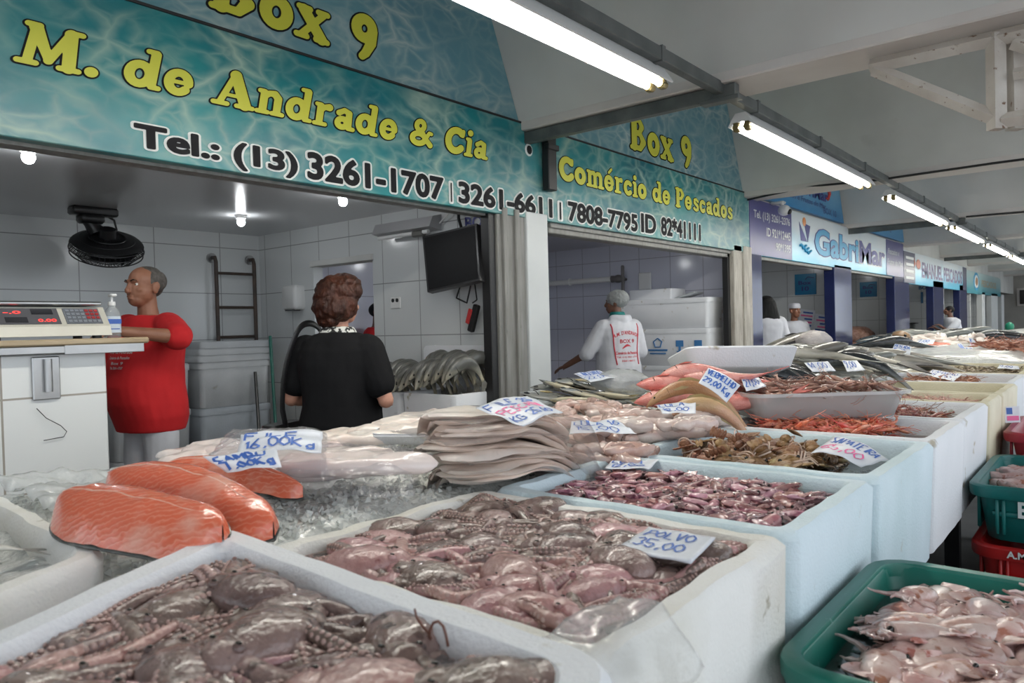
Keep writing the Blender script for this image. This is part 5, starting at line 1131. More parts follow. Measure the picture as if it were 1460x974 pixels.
def outline(k):
    x0, x1, ya, yb = BX[k][:4]; return [(x0, ya), (x1, ya), (x1, yb), (x0, yb)]
Q0 = [(-.02,.05), (.665,.42), (.715,1.275), (-.02,.915)]
QS = [(-.1,1.02), (.555,1.375), (.60,2.12), (-.1,2.12)]
for k, (x0, x1, ya, yb, z, mat, lab, wear) in BX.items():
    m = MB(); qbox(m, outline(k), z-.375, z, .055, .06, .04, .014, wear); tag(m.build('foam_box', mat), lab, 'box', 'open foam boxes along the counter front')
m = MB(); qbox(m, Q0, .57, .95, .06, .05, .045, .014, .004); tag(m.build('foam_box', foam), 'white foam box of octopus nearest the camera, bottom left', 'box', 'open foam boxes along the counter front')
m = MB(); qbox(m, QS, .60, .93, .055, .20, .06, .018, .007); tag(m.build('foam_box', foam_old), 'yellowed foam box of small silver fish at the left edge', 'box')
# bench under the boxes and the tiled display block behind them
bench_m = pm('dark_bench', (.02,.02,.022), (.035,.035,.035), 3, rough=.6)
m = MB(); m.box(-.4, 7.4, .56, 1.27, .46, .523, 0, .005); 
for i in range(8): m.box(-.3+i*1.06, -.24+i*1.06, .6, .66, 0, .46); m.box(-.3+i*1.06, -.24+i*1.06, 1.15, 1.21, 0, .46)
tag(m.build('box_bench', bench_m, None, smooth=False), 'dark bench under the row of foam boxes', 'bench')
m = MB(); m.box(-.12, .7, .3, 1.26, .523, .569, 0, .004); tag(m.build('bench_board', bench_m, None, smooth=False), 'dark board raising the nearest foam box on the bench', 'board')
m = MB(); m.box(-.4, 7.4, 1.28, 2.40, 0, .82, 0, .01); tag(m.build('display_counter', tile_counter, None, smooth=False), 'tiled display counter carrying the bed of ice', 'counter')
m = MB(); m.box(7.42, 30, .5, 2.5, .0, .86, 0, .01); tag(m.build('display_counter', tile_counter, None, smooth=False), 'tiled display counter of the farther stalls', 'counter')
MOUNDS = []
def icez(x, y):
    z = .875+.035*noise.noise(Vector((x*2.2, y*2.2, 1)))+.016*noise.noise(Vector((x*7, y*7, 4)))+.012*noise.noise(Vector((x*22, y*22, 8)))
    e = min(max((y-1.26)/.10, 0), 1)*min(max((2.42-y)/.16, 0), 1)
    for (cx, cy, rx, ry, h) in MOUNDS:
        z += h*math.exp(-((x-cx)/rx)**2-((y-cy)/ry)**2)
    return .825+(z-.825)*e
MOUNDS += [(4.7,1.75,.9,.45,.10), (6.2,1.9,.9,.5,.13), (3.4,2.1,.5,.3,.05), (2.0,1.9,.3,.3,.03)]
def ice_block(x0, x1, y0, y1, nx, ny, fn, label):
    m = MB(); m.sheet(lambda u, v: (x0+(x1-x0)*u, y0+(y1-y0)*v, fn(x0+(x1-x0)*u, y0+(y1-y0)*v)), nx, ny)
    return tag(m.build('crushed_ice', ice_bed, None, angle=180), label, 'ice', None, 'stuff')
bed = ice_block(.12, 7.4, 1.24, 2.42, 420, 80, icez, 'bed of crushed ice on the tiled display counter')
# loose shards on the bed where it shows
m = MB(); rnd.seed(5)
for i in range(5200):
    x = U(.55, 2.1); y = U(1.26, 2.2)
    if i > 3800: x = U(2.1, 3.6); y = U(1.26, 1.9)
    z = icez(x, y); s = U(.004, .011)*(1.5 if rnd.random() < .12 else 1)
    R_ = Euler((U(0,6), U(0,6), U(0,6))).to_matrix()
    vs = [R_ @ Vector(p)*s + Vector((x,y,z+s*.35)) for p in ((1,.2,-.2),(-.9,.6,.1),(-.3,-1,.2),(.1,.3,1.0),(.2,-.2,-.9),(.7,.8,.4))]
    m.add(vs, [(0,5,3),(0,3,2),(3,1,2),(3,5,1),(0,2,4),(2,1,4),(1,5,4),(5,0,4)])
o = m.build('ice_shards', ice_m, bed, smooth=False, fix=False); o['kind'] = 'stuff'
# far counter mounds
def farz(x, y):
    return .88+.07*math.sin(PI*min(max((y-.5)/2.0,0),1))+.03*noise.noise(Vector((x*1.3,y*1.3,3)))+.015*noise.noise(Vector((x*6,y*6,3)))
ice_block(7.42, 24, .5, 2.5, 300, 60, lambda x, y: .855+(farz(x,y)-.855)*min(1,max(0,(x-7.42)/.15))*min(1,max(0,(y-.5)/.12)), 'ice heaped along the farther display counter')
# crumpled clear sheet over the ice at left
def film(u, v):
    x = .63+.85*u; y = 1.66+.6*v+.02*u; 
    return (x, y, icez(x, min(y,2.3))+.022+.05*max(0,v-.55)+.022*noise.noise(Vector((x*7,y*9,2)))+.02*abs(noise.noise(Vector((x*16,y*13,5))))+.008*noise.noise(Vector((x*40,y*40,1))))
m = MB(); m.sheet(film, 80, 60, .001); tag(m.build('plastic_sheet', clear('crinkled_sheet', (.97,.98,.98), .16, .15, .36, (.85,.86,.86), .8, 30), None, angle=180), 'crumpled clear plastic sheet over the ice left of the salmon', 'plastic sheet')
def film2(u, v):
    x = .62+.22*u; y = .40+.12*v; return (x, y, .945-.10*v*0+.012*noise.noise(Vector((x*22,y*22,2)))-.16*max(0,.45-v)**1.0)
m = MB(); m.sheet(film2, 24, 20, .001); tag(m.build('plastic_sheet', clear('wrap_film', (.97,.97,.97), .10, .15, .22, (.85,.85,.84), .4, 16), None, angle=180), 'clear plastic wrapped over the foam corner between the two octopus boxes', 'plastic sheet')
# ------------------------------------------------------------------ seafood in the boxes
def inner(q, d): return [tuple(p) for p in inset(q, d)]
def inpoly(x, y, q):
    c = False
    for i in range(len(q)):
        (x0,y0),(x1,y1) = q[i], q[(i+1) % len(q)]
        if (y0 > y) != (y1 > y) and x < (x1-x0)*(y-y0)/(y1-y0)+x0: c = not c
    return c
def grid_pts(q, n, jit=.9):
    xs = [p[0] for p in q]; ys = [p[1] for p in q]; A = 0
    for i in range(len(q)): A += q[i][0]*q[(i+1)%len(q)][1]-q[(i+1)%len(q)][0]*q[i][1]
    s = math.sqrt(abs(A)/2/max(n,1)); out = []; x = min(xs)+s/2
    while x < max(xs):
        y = min(ys)+s/2
        while y < max(ys):
            a, b = x+U(-.5,.5)*s*jit, y+U(-.5,.5)*s*jit
            if inpoly(a, b, q): out.append((a, b))
            y += s
        x += s
    rnd.shuffle(out); return out
def water(q, z, mat, label, kind='stuff'):
    xs = [p[0] for p in q]; m = MB(); R_ = qring(q, .02, z); c = Vector((sum(p[0] for p in q)/4, sum(p[1] for p in q)/4, z))
    m.add(R_, [tuple(range(len(R_)))]); o = m.build('water', mat, None, smooth=False, fix=False); return tag(o, label, 'water', None, kind)
def floor_fill(q, z, mat, label, amp=.02, name='seafood_heap'):
    """The packed lower layer nobody could count, under the individual pieces."""
    xs = [p[0] for p in q]; ys = [p[1] for p in q]; x0, x1, y0, y1 = min(xs), max(xs), min(ys), max(ys)
    def f(u, v):
        a = Vector(q[0]).lerp(Vector(q[1]), u); b = Vector(q[3]).lerp(Vector(q[2]), u); p = a.lerp(b, v)
        return (p.x, p.y, z+amp*noise.noise(Vector((p.x*17,p.y*17,2)))+amp*.6*noise.noise(Vector((p.x*38,p.y*38,5))))
    m = MB(); m.sheet(f, 60, 60); return tag(m.build(name, mat, None, angle=180), label, 'seafood', None, 'stuff')

# ---- octopus
def octopus(cx, cy, z, size, q, body, label, group, az=None, narm=8, sag=None):
    az = U(0, 2*PI) if az is None else az; s = size
    d = Vector((math.cos(az), math.sin(az), 0)); zf = lambda x, y: z+.012*noise.noise(Vector((x*9,y*9,z*20)))
    mb = MB(); Rm = Matrix.Rotation(az, 3, 'Z')
    dis = lambda p: .10*noise.noise(p*1.7+Vector((cx*9,cy*9,0)))+.05*noise.noise(p*4)
    mb.ell(Vector((cx,cy,zf(cx,cy)+.012*s))-d*.055*s, (.070*s,.050*s,.030*s), 20, 12, R=Rm, dis=dis); mb.ell((cx,cy,zf(cx,cy)+.01*s), (.036*s,.034*s,.026*s), 14, 9, R=Rm, dis=dis)
    o = mb.build('octopus', body, None); tag(o, label, 'octopus', group)
    sd = Vector((-d.y, d.x, 0))
    for k in (-1,1):
        m = MB(); p = Vector((cx,cy,zf(cx,cy)+.028*s))+sd*.02*s*k; m.ell(p, (.008*s,.008*s,.007*s), 8, 6); m.ell(p+Vector((0,0,.005*s)), (.004*s,.005*s,.003*s), 8, 5, 1); m.build('eye', [body, eye_d], o)
    for k in range(narm):
        a = az+(k-(narm-1)/2)*(4.6/narm)+U(-.15,.15); L = U(.26,.42)*s; n = 30; P = []; p = Vector((cx,cy,0))+Vector((math.cos(a),math.sin(a),0))*.02*s
        cur = U(-4,4)/s; dc = U(-30,30)/s**2; ph = U(0,6); lift = U(0,.016)
        for i in range(n):
            t = i/(n-1); zz = zf(p.x, p.y)+.006+lift*math.sin(t*PI)+.006*math.sin(t*9+ph)-(.012*t)
            P.append(Vector((p.x, p.y, zz))); a += (cur+dc*t*L*.3)*L/n; st_ = L/n
            q_ = p+Vector((math.cos(a), math.sin(a), 0))*st_
            for _ in range(14):
                if inpoly(q_.x, q_.y, q): break
                a += .45*(1 if cur > 0 else -1); q_ = p+Vector((math.cos(a), math.sin(a), 0))*st_
            else: q_ = p
            if not inpoly(q_.x, q_.y, q): q_ = p.copy()
            p = q_
        P2 = [P[0]]
        for v in P[1:]:
            if (v-P2[-1]).length > .002: P2.append(v)
        if len(P2) < 6: continue
        n2 = len(P2); Rr = [s*(.0155*(1-i/(n2-1))**.8+.0022) for i in range(n2)]
        m = MB(); m.tube(P2, Rr, 9, 0, .85); tilt = U(-.6,1.2)
        for i in range(1, n2-1, 1):
            T = (P2[i+1]-P2[i-1]).normalized(); S = Vector((-T.y, T.x, 0)).normalized(); r = Rr[i]
            if r < .0032: break
            for j in (-1,1):
                an = tilt+j*.42; nv = (S*math.cos(an)+Vector((0,0,1))*math.sin(an))
                c = P2[i]+nv*r*.93; rs = r*.33
                u = nv.cross(T).normalized(); RR = Matrix((T, u, nv)).transposed()
                m.ell(c, (rs,rs,rs*.55), 7, 4, 1, R=RR)
        m.build('arm', [body, sucker], o)
    return o
rnd.seed(3)
qA = inner(outline('A'), .066); q0 = inner(Q0, .068)
floor_fill(qA, .852, oct_gray, 'packed lower layer of octopus in the worn foam box', .03)
floor_fill(q0, .893, oct_gray, 'packed lower layer of octopus in the nearest foam box', .03)
def inq(q, m): return [tuple(p) for p in inset(q, m)]
ptsA = sorted(grid_pts(inq(qA, .03), 30, .8), key=lambda p: p[0])
for i, (x, y) in enumerate(ptsA):
    pk = (x < 1.02 and y < .85) or (x > 1.18 and .62 < y < .82) or noise.noise(Vector((x*4,y*4,7))) > .3
    octopus(x, y, .870+U(0,.016), U(.75,1.05), qA, oct_pink if pk else oct_gray, ('pinkish octopus' if pk else 'gray-brown octopus')+' heaped with others in the worn foam box', 'octopuses in the worn foam box')
for i, (x, y) in enumerate(grid_pts(inq(q0, .02), 30, .8)):
    pk = noise.noise(Vector((x*5,y*5,2))) > .25
    octopus(x, y, .908+U(0,.014), U(.8,1.1), q0, oct_pink if pk else oct_gray, ('pinkish octopus' if pk else 'gray-brown octopus')+' heaped with others in the foam box nearest the camera', 'octopuses in the nearest foam box')
# thin arm tip hooked over the foam rim
m = MB(); XW = .606; m.tube([at(591,868,X=XW), at(594,880,X=XW), at(602,892,X=XW), at(611,902,X=XW), at(616,912,X=XW)], [.0013,.0016,.0018,.0018,.0018], 6)
m.tube([at(612,914,X=XW), at(613,898,X=XW), at(618,888,X=XW), at(625,886,X=XW), at(632,893,X=XW), at(636,906,X=XW), at(639,922,X=XW)], [.0018]*7, 6)
tag(m.build('arm_tip', pm('tentacle_brown', (.16,.07,.05), rough=.3)), 'thin brown tentacle tip curled against the inner foam wall, nearest box', 'tentacle')
wA = water(qA, .885, water_brown, 'brown water over the octopus in the worn foam box'); w0 = water(q0, .921, water_gray, 'gray water over the octopus in the nearest foam box')
def bubbles(q, n, z, cx, cy, sp, par, big=0):
    m = MB()
    for i in range(n):
        x, y = rnd.gauss(cx, sp), rnd.gauss(cy, sp)
        if not inpoly(x, y, q): continue
        r = U(.003,.006) if i >= big else U(.014,.024); m.ell((x, y, z-.1*r), (r,r,r*.9), 10, 6)
    o = m.build('bubbles', bubble_m, par); o['kind'] = 'stuff'
bubbles(qA, 70, .886, .86, 1.02, .07, wA); bubbles(q0, 60, .922, .45, .75, .12, w0, 9)

# ---- squid
def squid_mesh(L, seed, mats, fat=1.0, arms=8):
    rnd.seed(seed); mb = MB(); w = L*.115*fat; bnd = U(-.25,.25); c = lambda t: Vector(((t-.5)*L, bnd*L*(t*t-.3), 0))
    T = [0,.04,.12,.25,.4,.55,.62]; Rr = [.15,.4,.72,.95,1.0,.95,.8]; mb.tube([c(t) for t in T], [w*r for r in Rr], 12, 0, .62)
    for s in (-1,1):
        P = [c(.0), c(.05)+Vector((0,s*w*1.1,0)), c(.16)+Vector((0,s*w*2.0,.1*w)), c(.27)+Vector((0,s*w*1.2,0)), c(.30), c(.1)]
        mb.prism([p+Vector((0,0,w*.1)) for p in P], (0,0,-w*.16), 0)
    mb.ell(c(.67), (L*.06,w*.72,w*.5), 10, 7, 1)
    for s in (-1,1): mb.ell(c(.67)+Vector((0,s*w*.6,w*.12)), (w*.24,)*3, 8, 6, 2)
    for k in range(arms):
        a = (k-(arms-1)/2)*.16; P = [c(.70)]; an = a*.6; ll = L*U(.18,.32); cu = U(-2.2,2.2)
        for i in range(7):
            an += cu/7; P.append(P[-1]+Vector((math.cos(an+a*.3)*ll/7, math.sin(an+a*.3)*ll/7+a*.004, U(-.2,.2)*w*.3)))
        mb.tube(P, [w*.24*(1-i/8)+w*.03 for i in range(8)], 5, 1)
    return mb.mesh('squid', mats)
def scatter(name, meshes, q, n, zf, label, cat, group, tilt=.25, sc=(.8,1.15), roll=0.0, az=None, cap=300, sink=None):
    out = []
    for (x, y) in grid_pts(q, n)[:cap]:
        o = bpy.data.objects.new(name, rnd.choice(meshes)); COL.objects.link(o); o.location = (x, y, zf(x, y)); s = U(*sc); o.scale = (s,s,s)
        o.rotation_euler = (U(-tilt,tilt)+(rnd.choice((0,PI)) if roll else 0), U(-tilt,tilt), U(0,2*PI) if az is None else az+U(-.7,.7))
        tag(o, label, cat, group); out.append(o)
    return out
sm = [squid_mesh(.105, 20+k, [squid_pur, squid_head, eye_d], 1.35) for k in range(7)]
qB = inner(outline('B'), .066)
rnd.seed(8); floor_fill(qB, .852, squid_pur, 'packed lower layer of small squid in the pale blue box', .02)
hB = lambda x, y: .866+.016*noise.noise(Vector((x*6,y*6,1)))+U(-.006,.018)
scatter('squid', sm, inq(qB,.018), 330, hB, 'small purple squid among many in the pale blue foam box', 'squid', 'small squid in the pale blue box', .3)
wB = water(qB, .874, water_gray, 'cloudy water between the small squid')

# ---- slipper lobsters
def lobster_mesh(seed, curl):
    rnd.seed(seed); mb = MB()
    dis = lambda p: .04*noise.noise(p*7)
    mb.ell((.03,0,.008), (.052,.040,.022), 20, 12, 0, dis=dis)
    for k in range(5): mb.tube([(.06-.02*k,-.034+.003*k,.012),(.062-.02*k,0,.029),(.06-.02*k,.034-.003*k,.012)], .0035, 6, 0)
    for s in (-1,1): mb.ell((.086,s*.021,.004), (.022,.019,.005), 12, 6, 0); mb.ell((.058,s*.026,.021), (.005,.005,.006), 8, 6, 2)
    p = Vector((-.02,0,.010)); a = PI
    for k in range(6):
        r = .036-.0035*k; R_ = Euler((0,a-PI,0)).to_matrix(); mb.ell(p, (.0125,r,.0215-.0015*k), 16, 9, 0, R=R_)
        mb.tube([p+R_@Vector((-.006,r*math.cos(t),.0225*math.sin(t))) for t in [PI*j/10 for j in range(11)]], .0022, 5, 1)
        a += curl; p = p+Vector((math.cos(a)*.0155, 0, math.sin(a)*.0155))
    for k in (-2,-1,0,1,2): mb.ell(p+Vector((math.cos(a)*.013, k*.011, math.sin(a)*.013)), (.016,.007,.003), 8, 5, 0, R=Euler((0,a-PI,0)).to_matrix())
    for s in (-1,1):
        for k in range(4): mb.tube([(.045-.018*k,s*.03,0),(.05-.02*k,s*.055,.004),(.045-.024*k,s*.07,-.012)], [.004,.003,.0015], 6, 1)
    return mb.mesh('slipper_lobster', [lob_shell, lob_belly, eye_d])
lm = [lobster_mesh(40+k, c) for k, c in enumerate((.25,.42,.55,.33,.48))]
qC = inner(outline('C'), .066)
wC = water(qC, .835, water_dark, 'dark water with bubbles around the slipper lobsters')
rnd.seed(17); bubbles(qC, 160, .836, 2.3, .65, .12, wC)
qC2 = [(2.14,.82),(2.53,.74),(2.53,1.08),(2.14,1.08)]
for i, (x, y) in enumerate(grid_pts(qC2, 44, .7)):
    o = bpy.data.objects.new('slipper_lobster', rnd.choice(lm)); COL.objects.link(o); belly = rnd.random() < .3
    o.location = (x, y, .832+U(0,.024)+.012*math.exp(-((y-1.0)/.12)**2)); s = U(1.0,1.3); o.scale = (s,s,s); o.rotation_euler = (PI+U(-.4,.4) if belly else U(-.4,.4), U(-.25,.15), U(0,6.28))
    tag(o, 'brown slipper lobster lying belly up in the pile beside dark water' if belly else 'brown ribbed slipper lobster in the pile beside dark water', 'lobster', 'slipper lobsters')
# small octopus arm and pale scraps among them: one pale piece
# ---- shrimp
def shrimp_mesh(L, seed, mat, legs=True):
    rnd.seed(seed); mb = MB(); n = 16; P = []; Rr = []; cu = U(1.2,2.6); a = 0; p = Vector((L*.5,0,0))
    for i in range(n):
        t = i/(n-1); P.append(p.copy()); r = L*.075*(.35+.65*min(1,t*5)) if t < .2 else L*.078*(1-.62*((t-.2)/.8)**1.2); Rr.append(r*(1.07 if i % 2 else .95))
        a += cu/n*(.25 if t < .3 else 1.25); p = p-Vector((math.cos(a),math.sin(a),0))*L/n
    mb.tube(P, Rr, 9, 0, 1.0); e = P[-1]; d = (P[-1]-P[-2]).normalized(); s = Vector((-d.y,d.x,0))
    for k in (-1,0,1): mb.ell(e+d*L*.06+s*k*L*.035, (L*.075,L*.025,L*.008), 8, 5, 0, R=Matrix.Rotation(math.atan2(d.y,d.x)+k*.35,3,'Z'))
    mb.tube([P[0], P[0]+Vector((L*.16,L*.02,0))], [L*.02,.0004], 5, 0)
    for k in (-1,1):
        mb.ell(P[1]+Vector((L*.02,L*.02,k*L*.04)), (L*.016,)*3, 6, 5, 1); q = [P[0]]
        an = U(-.8,.8)
        for i in range(7): an += U(-.5,.5); q.append(q[-1]+Vector((math.cos(an),math.sin(an),U(-.3,.3)))*L*.12)
        mb.tube(q[:6], [L*.012]+[L*.008]*5, 4, 0)
    if legs:
        for i in range(3, 12): 
            T = (P[i+1]-P[i-1]).normalized(); S = Vector((T.y,-T.x,0)) ; S = -S if S.dot(Vector((0,1,0))) > 0 and i < 4 else S
            mb.tube([P[i]-S*Rr[i]*.8, P[i]-S*(Rr[i]+L*.07)+T*L*.03], [L*.014,L*.006], 4, 0)
    return mb.mesh('shrimp', [mat, eye_d])
def shrimp_box(nm, q, n, zb, heap, mat, L, label, group, seeds, fill=True, mg=.015, cap=300):
    ms = [shrimp_mesh(L, seeds+i, mat) for i in range(5)]; rnd.seed(seeds)
    if fill: floor_fill(q, zb-.012, mat, 'packed lower layer under the '+group, .014)
    scatter(nm, ms, inq(q,mg), n, lambda x, y: zb+heap*(.5+.5*noise.noise(Vector((x*5,y*5,seeds))))+U(0,.014), label, 'shrimp', group, .5, (.8,1.15), cap=cap)
qD = inner(outline('D'), .066); water(qD, .842, water_brown, 'pink-brown water in the box of orange shrimp')
shrimp_box('orange_shrimp', [(2.83,.72),(3.15,.66),(3.15,1.12),(2.83,1.12)], 260, .852, .05, shr_orange, .115, 'orange shrimp among many heaped in the white foam box', 'orange shrimp', 60)
floor_fill(qD, .82, pm('shrimp_water_bed', (.24,.14,.13), (.36,.22,.2), 14, rough=.3), 'shrimp scraps under the pink-brown water', .006)
qE = inner(outline('E'), .066); water(qE, .842, water_brown, 'water in the box of dark red shrimp'); floor_fill(qE, .82, pm('dark_shrimp_bed', (.16,.09,.08), (.26,.17,.15), 14, rough=.3), 'scraps under the dark red shrimp', .006)
shrimp_box('dark_red_shrimp', [(3.43,.62),(3.87,.62),(3.87,1.12),(3.43,1.12)], 240, .838, .045, shr_dark, .115, 'dark red shrimp among many in the foam box past the orange shrimp', 'dark red shrimp', 70)
qF = inner(outline('F'), .066); floor_fill(qF, .845, pm('icy_bed', (.55,.52,.47), (.62,.44,.36), 16, rough=.4), 'slush under the pale pink shrimp', .014)
shrimp_box('pink_shrimp', inq(qF,.035), 280, .858, .018, shr_pink, .07, 'pale pink shrimp among many in the cream foam box', 'pale pink shrimp', 80, False)
qG = inner(outline('G'), .066); floor_fill(qG, .74, pm('empty_box_slush', (.55,.50,.38), (.46,.40,.28), 10, rough=.4), 'thin slush in the nearly empty cream box', .006)
qH = inner(outline('H'), .066); floor_fill(qH, .82, pm('red_slush', (.32,.15,.10), (.5,.36,.28), 16, rough=.4), 'slush under the reddish shrimp', .01)
shrimp_box('reddish_shrimp', [(5.4,.75),(5.95,.75),(5.95,1.22),(5.4,1.22)], 200, .835, .05, pm('reddish_shrimp', (.40,.15,.08), (.50,.26,.16), 30, rough=.3, rv=.25, coat=.3), .09, 'reddish shrimp among many under the slanted card', 'reddish shrimp', 90, False)
qI = inner(outline('I'), .066); floor_fill(qI, .845, pm('brown_shrimp_bed', (.20,.16,.10), (.36,.28,.18), 40, rough=.4), 'packed tiny brown shrimp below the top layer', .012)
shrimp_box('tiny_shrimp', inq(qI,.03), 300, .858, .02, shr_gray, .06, 'tiny brown shrimp among many in the wide cream box', 'tiny brown shrimp', 100, False)
# ------------------------------------------------------------------ fish on the ice
PROF = {'croaker': [(0,.06,.05,.05),(.05,.34,.30,.34),(.12,.58,.48,.62),(.24,.92,.78,.95),(.38,1,.9,1),(.55,.84,.74,.8),(.70,.55,.48,.5),(.84,.27,.25,.24),(.93,.2,.19,.12),(1,.22,.22,.06)],
        'long': [(0,.08,.08,.08),(.05,.42,.38,.45),(.14,.78,.7,.85),(.28,1,.95,1),(.5,.95,.92,.95),(.68,.75,.72,.7),(.84,.42,.4,.36),(.93,.26,.26,.16),(1,.24,.24,.07)]}
def fish_parts(L, h, w, prof='croaker', bend=0.0, droop=0.0, fork=.5):
    """-> dict of builders; nose to +x, back to +z."""
    P = PROF[prof]; S = {}
    cen = lambda t: Vector((L*(.5-t), bend*L*(t-.45)**2*2, -droop*L*(t-.45)**2*2))
    def tan(t): d = cen(t+.02)-cen(t-.02); return d.normalized()
    def pos(t): return cen(t)
    mb = MB(); rings = []
    tt = []
    for (a, b) in zip(P, P[1:]):
        for k in range(3): f = k/3; tt.append(tuple(a[i]+(b[i]-a[i])*f for i in range(4)))
    tt.append(P[-1])
    for (t, u, d, ww) in tt:
        c = cen(t); T = tan(t); up = Vector((0,0,1)); up = (up-T*up.dot(T)).normalized(); sd = T.cross(up)
        rings.append([c+up*(math.sin(a)*(u if math.sin(a) > 0 else d)*h/2)+sd*(math.cos(a)*ww*w/2) for a in [2*PI*k/18 for k in range(18)]])
    mb.loft(rings); S['body'] = mb
    def local(t, z, y=0): 
        c = cen(t); T = tan(t); up = Vector((0,0,1)); up = (up-T*up.dot(T)).normalized(); return c+up*z*h/2+T.cross(up)*y
    def ft(t, k): 
        for a, b in zip(P, P[1:]):
            if a[0] <= t <= b[0]: f = (t-a[0])/(b[0]-a[0]); return a[k]+(b[k]-a[k])*f
        return P[-1][k]
    m = MB(); y = w*.02
    pts = [(.985,.22),(1.12,.95),(1.19,1.0),(1.12-.08*fork,.0),(1.19,-1.0),(1.12,-.95),(.985,-.22)]
    m.prism([local(a, b, y) for a, b in pts], local(.5,0,-2*y)-local(.5,0,0)); S['tail_fin'] = m
    m = MB(); top = [(.30,.0),(.34,.42),(.42,.5),(.52,.3),(.60,.26),(.72,.22),(.80,.04)]
    m.prism([local(t, ft(t,1)*.9+z, y*.6) for t, z in top]+[local(t, ft(t,1)*.8, y*.6) for t, z in reversed(top)], local(.5,0,-1.2*y)-local(.5,0,0)); S['dorsal_fin'] = m
    m = MB(); top = [(.62,0),(.66,.36),(.74,.2),(.80,.02)]
    m.prism([local(t, -ft(t,2)*.9-z, y*.6) for t, z in top]+[local(t, -ft(t,2)*.7, y*.6) for t, z in reversed(top)], local(.5,0,-1.2*y)-local(.5,0,0)); S['anal_fin'] = m
    for s in (-1,1):
        m = MB(); yy = s*w*.5*ft(.25,3)
        m.prism([local(.245,-.05,yy*.98), local(.33,.12,yy*1.12), local(.40,-.1,yy*1.15), local(.36,-.3,yy*1.12), local(.26,-.25,yy)], Vector((0,s*w*.03,0))); S['pectoral_fin%d' % s] = m
        m = MB(); m.ell(local(.085,.22,s*w*.5*ft(.085,3)*.86), (h*.055,h*.03,h*.055), 10, 7); m.ell(local(.085,.22,s*w*.5*ft(.085,3)*.86), (h*.085,h*.02,h*.085), 10, 7); S['eye%d' % s] = m
        m = MB(); m.tube([local(.20, .55-1.15*k/6, s*w*.5*ft(.20,3)*(1.01-.25*abs(.5-k/6)**2*4)*.98+0) for k in range(7)], h*.012, 5); S['gill%d' % s] = m
    return S
FT = {}
def fish_template(key, label, L, h, w, skin, fin, parts=True, skip=(), **k):
    S = {a: b for a, b in fish_parts(L, h, w, **k).items() if a not in skip}
    if parts:
        o = S['body'].build('fish', skin, None, angle=180)
        for nm in ('tail_fin','dorsal_fin','anal_fin','pectoral_fin1','pectoral_fin-1','eye1','eye-1','gill1','gill-1'):
            if nm not in S: continue
            base = nm.rstrip('-1'); S[nm].build({'gill':'gill_edge'}.get(base, base), fish_eye if base in ('eye','gill') else fin, o, angle=30)
    else:
        mb = S['body']; nf = len(mb.f)
        for nm, b in S.items():
            if nm != 'body': mb.add(b.v, b.f, 2 if nm.startswith(('eye','gill')) else 1)
        o = mb.build('fish', [skin, fin, fish_eye], None, angle=60)
    FT[key] = [o, False]; return o
def put(key, p, az, roll=PI/2, pitch=0.0, label=None, group=None, scale=1.0):
    """Lay a copy of a fish at p: az = where the nose points, roll 90 deg = on its side."""
    o, used = FT[key]; R_ = Matrix.Rotation(az, 4, 'Z') @ Matrix.Rotation(-pitch, 4, 'Y') @ Matrix.Rotation(roll, 4, 'X')
    if used: o = dup(o, p, R_.to_euler(), label, group, scale)
    else: FT[key][1] = True; o.location = p; o.rotation_euler = R_.to_euler(); o.scale = (scale,)*3
    tag(o, label, 'fish', group); return o
AZR = math.atan2(-.759,.65)      # towards the right of the photograph
rnd.seed(31)
# small silver fish in the left foam box
for i in range(3): fish_template('sil%d' % i, '', .22, .055, .032, sk_silver, fin_pale, prof='long', bend=U(-.25,.25))
qS = inner(QS, .07); floor_fill(qS, .865, pm('silver_slush', (.25,.25,.24), (.42,.42,.4), 16, rough=.3), 'slush under the small silver fish', .008)
spots = [p for p in grid_pts([(.02,1.24),(.40,1.46),(.44,1.95),(.02,1.95)], 34, .7)]
for k, (x, y) in enumerate(spots): put('sil%d' % (k % 3), (x, y, .905+.018*(k % 3)), AZR+U(-.9,.9)+(PI if rnd.random() < .4 else 0), PI/2+U(-.3,.3), U(-.15,.2), 'small silver fish lying in the yellowed foam box at the left edge', 'small silver fish')
# striped mullet row on the side wall boxes of the first stall
for i in range(3): fish_template('mul%d' % i, '', .34, .098, .066, sk_striped, fin_pale, skip=('dorsal_fin','pectoral_fin1','pectoral_fin-1','anal_fin'), prof='long', droop=.75+.2*i)
n = 36
for k in range(n):
    y = 3.34+k*(1.36/n)+U(-.008,.008); z = 1.045+.02*math.sin(k*.9)+(.035 if k < 7 else 0)-.02*(k/n); 
    put('mul%d' % (k % 3), (3.60+U(-.02,.02), y, z), PI+U(-.18,.05), U(-.25,.25)-.25, -.05+U(-.06,.06), ('gray striped fish draped over the foam boxes in the long row' if k else 'gray striped fish at the end of the row nearest the gray post'), 'striped fish draped in a row')
for k in range(9): put('mul%d' % (k % 3), (3.80, 3.40+k*.052, 1.10+.01*math.sin(k*2)), PI+U(-.2,.1), U(-.3,.3), U(0,.1), 'gray striped fish in the upper layer of the row beside the gray post', 'striped fish, upper layer')
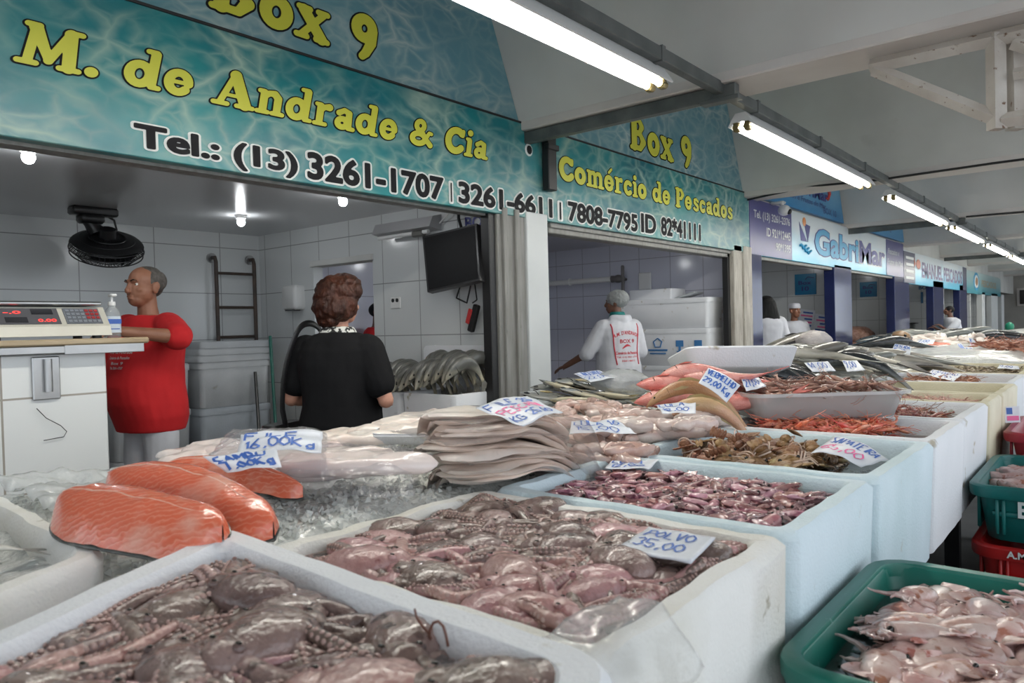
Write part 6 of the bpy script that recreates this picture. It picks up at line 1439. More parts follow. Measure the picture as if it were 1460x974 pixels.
# flat gray fish in the second-stall corner of the ice
for i in range(2): fish_template('sole%d' % i, '', .42, .19, .035, sk_flat, fin_yel, prof='croaker', bend=.1*i)
for k, (px, py, D, a) in enumerate(((800,567,3.55,.2),(826,560,3.6,-.3),(850,566,3.5,.5),(815,552,3.75,-.1),(846,548,3.75,.3),(872,556,3.65,.1),(838,572,3.4,-.5),(885,566,3.55,.4))):
    put('sole%d' % (k % 2), atD(px,py,D), AZR+PI+a, PI/2+U(-.25,.25)+(PI if k in (0,3) else 0), U(-.05,.25), 'yellow-finned gray flat fish in the heap at the white post' if k in (0,3) else 'gray flat fish in the heap at the white post', 'flat fish at the white post')
m = MB(); c = atD(885,548,3.65)
m.ell(c, (.17,.14,.075), 30, 16, dis=lambda p: .10*noise.noise(p*4)+.05*noise.noise(p*11)); tag(m.build('ice_bag', clear('ice_bag_film', (.94,.95,.96), .14, .15, .4, (.7,.72,.73), .7, 40), None, angle=180), 'crinkled clear bag of ice on the gray flat fish', 'bag')
# red snappers with two golden fish
for i in range(3): fish_template('snap%d' % i, '', .40, .125, .085, snap_red, fin_red, prof='croaker', bend=.12*(i-1))
for i in range(2): fish_template('gold%d' % i, '', .42, .062, .048, (tile_yel, pm('pale_gold_skin', (.60,.42,.22), (.66,.36,.24), 6, rough=.25, bump=.3, bscale=160, coat=.3))[i], fin_yel, prof='long', droop=.62+.1*i)
for k, (px, py, D, a, lab) in enumerate(((972,529,3.12,.05,'red snapper on top of the pile under the white foam tray'),(940,547,3.10,.0,'red snapper at the left of the pile, second layer'),(1010,541,3.05,-.1,'red snapper in the second layer behind the price card'),(938,567,3.02,.0,'red snapper at the lower left of the pile'),(1000,566,3.1,-.15,'red snapper low in the pile behind the golden fish'),(1040,572,2.95,-.3,'red snapper at the lower right of the pile by the clear bin'),(1045,548,3.15,-.35,'red snapper behind the price card on the right of the pile'))):
    put('snap%d' % (k % 3), atD(px+26,py,D), AZR+PI+a, PI/2+U(-.15,.15), -.05*(k > 4), lab, None, .86)
put('gold0', atD(996,553,2.88), AZR+PI-.12, 0.25, .12, 'upper golden brown fish arched over the front of the snappers', None, .92); put('gold1', atD(1012,578,2.78), AZR+PI-.12, .2, .14, 'lower golden brown fish arched over the front of the snappers', None, .95)
# dark fish under the white tray
for i in range(2): fish_template('dark%d' % i, '', .62, .105, .09, sk_dark, fin_dark, prof='long', droop=.45+.2*i)
for k, (px, py, D) in enumerate(((1098,528,3.85),(1112,535,3.75),(1128,532,3.95),(1140,540,3.85),(1086,545,3.65),(1108,556,3.6))): put('dark%d' % (k % 2), atD(px,py,D), AZR+PI-.25+U(-.1,.1), .35+U(-.2,.2), .22, 'dark blue-gray fish sloping down from the white foam tray', 'dark fish by the white tray')
# gray croakers and silver fish, middle of the counter
for i in range(3): fish_template('croak%d' % i, '', .50, .115, .08, (sk_croaker, sk_silver, sk_croaker)[i], fin_pale, prof='long', droop=.25*i)
spots = []
for k in range(36):
    u = U(0,1); v = k/35; px = 1135+105*u+70*v; py = 497+32*v+34*u*(.5+.5*v); D = 5.0-.9*v-.35*u
    while atD(px,py,D).y < 1.27+.24: D += .08
    spots.append((px,py,D))
for k, (px, py, D) in enumerate(sorted(spots, key=lambda s: -s[2])):
    put('croak%d' % (k % 3), atD(px,py,D), AZR+(0 if rnd.random() < .2 else PI)-.28+U(-.15,.15), PI/2+U(-.35,.2), .16+U(-.06,.08), 'silvery gray fish in the big pile between the clear bin and the navy post', 'gray fish in the big pile')
put('dark0', atD(1228,514,4.75), AZR+PI-.28, .5, .15, 'single black-backed fish lying across the gray pile', None, .95)
# big dark fish and ice bag in front of the black-haired woman
fish_template('big', '', 1.0, .21, .15, sk_croaker, fin_dark, prof='long', droop=.3)
put('big', atD(1112,497,5.7), AZR+.35, PI/2-.4, .22, 'large gray fish rising in front of the black-haired woman'); put('big', atD(1168,505,5.5), AZR+PI-.12, PI/2-.3, .02, 'large gray fish lying under the ice bag')
m = MB(); c = atD(1160,488,5.55); m.ell(c, (.09,.13,.085), 30, 16, dis=lambda p: .14*noise.noise(p*3)+.05*noise.noise(p*9)); tag(m.build('ice_bag', clear('pink_bag_film', (.96,.93,.93), .12, .2, .45, (.88,.82,.81), .6, 40), None, angle=180), 'crinkled pale plastic bag on the large gray fish', 'bag')
# long silver fish beyond
fish_template('silv', '', .75, .10, .07, sk_silver, fin_pale, parts=False, prof='long', droop=.3); fish_template('silv2', '', .72, .11, .08, sk_croaker, fin_dark, parts=False, prof='long', droop=.2)
for k in range(20):
    u = k/19; px = 1215+100*u+U(-14,14); py = 498+20*u+U(-5,7); D = 7.4-1.4*u*U(.6,1.1)
    put(('silv','silv2')[k % 2], atD(px,py,D), AZR+PI-.3+U(-.15,.15), PI/2-.2+U(-.3,.2), .13+U(-.05,.06), 'long silver fish in the fan-shaped pile past the navy posts', 'long silver fish')
# farther counters
fish_template('far', '', .9, .22, .15, sk_dark, fin_dark, parts=False, prof='croaker', droop=.2)
for k, (px, py, D) in enumerate(((1258,486,9.0),(1275,488,8.8),(1250,490,8.6))): put('far', atD(px,py,D), AZR+PI*(k % 2)+U(-.2,.2), PI/2-.3, .08, 'dark gray fish heaped beside the round brown fish head', 'dark fish by the brown head')
m = MB(); c = atD(1284,482,8.9); m.ell(c, (.085,.11,.085), 18, 12, dis=lambda p: .12*noise.noise(p*2.5)); o = tag(m.build('brown_fish', pm('brown_fish_skin', (.22,.12,.06), (.34,.22,.12), 10, rough=.35), None), 'round brown fish head on the dark gray fish', 'fish')
m = MB(); m.ell(c+Vector((-.07,-.065,.03)), (.016,.016,.016), 10, 8); m.build('eye', fish_eye, o)
fish_template('fars', '', 1.0, .15, .11, sk_silver, fin_pale, parts=False, prof='long', droop=.2)
for k in range(18):
    px = U(1295,1420); py = 477+U(-5,9); D = U(10.5,14); put('fars', atD(px,py,D), AZR+PI*(k % 2)+U(-.5,.5), PI/2-.3+U(-.3,.3), .06, 'pale silver fish heaped far down the counter', 'far silver fish')
fish_template('farb', '', 1.1, .17, .12, fish_skin('black_white_fish', (.01,.01,.012), (.02,.02,.025), (.5,.5,.5), lo=.3, mid=.42, hi=.6), fin_dark, parts=False, prof='long', droop=.2)
for k in range(13):
    u = k/12; put('farb', atD(1402+58*u+U(-6,6), 474+13*u+U(-4,6), 11.8-1.2*u), AZR+PI-.25+U(-.12,.12), PI/2+U(-.25,.25), .1, 'black and white fish in the glossy far pile by the green scale', 'black and white fish')
# salmon fillets
def fillet(p0, p1, w, th, label, sag=.0, curve=0.0, lift=0.0, tailw=.55, seed=0, tilt=.4):
    p0 = Vector(p0); p1 = Vector(p1); L = (p1-p0).length; d = (p1-p0)/L; sd = Vector((-d.y, d.x, 0)).normalized(); sd = (sd*math.cos(tilt)+Vector((0,0,math.sin(tilt)))).normalized(); n = 40; k_ = 22
    def prof(t):
        a = min(1, t/.34); b = min(1, (1-t)/.16)
        return w*max(.03, (1-(1-a)**2.2)**.6)*(1-(1-tailw)*max(0,(t-.40)/.60)**1.3)*max(.05, (1-(1-b)**2.2)**.55)
    def mid(t): return p0.lerp(p1,t)+sd*curve*math.sin(PI*t)+Vector((0,0,lift*math.sin(PI*t)-sag*t*t))
    def top(u, v):
        s = 2*v-1; a = .62*abs(s)**2.4; z = th*(1-abs(s)**3.2)*(.55+.45*min(1,prof(u)/w)); b = mid(u)+sd*s*prof(u)*.5
        return b+Vector((0,0,z-.25*th*abs(s)**2+.003*noise.noise(b*30)))
    m = MB(); m.sheet(top, n, k_); o = m.build('salmon_fillet', salmon, None, angle=180); tag(o, label, 'fish fillet')
    def und(u, v):
        s = 2*v-1; b = mid(u)+sd*s*prof(u)*.53; return b+Vector((0,0,-.25*th*abs(s)**2-.002-.012*(1-abs(s)**2)))
    m = MB(); m.sheet(und, n, 12, .003); m.build('skin', salmon_skin, o, angle=180)
    m = MB(); m.tube([Vector(top(.04+.9*i/20, .52+.02*math.sin(i)))+Vector((0,0,-.001)) for i in range(21)], [.0035*(1-.5*i/20) for i in range(21)], 6, 0, .5); m.build('fat_line', salmon_fat, o)
    return o
fillet(at(84,722,Z=.975), at(318,768,Z=.955), .135, .040, 'salmon fillet in front, lowest of the salmon by the foam box corner', .0, -.012, .015, .8, tilt=.42)
fillet(at(154,686,Z=.995), at(390,752,Z=.95), .105, .034, 'salmon fillet lying across the middle of the salmon heap', .01, .012, .025, .9, tilt=.35)
fillet(at(232,672,Z=.985), at(432,704,Z=.935), .09, .030, 'salmon fillet at the back right with a tapering bright orange tail', .0, .01, .015, .5, tilt=.35)
fillet(at(150,716,Z=.935), at(260,694,Z=.935), .12, .026, 'dark-skinned salmon piece under the two front fillets', .0, .0, .0, .8)
# white fillets
def slab(name, c, L, w, th, az, mat, label, group, seed, droop=(0,0), cat='fish fillet', tail=.6, rough=.006, bld=None):
    c = Vector(c); d = Vector((math.cos(az), math.sin(az), 0)); sd = Vector((-d.y, d.x, 0)); sv = Vector((seed*1.7, seed*.9, seed*2.3))
    def pr(t): return w*.5*(max(.08,1-abs(2*t-1)**4))**.5*(1-(1-tail)*t)
    def f(u, v, k):
        s = 2*v-1; x = (u-.5)*L; y = s*pr(u)*(1+.12*noise.noise(Vector((u*3,s,seed))))
        z = rough*2*noise.noise(Vector((u*3,v*3,0))+sv)+rough*noise.noise(Vector((u*8,v*6,0))+sv)-droop[0]*max(0,s)**2*w-droop[1]*max(0,2*u-1)**2*L
        return c+d*x+sd*y+Vector((0,0,z+k*th*(1-abs(s)**4)**.5*(1-abs(2*u-1)**6)**.5))
    m = MB(); n1, n2 = 26, 14
    T = [[f(i/n1, j/n2, .5) for j in range(n2+1)]+[f(i/n1, j/n2, -.5) for j in range(n2-1,0,-1)] for i in range(n1+1)]
    m.loft(T); return tag(m.build(name, mat, None, angle=70), label, cat, group)
AZ = AZR
# bagged white fillets (front)
for k, (px, py, z, L, w, a, lab) in enumerate(((440,668,.955,.34,.16,.1,'thick white fillet nearest the loose ice'),(510,662,.975,.40,.17,-.12,'thick white fillet lying over its neighbour beside the loose ice'),(545,660,.945,.30,.14,-.05,'white fillet at the right of the white fillets by the ice'),(470,652,.975,.34,.15,.1,'white fillet at the back of the white fillets'))):
    slab('white_fillet', at(px,py,Z=z), L, w, .045, AZ+a, pang_flesh, lab, None, k+3)
def bag(label, corners, z, amp, seed):
    P = [at(x,y,Z=z) for x, y in corners]
    def f(u, v):
        q = P[0].lerp(P[1],u).lerp(P[3].lerp(P[2],u),v); e = min(u,1-u,v,1-v)
        return q+Vector((0,0,.040*min(1,e*5)**.5-.03*(e < .001)+amp*noise.noise(Vector((q.x*18,q.y*18,seed)))+amp*.5*noise.noise(Vector((q.x*44,q.y*44,seed)))))
    m = MB(); m.sheet(f, 40, 30, .0008); return tag(m.build('plastic_bag', bag_film, None, angle=180), label, 'bag')
bag('clear plastic bag over the white fillets by the ice', ((395,690),(590,690),(600,648),(430,645)), .95, .008, 3)
for k, (px, py, z) in enumerate(((345,662,.97),(310,655,.98),(380,648,1.0),(420,640,.985),(330,640,1.0),(300,645,.97))): slab('white_fillet', at(px,py,Z=z-.02), .30, .15, .035, AZ+U(-.3,.3), pang_flesh, 'white fillet in a clear bag under the two hand-lettered cards', 'bagged white fillets', k+11)
bag('clear plastic bag of white fillets under the two hand-lettered cards', ((285,672),(470,668),(470,622),(320,625)), .985, .01, 5)
# pinkish fillets in a row behind
for k, (px, py, z, L, a) in enumerate(((487,622,.955,.24,.5),(515,628,.97,.26,.4),(548,612,.98,.25,.7),(575,604,.985,.24,.6),(602,596,.985,.22,.8),(560,622,.97,.24,.4),(590,612,.985,.22,.5),(470,632,.94,.24,.4))):
    slab('fish_fillet', at(px,py,Z=z), L, .13, .04, AZ+a, pink_flesh, 'pinkish fillet in the loose row behind the white foam dish', 'pinkish fillets in a row', k+30, tail=.75)
m = MB(); tub(m, .24, .16, .035, .012, .03, .012, .006); tag(m.build('foam_dish', foam, None, loc=at(588,630,Z=.955), rot=(0,.03,AZ)), 'small white foam dish left of the fillet stack', 'dish')
# the tall stack of fillets with sheets between
base = Vector((1.56,1.315,.90)); NL = 11
film_m = clear('fillet_film', (.98,.97,.97), .16, .12, .07, (.85,.8,.78), .5, 24)
for k in range(NL):
    z = .917+k*.0160+(.004 if k > 5 else 0); c = Vector((base.x+U(-.02,.02)-.004*k, base.y+U(-.02,.02), z))
    slab('fish_fillet', c, .42+U(-.03,.04), .28+U(-.02,.02), .019, AZ+.62+U(-.12,.12), pink_flesh, 'pale fillet in the tall layered stack under the price card', 'fillets of the tall stack', k+50, (.12+U(0,.1), .16+U(0,.12)), tail=.85, rough=.005)
    if k in (3, 6, 9):
        a = AZ+.62+U(-.1,.1); d = Vector((math.cos(a), math.sin(a), 0)); sd = Vector((-d.y,d.x,0))
        def fs(u, v, c=c, d=d, sd=sd, k=k):
            x = (u-.5)*.46; y = (v-.5)*.34; e = max(0,(u-.86)/.14); return c+d*x+sd*y+Vector((0,0,.011-.16*max(0,2*u-1)**2*.42-.07*e*e+.006*noise.noise(Vector((u*9,v*9,k)))*(1+3*e)))
        m = MB(); m.sheet(fs, 26, 16, .0006); tag(m.build('plastic_film', film_m, None, angle=180), 'clear film between the layers of the fillet stack', 'plastic film', 'films in the fillet stack')
# pinkish brown cuts right of the stack, and pale squid tubes behind
cut_m = pm('brown_pink_cut', (.44,.27,.22), (.62,.48,.44), 10, rough=.25, bump=.3, bscale=40, rv=.2, coat=.4)
for k in range(26):
    px, py = U(815,925), U(624,655); slab('fish_cut', at(px,py,Z=.90)+Vector((0,0,.012*(k % 3))), U(.12,.2), U(.06,.09), .03, U(0,6.28), cut_m, 'pinkish brown fish cut in the heap right of the fillet stack', 'pinkish brown cuts', k+80, tail=.7)
for k in range(16):
    px, py = U(795,880), U(580,602); slab('fish_cut', at(px,py,Z=.945)+Vector((0,0,.012*(k % 3))), U(.14,.22), U(.07,.1), .035, U(0,6.28), cut_m, 'pinkish brown fish cut in the heap below the gray flat fish', 'cuts by the flat fish', k+120, tail=.7)
tube_m = pm('squid_tube', (.70,.60,.55), (.62,.46,.42), 12, rough=.22, bump=.3, bscale=40, rv=.1, coat=.5)
for k in range(46):
    px, py = U(850,1010), U(588,622); py = max(py, 588+(px-1010)*-.02); slab('squid_tube', at(px,py,Z=.925)+Vector((0,0,.02*(k % 3)-.01)), U(.14,.22), U(.055,.08), .035, AZ+U(-.6,.6), tube_m, 'pale cleaned squid in the wet heap in front of the snappers', 'pale cleaned squid', k+150, cat='squid', tail=.55)
# white foam tray resting over the fish, tilted
m = MB(); tub(m, .54, .34, .095, .022, .05, .03, .014)
pt = atD(1044,531,3.5); q = m.build('foam_tray', foam, None); q.location = pt; q.rotation_euler = (Matrix.Rotation(AZR+.1,4,'Z') @ Matrix.Rotation(-.22,4,'X') @ Matrix.Rotation(.02,4,'Y')).to_euler(); tag(q, 'empty white foam tray tilted on the fish behind the snappers', 'tray')
# clear bin of reddish shrimp
pb_ = at(1148,588,Z=.905)
t = thing('clear_bin', 'milky clear plastic bin of reddish shrimp straddling the orange shrimp box', 'bin', (3.14,1.01,.915), AZR+.02)
m = MB(); tub(m, .62, .42, .10, .008, .05, .03, .008, bev=.003); m.build('body', clear('milky_plastic', (.92,.92,.92), .18, .2, .45, (.62,.62,.62)), t)
m = MB(); m.loft([rr(.655,.455,.06,.092), rr(.655,.455,.06,.104), rr(.61,.41,.05,.104), rr(.61,.41,.05,.092)], cap0=False, cap1=False); m.add([], []); m.build('rim', clear('milky_rim', (.95,.95,.95), .25, .2, .5, (.72,.72,.72)), t)
Mz = Matrix.Rotation(AZR, 4, 'Z'); qb = [tuple((t.location+Mz@Vector(p)).xy) for p in ((-.26,-.16,0),(.26,-.16,0),(.26,.16,0),(-.26,.16,0))]
ms = [shrimp_mesh(.12, 200+i, pm('bin_shrimp%d' % i, (.30,.13,.10), (.42,.26,.20), 30, rough=.25, rv=.25, coat=.4)) for i in range(3)]
floor_fill(qb, .98, pm('bin_bed', (.25,.12,.09), (.36,.2,.16), 20, rough=.3), 'packed reddish shrimp under the top layer of the clear bin', .012)
scatter('brown_red_shrimp', ms, qb, 100, lambda x, y: .995+.03*math.exp(-((x-t.location.x)/.2)**2)+U(0,.02), 'reddish brown shrimp among many in the milky clear bin', 'shrimp', 'shrimp in the clear bin', .5)
# far salmon pieces and red shrimp heap
for k in range(4): fillet(atD(1306+6*k,494+2.5*k,9.2), atD(1356+3*k,496+3*k,8.9), .22, .05, ('farthest of the four salmon strips on the ice','second farthest salmon strip on the ice','third salmon strip on the ice, behind the front one','front salmon strip of the four on the far ice')[k], tailw=.8)
ms = [shrimp_mesh(.2, 230+i, pm('far_red_shrimp%d' % i, (.36,.12,.07), (.5,.24,.16), 20, rough=.35, rv=.25)) for i in range(2)]
qr = [tuple(atD(x,y,D).xy) for x, y, D in ((1392,506,8.2),(1500,506,6.9),(1500,486,8.6),(1400,490,9.6))]
def inarea(q):
    a = 0
    for i in range(len(q)): a += q[i][0]*q[(i+1)%len(q)][1]-q[(i+1)%len(q)][0]*q[i][1]
    return q if a > 0 else q[::-1]
scatter('red_shrimp', ms, inarea(qr), 160, lambda x, y: .955+.05*noise.noise(Vector((x*1.4,y*1.4,3)))+U(0,.03), 'red-brown shrimp in the far heap at the right edge', 'shrimp', 'far red-brown shrimp', .5)
ms2 = [slab('fish_cut', (0,0,0), .3, .14, .05, 0, pink_flesh, None, None, 300+i) for i in range(2)]
for i in range(60):
    px, py = U(1290,1400), U(480,502); o = bpy.data.objects.new('fish_cut', ms2[i % 2].data); COL.objects.link(o); o.location = atD(px,py,9.8-(py-480)*.05); o.rotation_euler = (U(-.4,.4),U(-.4,.4),U(0,6.28)); tag(o, 'pale pink fish cut on the far ice around the salmon strips', 'fish fillet', 'far pale cuts')
for o in ms2: bpy.data.objects.remove(o)
m = MB(); c = Vector((15.55,4.1,.95)); m.ell(c, (.38,.36,.2), 20, 12, dis=lambda p: .15*noise.noise(p*3)); m.box(15.2,16.05,3.6,4.7,0,.85,0,.02); tag(m.build('crab_heap', pm('pink_crab_shells', (.48,.30,.24), (.26,.12,.08), 18, rough=.5, bump=.5, bscale=20), None), 'mound of pinkish shells on a block in the stall past the navy post', 'seafood')
# ------------------------------------------------------------------ hand-lettered price cards
def card_paper(corners, label, lines, z=None, D=None, curl=.0, pts=None, ink=None, size=.5, wav=.003, th=.0007, shift=(.06,.08)):
    """corners: photo points top-left, top-right, bottom-right, bottom-left of the written sheet."""
    P = pts or [at(x,y,Z=zz) for (x,y), zz in zip(corners, z if hasattr(z,'__len__') else [z]*4)]
    sd = U(0,50)
    def f(u, v, k=0):
        q = P[3].lerp(P[2],u).lerp(P[0].lerp(P[1],u),v); nrm = (P[2]-P[3]).cross(P[0]-P[3]).normalized()
        if nrm.z < 0: nrm = -nrm
        return q+nrm*(curl*math.sin(PI*u)+wav*noise.noise(Vector((u*3,v*3,sd)))+k)
    m = MB(); m.sheet(f, 18, 14, th); o = tag(m.build('price_card', paper, None, angle=180), label, 'price card')
    n = len(lines); m = MB(); mp = MB()
    for i, ln in enumerate(lines):
        pk = ln.startswith('~'); ln = ln.lstrip('~'); pol, w = pen_lines(ln); v1 = 1-shift[1]-(i)*(1-2*shift[1])/n; hh = (1-2*shift[1])/n*.72; ww = (1-2*shift[0])*min(1, .25+.13*len(ln))
        for p in pol:
            L_ = []; R_ = []
            Q = []
            for a, b in zip(p, p[1:]):
                for s in range(4): Q.append((a[0]+(b[0]-a[0])*s/4, a[1]+(b[1]-a[1])*s/4))
            Q.append(p[-1])
            g = lambda x, y: f(shift[0]+x/w*ww, v1-hh+y/6*hh, .0012)
            t_ = .0023*size
            for j, (x, y) in enumerate(Q):
                a = g(*Q[max(j-1,0)]); b = g(*Q[min(j+1,len(Q)-1)]); d = (b-a)
                if d.length < 1e-9: d = Vector((1,0,0))
                nn = (P[2]-P[3]).cross(P[0]-P[3]).normalized(); sv = d.normalized().cross(nn)*t_; c = g(x,y); L_.append(c+sv); R_.append(c-sv)
            k = len(L_); (mp if pk else m).add(L_+R_, [(j,j+1,k+j+1,k+j) for j in range(k-1)])
    if m.v: m.build('handwriting', ink or ink_blue, o, smooth=False, fix=False)
    if mp.v: mp.build('handwriting', ink_pink, o, smooth=False, fix=False)
    return o
rnd.seed(77)
card_paper(((925,751),(1020,766),(985,801),(880,781)), 'price card lying on the octopus in the worn foam box', ['POLVO','35,00'], .918, size=.9, shift=(.1,.1), th=.004)
card_paper(((345,620),(460,616),(458,646),(338,646)), 'crinkled price card reading 16,00 on the bagged white fillets, upper of two', ['FILE','16,00Kg'], (1.06,1.06,1.03,1.03), size=1.3, wav=.012, curl=.01)
card_paper(((290,652),(396,640),(400,664),(325,674)), 'crinkled price card on the bagged white fillets, lower of two', ['CAMBU','7,00Kg'], (1.045,1.055,1.035,1.02), size=1.2, wav=.01)
b0 = [atD(678,580,1.80), atD(752,564,2.02), atD(803,588,1.93), atD(746,609,1.72)]
card_paper(None, 'crinkled price card on top of the tall fillet stack', ['FILE 25','~PESCADA','KG 25,00'], pts=b0, size=1.1, wav=.008, curl=.008)
card_paper(((815,600),(880,598),(908,618),(812,618)), 'price card drooping over the pinkish brown cuts right of the stack', ['LULA 16','15,00'], (.985,.985,.95,.97), size=1.2, wav=.012)
card_paper(((873,657),(940,655),(925,669),(862,667)), 'wet price card half sunk among the small purple squid', ['LULA','12,00'], (.905,.905,.90,.90), size=1.1, wav=.006)
card_paper(((1190,623),(1268,655),(1228,666),(1156,646)), 'curled price card with pink writing on the slipper lobsters', ['SAPATEIRA','~65,00'], (.905,.875,.865,.90), size=1.2, wav=.006, curl=.015)
card_paper(None, 'price card standing on the red snappers', ['VERMELHO','29,00 Kg'], pts=[atD(1010,524,2.78), atD(1056,549,2.72), atD(1036,574,2.62), atD(996,546,2.68)], size=1.1, curl=.006)
card_paper(None, 'small price card between the snappers and the clear bin', ['27,00'], pts=[atD(1057,541,3.0), atD(1081,538,3.1), atD(1093,551,3.0), atD(1064,558,2.9)], size=1.1)
card_paper(None, 'wet price card on the pale cleaned squid below the snappers', ['LULA','18,00'], pts=[atD(934,577,2.72), atD(992,572,2.68), atD(992,590,2.58), atD(944,589,2.62)], size=1.0, wav=.008)
card_paper(None, 'price card lying on the gray flat fish at the white post', ['LINGUADO','22,00'], pts=[atD(818,533,3.60), atD(852,528,3.75), atD(884,537,3.55), atD(842,545,3.4)], size=1.2, wav=.006)
card_paper(None, 'blue-inked card on the nearest part of the big gray fish pile', ['14,00'], pts=[atD(1146,517,4.0), atD(1180,515,4.15), atD(1192,529,4.0), atD(1158,530,3.85)], size=1.3)
card_paper(None, 'white card on the middle of the big gray fish pile', ['9,00'], pts=[atD(1200,514,4.6), atD(1222,514,4.6), atD(1234,528,4.4), atD(1208,530,4.35)], size=1.3)
card_paper(None, 'upright white card between the long silver fish and the salmon strips', ['PESCADA','8,00'], pts=[atD(1276,490,6.9), atD(1300,494,6.7), atD(1297,507,6.6), atD(1271,501,6.8)], size=1.6)
card_paper(None, 'white card on the far pale heap behind the salmon strips', ['7,00'], pts=[atD(1310,484,9.0), atD(1334,484,9.0), atD(1330,491,8.7), atD(1304,490,8.7)], size=2)
card_paper(None, 'first of two slanting cards beyond the salmon strips', ['10,00'], pts=[atD(1364,490,8.6), atD(1370,489,8.6), atD(1384,506,8.0), atD(1377,507,8.0)], size=1.6)
card_paper(None, 'second slanting card beyond the salmon strips, wider one', ['12,00'], pts=[atD(1374,495,8.3), atD(1386,495,8.3), atD(1400,505,8.0), atD(1388,507,8.0)], size=1.6)
card_paper(None, 'upright card with pink writing near the black and white fish', ['8','~15,00'], pts=[atD(1381,481,8.9), atD(1390,484,8.9), atD(1398,500,8.7), atD(1385,497,8.7)], size=1.6)
card_paper(((1330,527),(1372,534),(1360,544),(1318,534)), 'large slanted card over the reddish shrimp', ['CAMARAO','18,00'], (.91,.90,.885,.895), size=1.5)
card_paper(((1425,520),(1452,522),(1454,527),(1422,525)), 'white card lying on the tiny brown shrimp', ['9,00'], .90, size=1.5)
card_paper(((1298,561),(1328,562),(1328,569),(1296,568)), 'bright blue-inked card sunk in the pale pink shrimp', ['22,00 Kg'], .86, size=1.8)
card_paper(None, 'pale card corner at the bottom edge of the nearest octopus box', ['  '], pts=[at(440,948,Z=.893), at(490,975,Z=.89), at(430,1010,Z=.885), at(350,985,Z=.888)], size=1)
# ------------------------------------------------------------------ plastic crates in the aisle
def crate(name, label, x0, x1, y0, y1, z0, z1, mat, taper=.03, rib=True, txt=None, tmat=None, txtpos=None):
    cx, cy = (x0+x1)/2, (y0+y1)/2; L, W, H = x1-x0, y1-y0, z1-z0
    t = thing(name, label, 'crate', (cx,cy,z0)); lw = .035
    m = MB(); tub(m, L-2*lw+.02, W-2*lw+.02, H-.005, .012, .07, taper, .012, bev=.003); m.build('body', mat, t)
    m = MB(); m.loft([rr(L-2*lw,W-2*lw,.06,H-.04), rr(L-.01,W-.01,.085,H-.045), rr(L,W,.09,H-.035), rr(L,W,.09,H-.006), rr(L-.012,W-.012,.085,H), rr(L-2*lw+.006,W-2*lw+.006,.06,H), rr(L-2*lw,W-2*lw,.055,H-.006), rr(L-2*lw-.004,W-2*lw-.004,.055,H-.04)], cap0=False, cap1=False); m.build('rim', mat, t)
    if rib:
        m = MB()
        for s in (-1,1):
            for f in (-.36,-.33,.33,.36): m.box(f*L-.006, f*L+.006, s*(W/2-lw)-.012*(s < 0), s*(W/2-lw)+.012*(s > 0), .03, H-.05, 0, .003); m.box(s*(L/2-lw)-.012*(s < 0), s*(L/2-lw)+.012*(s > 0), f*W-.006, f*W+.006, .03, H-.05, 0, .003)
            m.box(s*(L/2-lw)-.006, s*(L/2-lw)+.006, -W/2+.08, W/2-.08, H*.45, H*.45+.02, 0, .003)
        m.build('ribs', mat, t)
    if txt:
        xo, ty, tz, h = txtpos; plain_on(txt, (-L/2+xo, ty, tz), (0,-1,0), (0,0,1), h*.75*len(txt), h, (-.003,0,0), tmat, 'lettering', t, .03)
    return t
crate('squid_crate', 'green plastic crate of large squid in the aisle, bottom right', 1.19, 1.90, -.16, .462, .49, .74, plast_gr, .03)
crate('fish_crate', 'teal plastic crate with a white letter on the front, stacked on a red one', 3.24, 4.05, -.22, .47, .455, .665, plast_teal, .03, True, 'EM', halo_white, (.022, .183, .10, .06))
crate('fish_crate', 'red plastic crate with white letters under the teal crate', 3.20, 4.0, -.25, .46, .22, .452, plast_red, .03, True, 'A.M', halo_white, (.0, .233, .199, .026))
crate('fish_crate', 'crimson plastic crate behind the teal one at the right edge', 4.2, 5.0, -.3, .46, .52, .74, plast_crim, .04)
m = MB(); m.box(1.27,1.84,-.1,.40,0,.49,0,.01); tag(m.build('crate_stand', bench_m, None, smooth=False), 'dark stand under the green crate of squid', 'stand')
m = MB(); m.box(3.3,5.0,-.2,.40,0,.22,0,.01); m.box(4.25,4.95,-.24,.40,.2,.52,0,.01); tag(m.build('crate_stand', bench_m, None, smooth=False), 'dark stand under the stacked teal and red crates', 'stand')
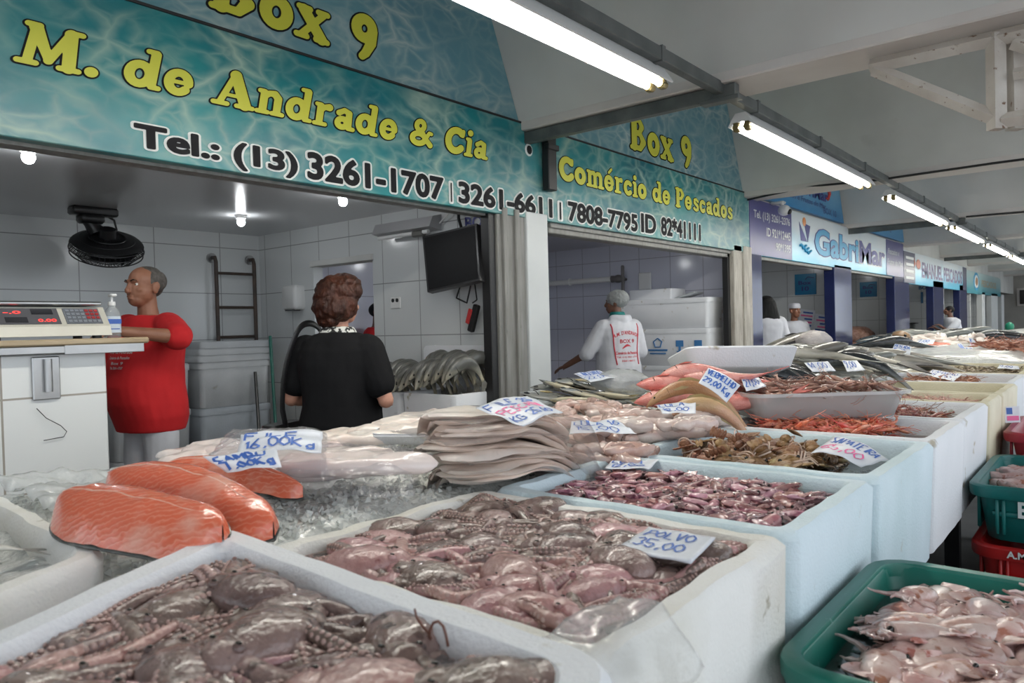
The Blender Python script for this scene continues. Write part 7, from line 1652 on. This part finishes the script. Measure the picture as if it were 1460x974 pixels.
# large squid
rnd.seed(91)
def big_squid(seed):
    L = .25; rnd.seed(seed); w = L*.185; bnd = U(-.3,.3); c = lambda t: Vector((t*L, bnd*L*t*t, 0)); q = U(.5,.7)
    root = thing('squid', '', 'squid')
    m = MB(); T = [0,.03,.08,.16,.28,.42,.55,.63,.645]; m.tube([c(t) for t in T], [w*r for r in (.12,.3,.5,.75,.95,1.0,.95,.84,.62)], 18, 0, q); m.build('mantle', squid_pale, root)
    m = MB()
    for s in (-1,1):
        def fin(u, v, s=s): 
            t = .01+.34*u; wd = w*1.35*math.sin(PI*min(1,u*.95+.05))**.8; return c(t)+Vector((0, s*(w*.3+v*wd), w*(.2+.12*math.sin(u*5+v*3+seed))))
        m.sheet(fin, 10, 5, w*.08)
    m.build('fin', squid_pale, root)
    m = MB(); m.ell(c(.68), (L*.06,w*.62,w*.45), 14, 9)
    for k in range(8):
        a = (k-3.5)*.2; P = [c(.70)+Vector((0,(k-3.5)*w*.12,0))]; an = a*.7; ll = L*U(.28,.42); cu = U(-2.6,2.6)
        for i in range(9): an += cu/9; P.append(P[-1]+Vector((math.cos(an), math.sin(an), U(-.25,.25)))*ll/9)
        m.tube(P, [w*.2*(1-i/11)+w*.02 for i in range(10)], 7)
    m.build('arms', squid_palehead, root)
    for s in (-1,1):
        m = MB(); m.ell(c(.67)+Vector((0,s*w*.52,w*.12)), (w*.2,w*.12,w*.2), 10, 7); m.build('eye', eye_d, root)
    return root
tp = [big_squid(s) for s in (5,6,7,8,9)]; rnd.seed(14)
qG_ = [(1.27,-.08),(1.82,-.08),(1.82,.38),(1.27,.38)]
floor_fill(qG_, .655, pm('squid_bed', (.36,.28,.27), (.2,.12,.12), 14, rough=.25, coat=.5), 'packed lower layer of large squid in the green crate', .02)
qW = [(1.235,-.11),(1.855,-.11),(1.855,.415),(1.235,.415)]
water(qW, .684, water_gray, 'melt water in the green crate of squid')
us = [False]*5
for k, (x, y) in enumerate(grid_pts([(1.30,-.06),(1.80,-.06),(1.80,.37),(1.30,.37)], 84, .9)):
    i = k % 5; z = .684+U(0,.022)+.02*math.exp(-((x-1.55)/.25)**2); a = U(0,6.28); loc = Vector((x,y,z))-Vector((math.cos(a),math.sin(a),0))*.09; r = (U(-.3,.3)+(PI if rnd.random()<.3 else 0), U(-.18,.18), a); lab = 'large pale squid mottled with brown among others in the green crate'
    e_ = loc+Vector((math.cos(a),math.sin(a),0))*.21; dx = min(max(e_.x,1.25),1.84)-e_.x; dy = min(max(e_.y,-.09),.40)-e_.y; loc += Vector((dx,dy,0)); loc.x = min(max(loc.x,1.26),1.83); loc.y = min(max(loc.y,-.08),.385)
    if us[i]: dup(tp[i], loc, r, lab, 'large squid in the green crate', U(.62,.9))
    else: us[i] = True; tp[i].location = loc; tp[i].rotation_euler = r; tag(tp[i], lab, 'squid', 'large squid in the green crate')
# pale squid strips in the teal crate
qT = [(3.31,-.15),(3.98,-.15),(3.98,.40),(3.31,.40)]
floor_fill(qT, .60, pm('strip_bed', (.55,.38,.30), (.42,.22,.14), 14, rough=.3), 'packed lower layer of squid in the teal crate', .012)
for k, (x, y) in enumerate(grid_pts([(3.38,-.1),(3.92,-.1),(3.92,.36),(3.38,.36)], 40, .8)):
    slab('squid_tube', (x,y,.622+U(0,.02)), U(.16,.24), U(.05,.07), .03, U(-.5,.5)+1.2, squid_pale, 'pale squid lying in the teal crate', 'squid in the teal crate', 400+k, cat='squid', tail=.5)
m = MB(); m.box(-.04,.04,-.002,.002,0,.085,0,.001); o = tag(m.build('price_card', paper, None, smooth=False, loc=at(1444,603,Z=.738), rot=(-.1,0,-.86)), 'small upright card with blue and pink marks on the rim of the crimson crate', 'price card')
m = MB(); m.box(-.03,.0,-.004,-.0022,.045,.078); m.build('mark', ink_blue, o, smooth=False); m = MB(); m.box(-.03,.032,-.004,-.0022,.012,.036); m.build('mark', ink_pink, o, smooth=False)
# ------------------------------------------------------------------ light
w = bpy.data.worlds.new('world'); scn.world = w; w.use_nodes = True
bg = w.node_tree.nodes['Background']; bg.inputs[0].default_value = (.86,.93,1.0,1); bg.inputs[1].default_value = 1.35
scn.view_settings.view_transform = 'Standard'; scn.view_settings.look = 'None'; scn.view_settings.gamma = 1.0; scn.view_settings.use_curve_mapping = False
scn.view_settings.exposure = 0.5
scn.cycles.max_bounces = 8; scn.cycles.transparent_max_bounces = 24; scn.cycles.caustics_reflective = False; scn.cycles.caustics_refractive = False
scn.cycles.sample_clamp_indirect = 4.0
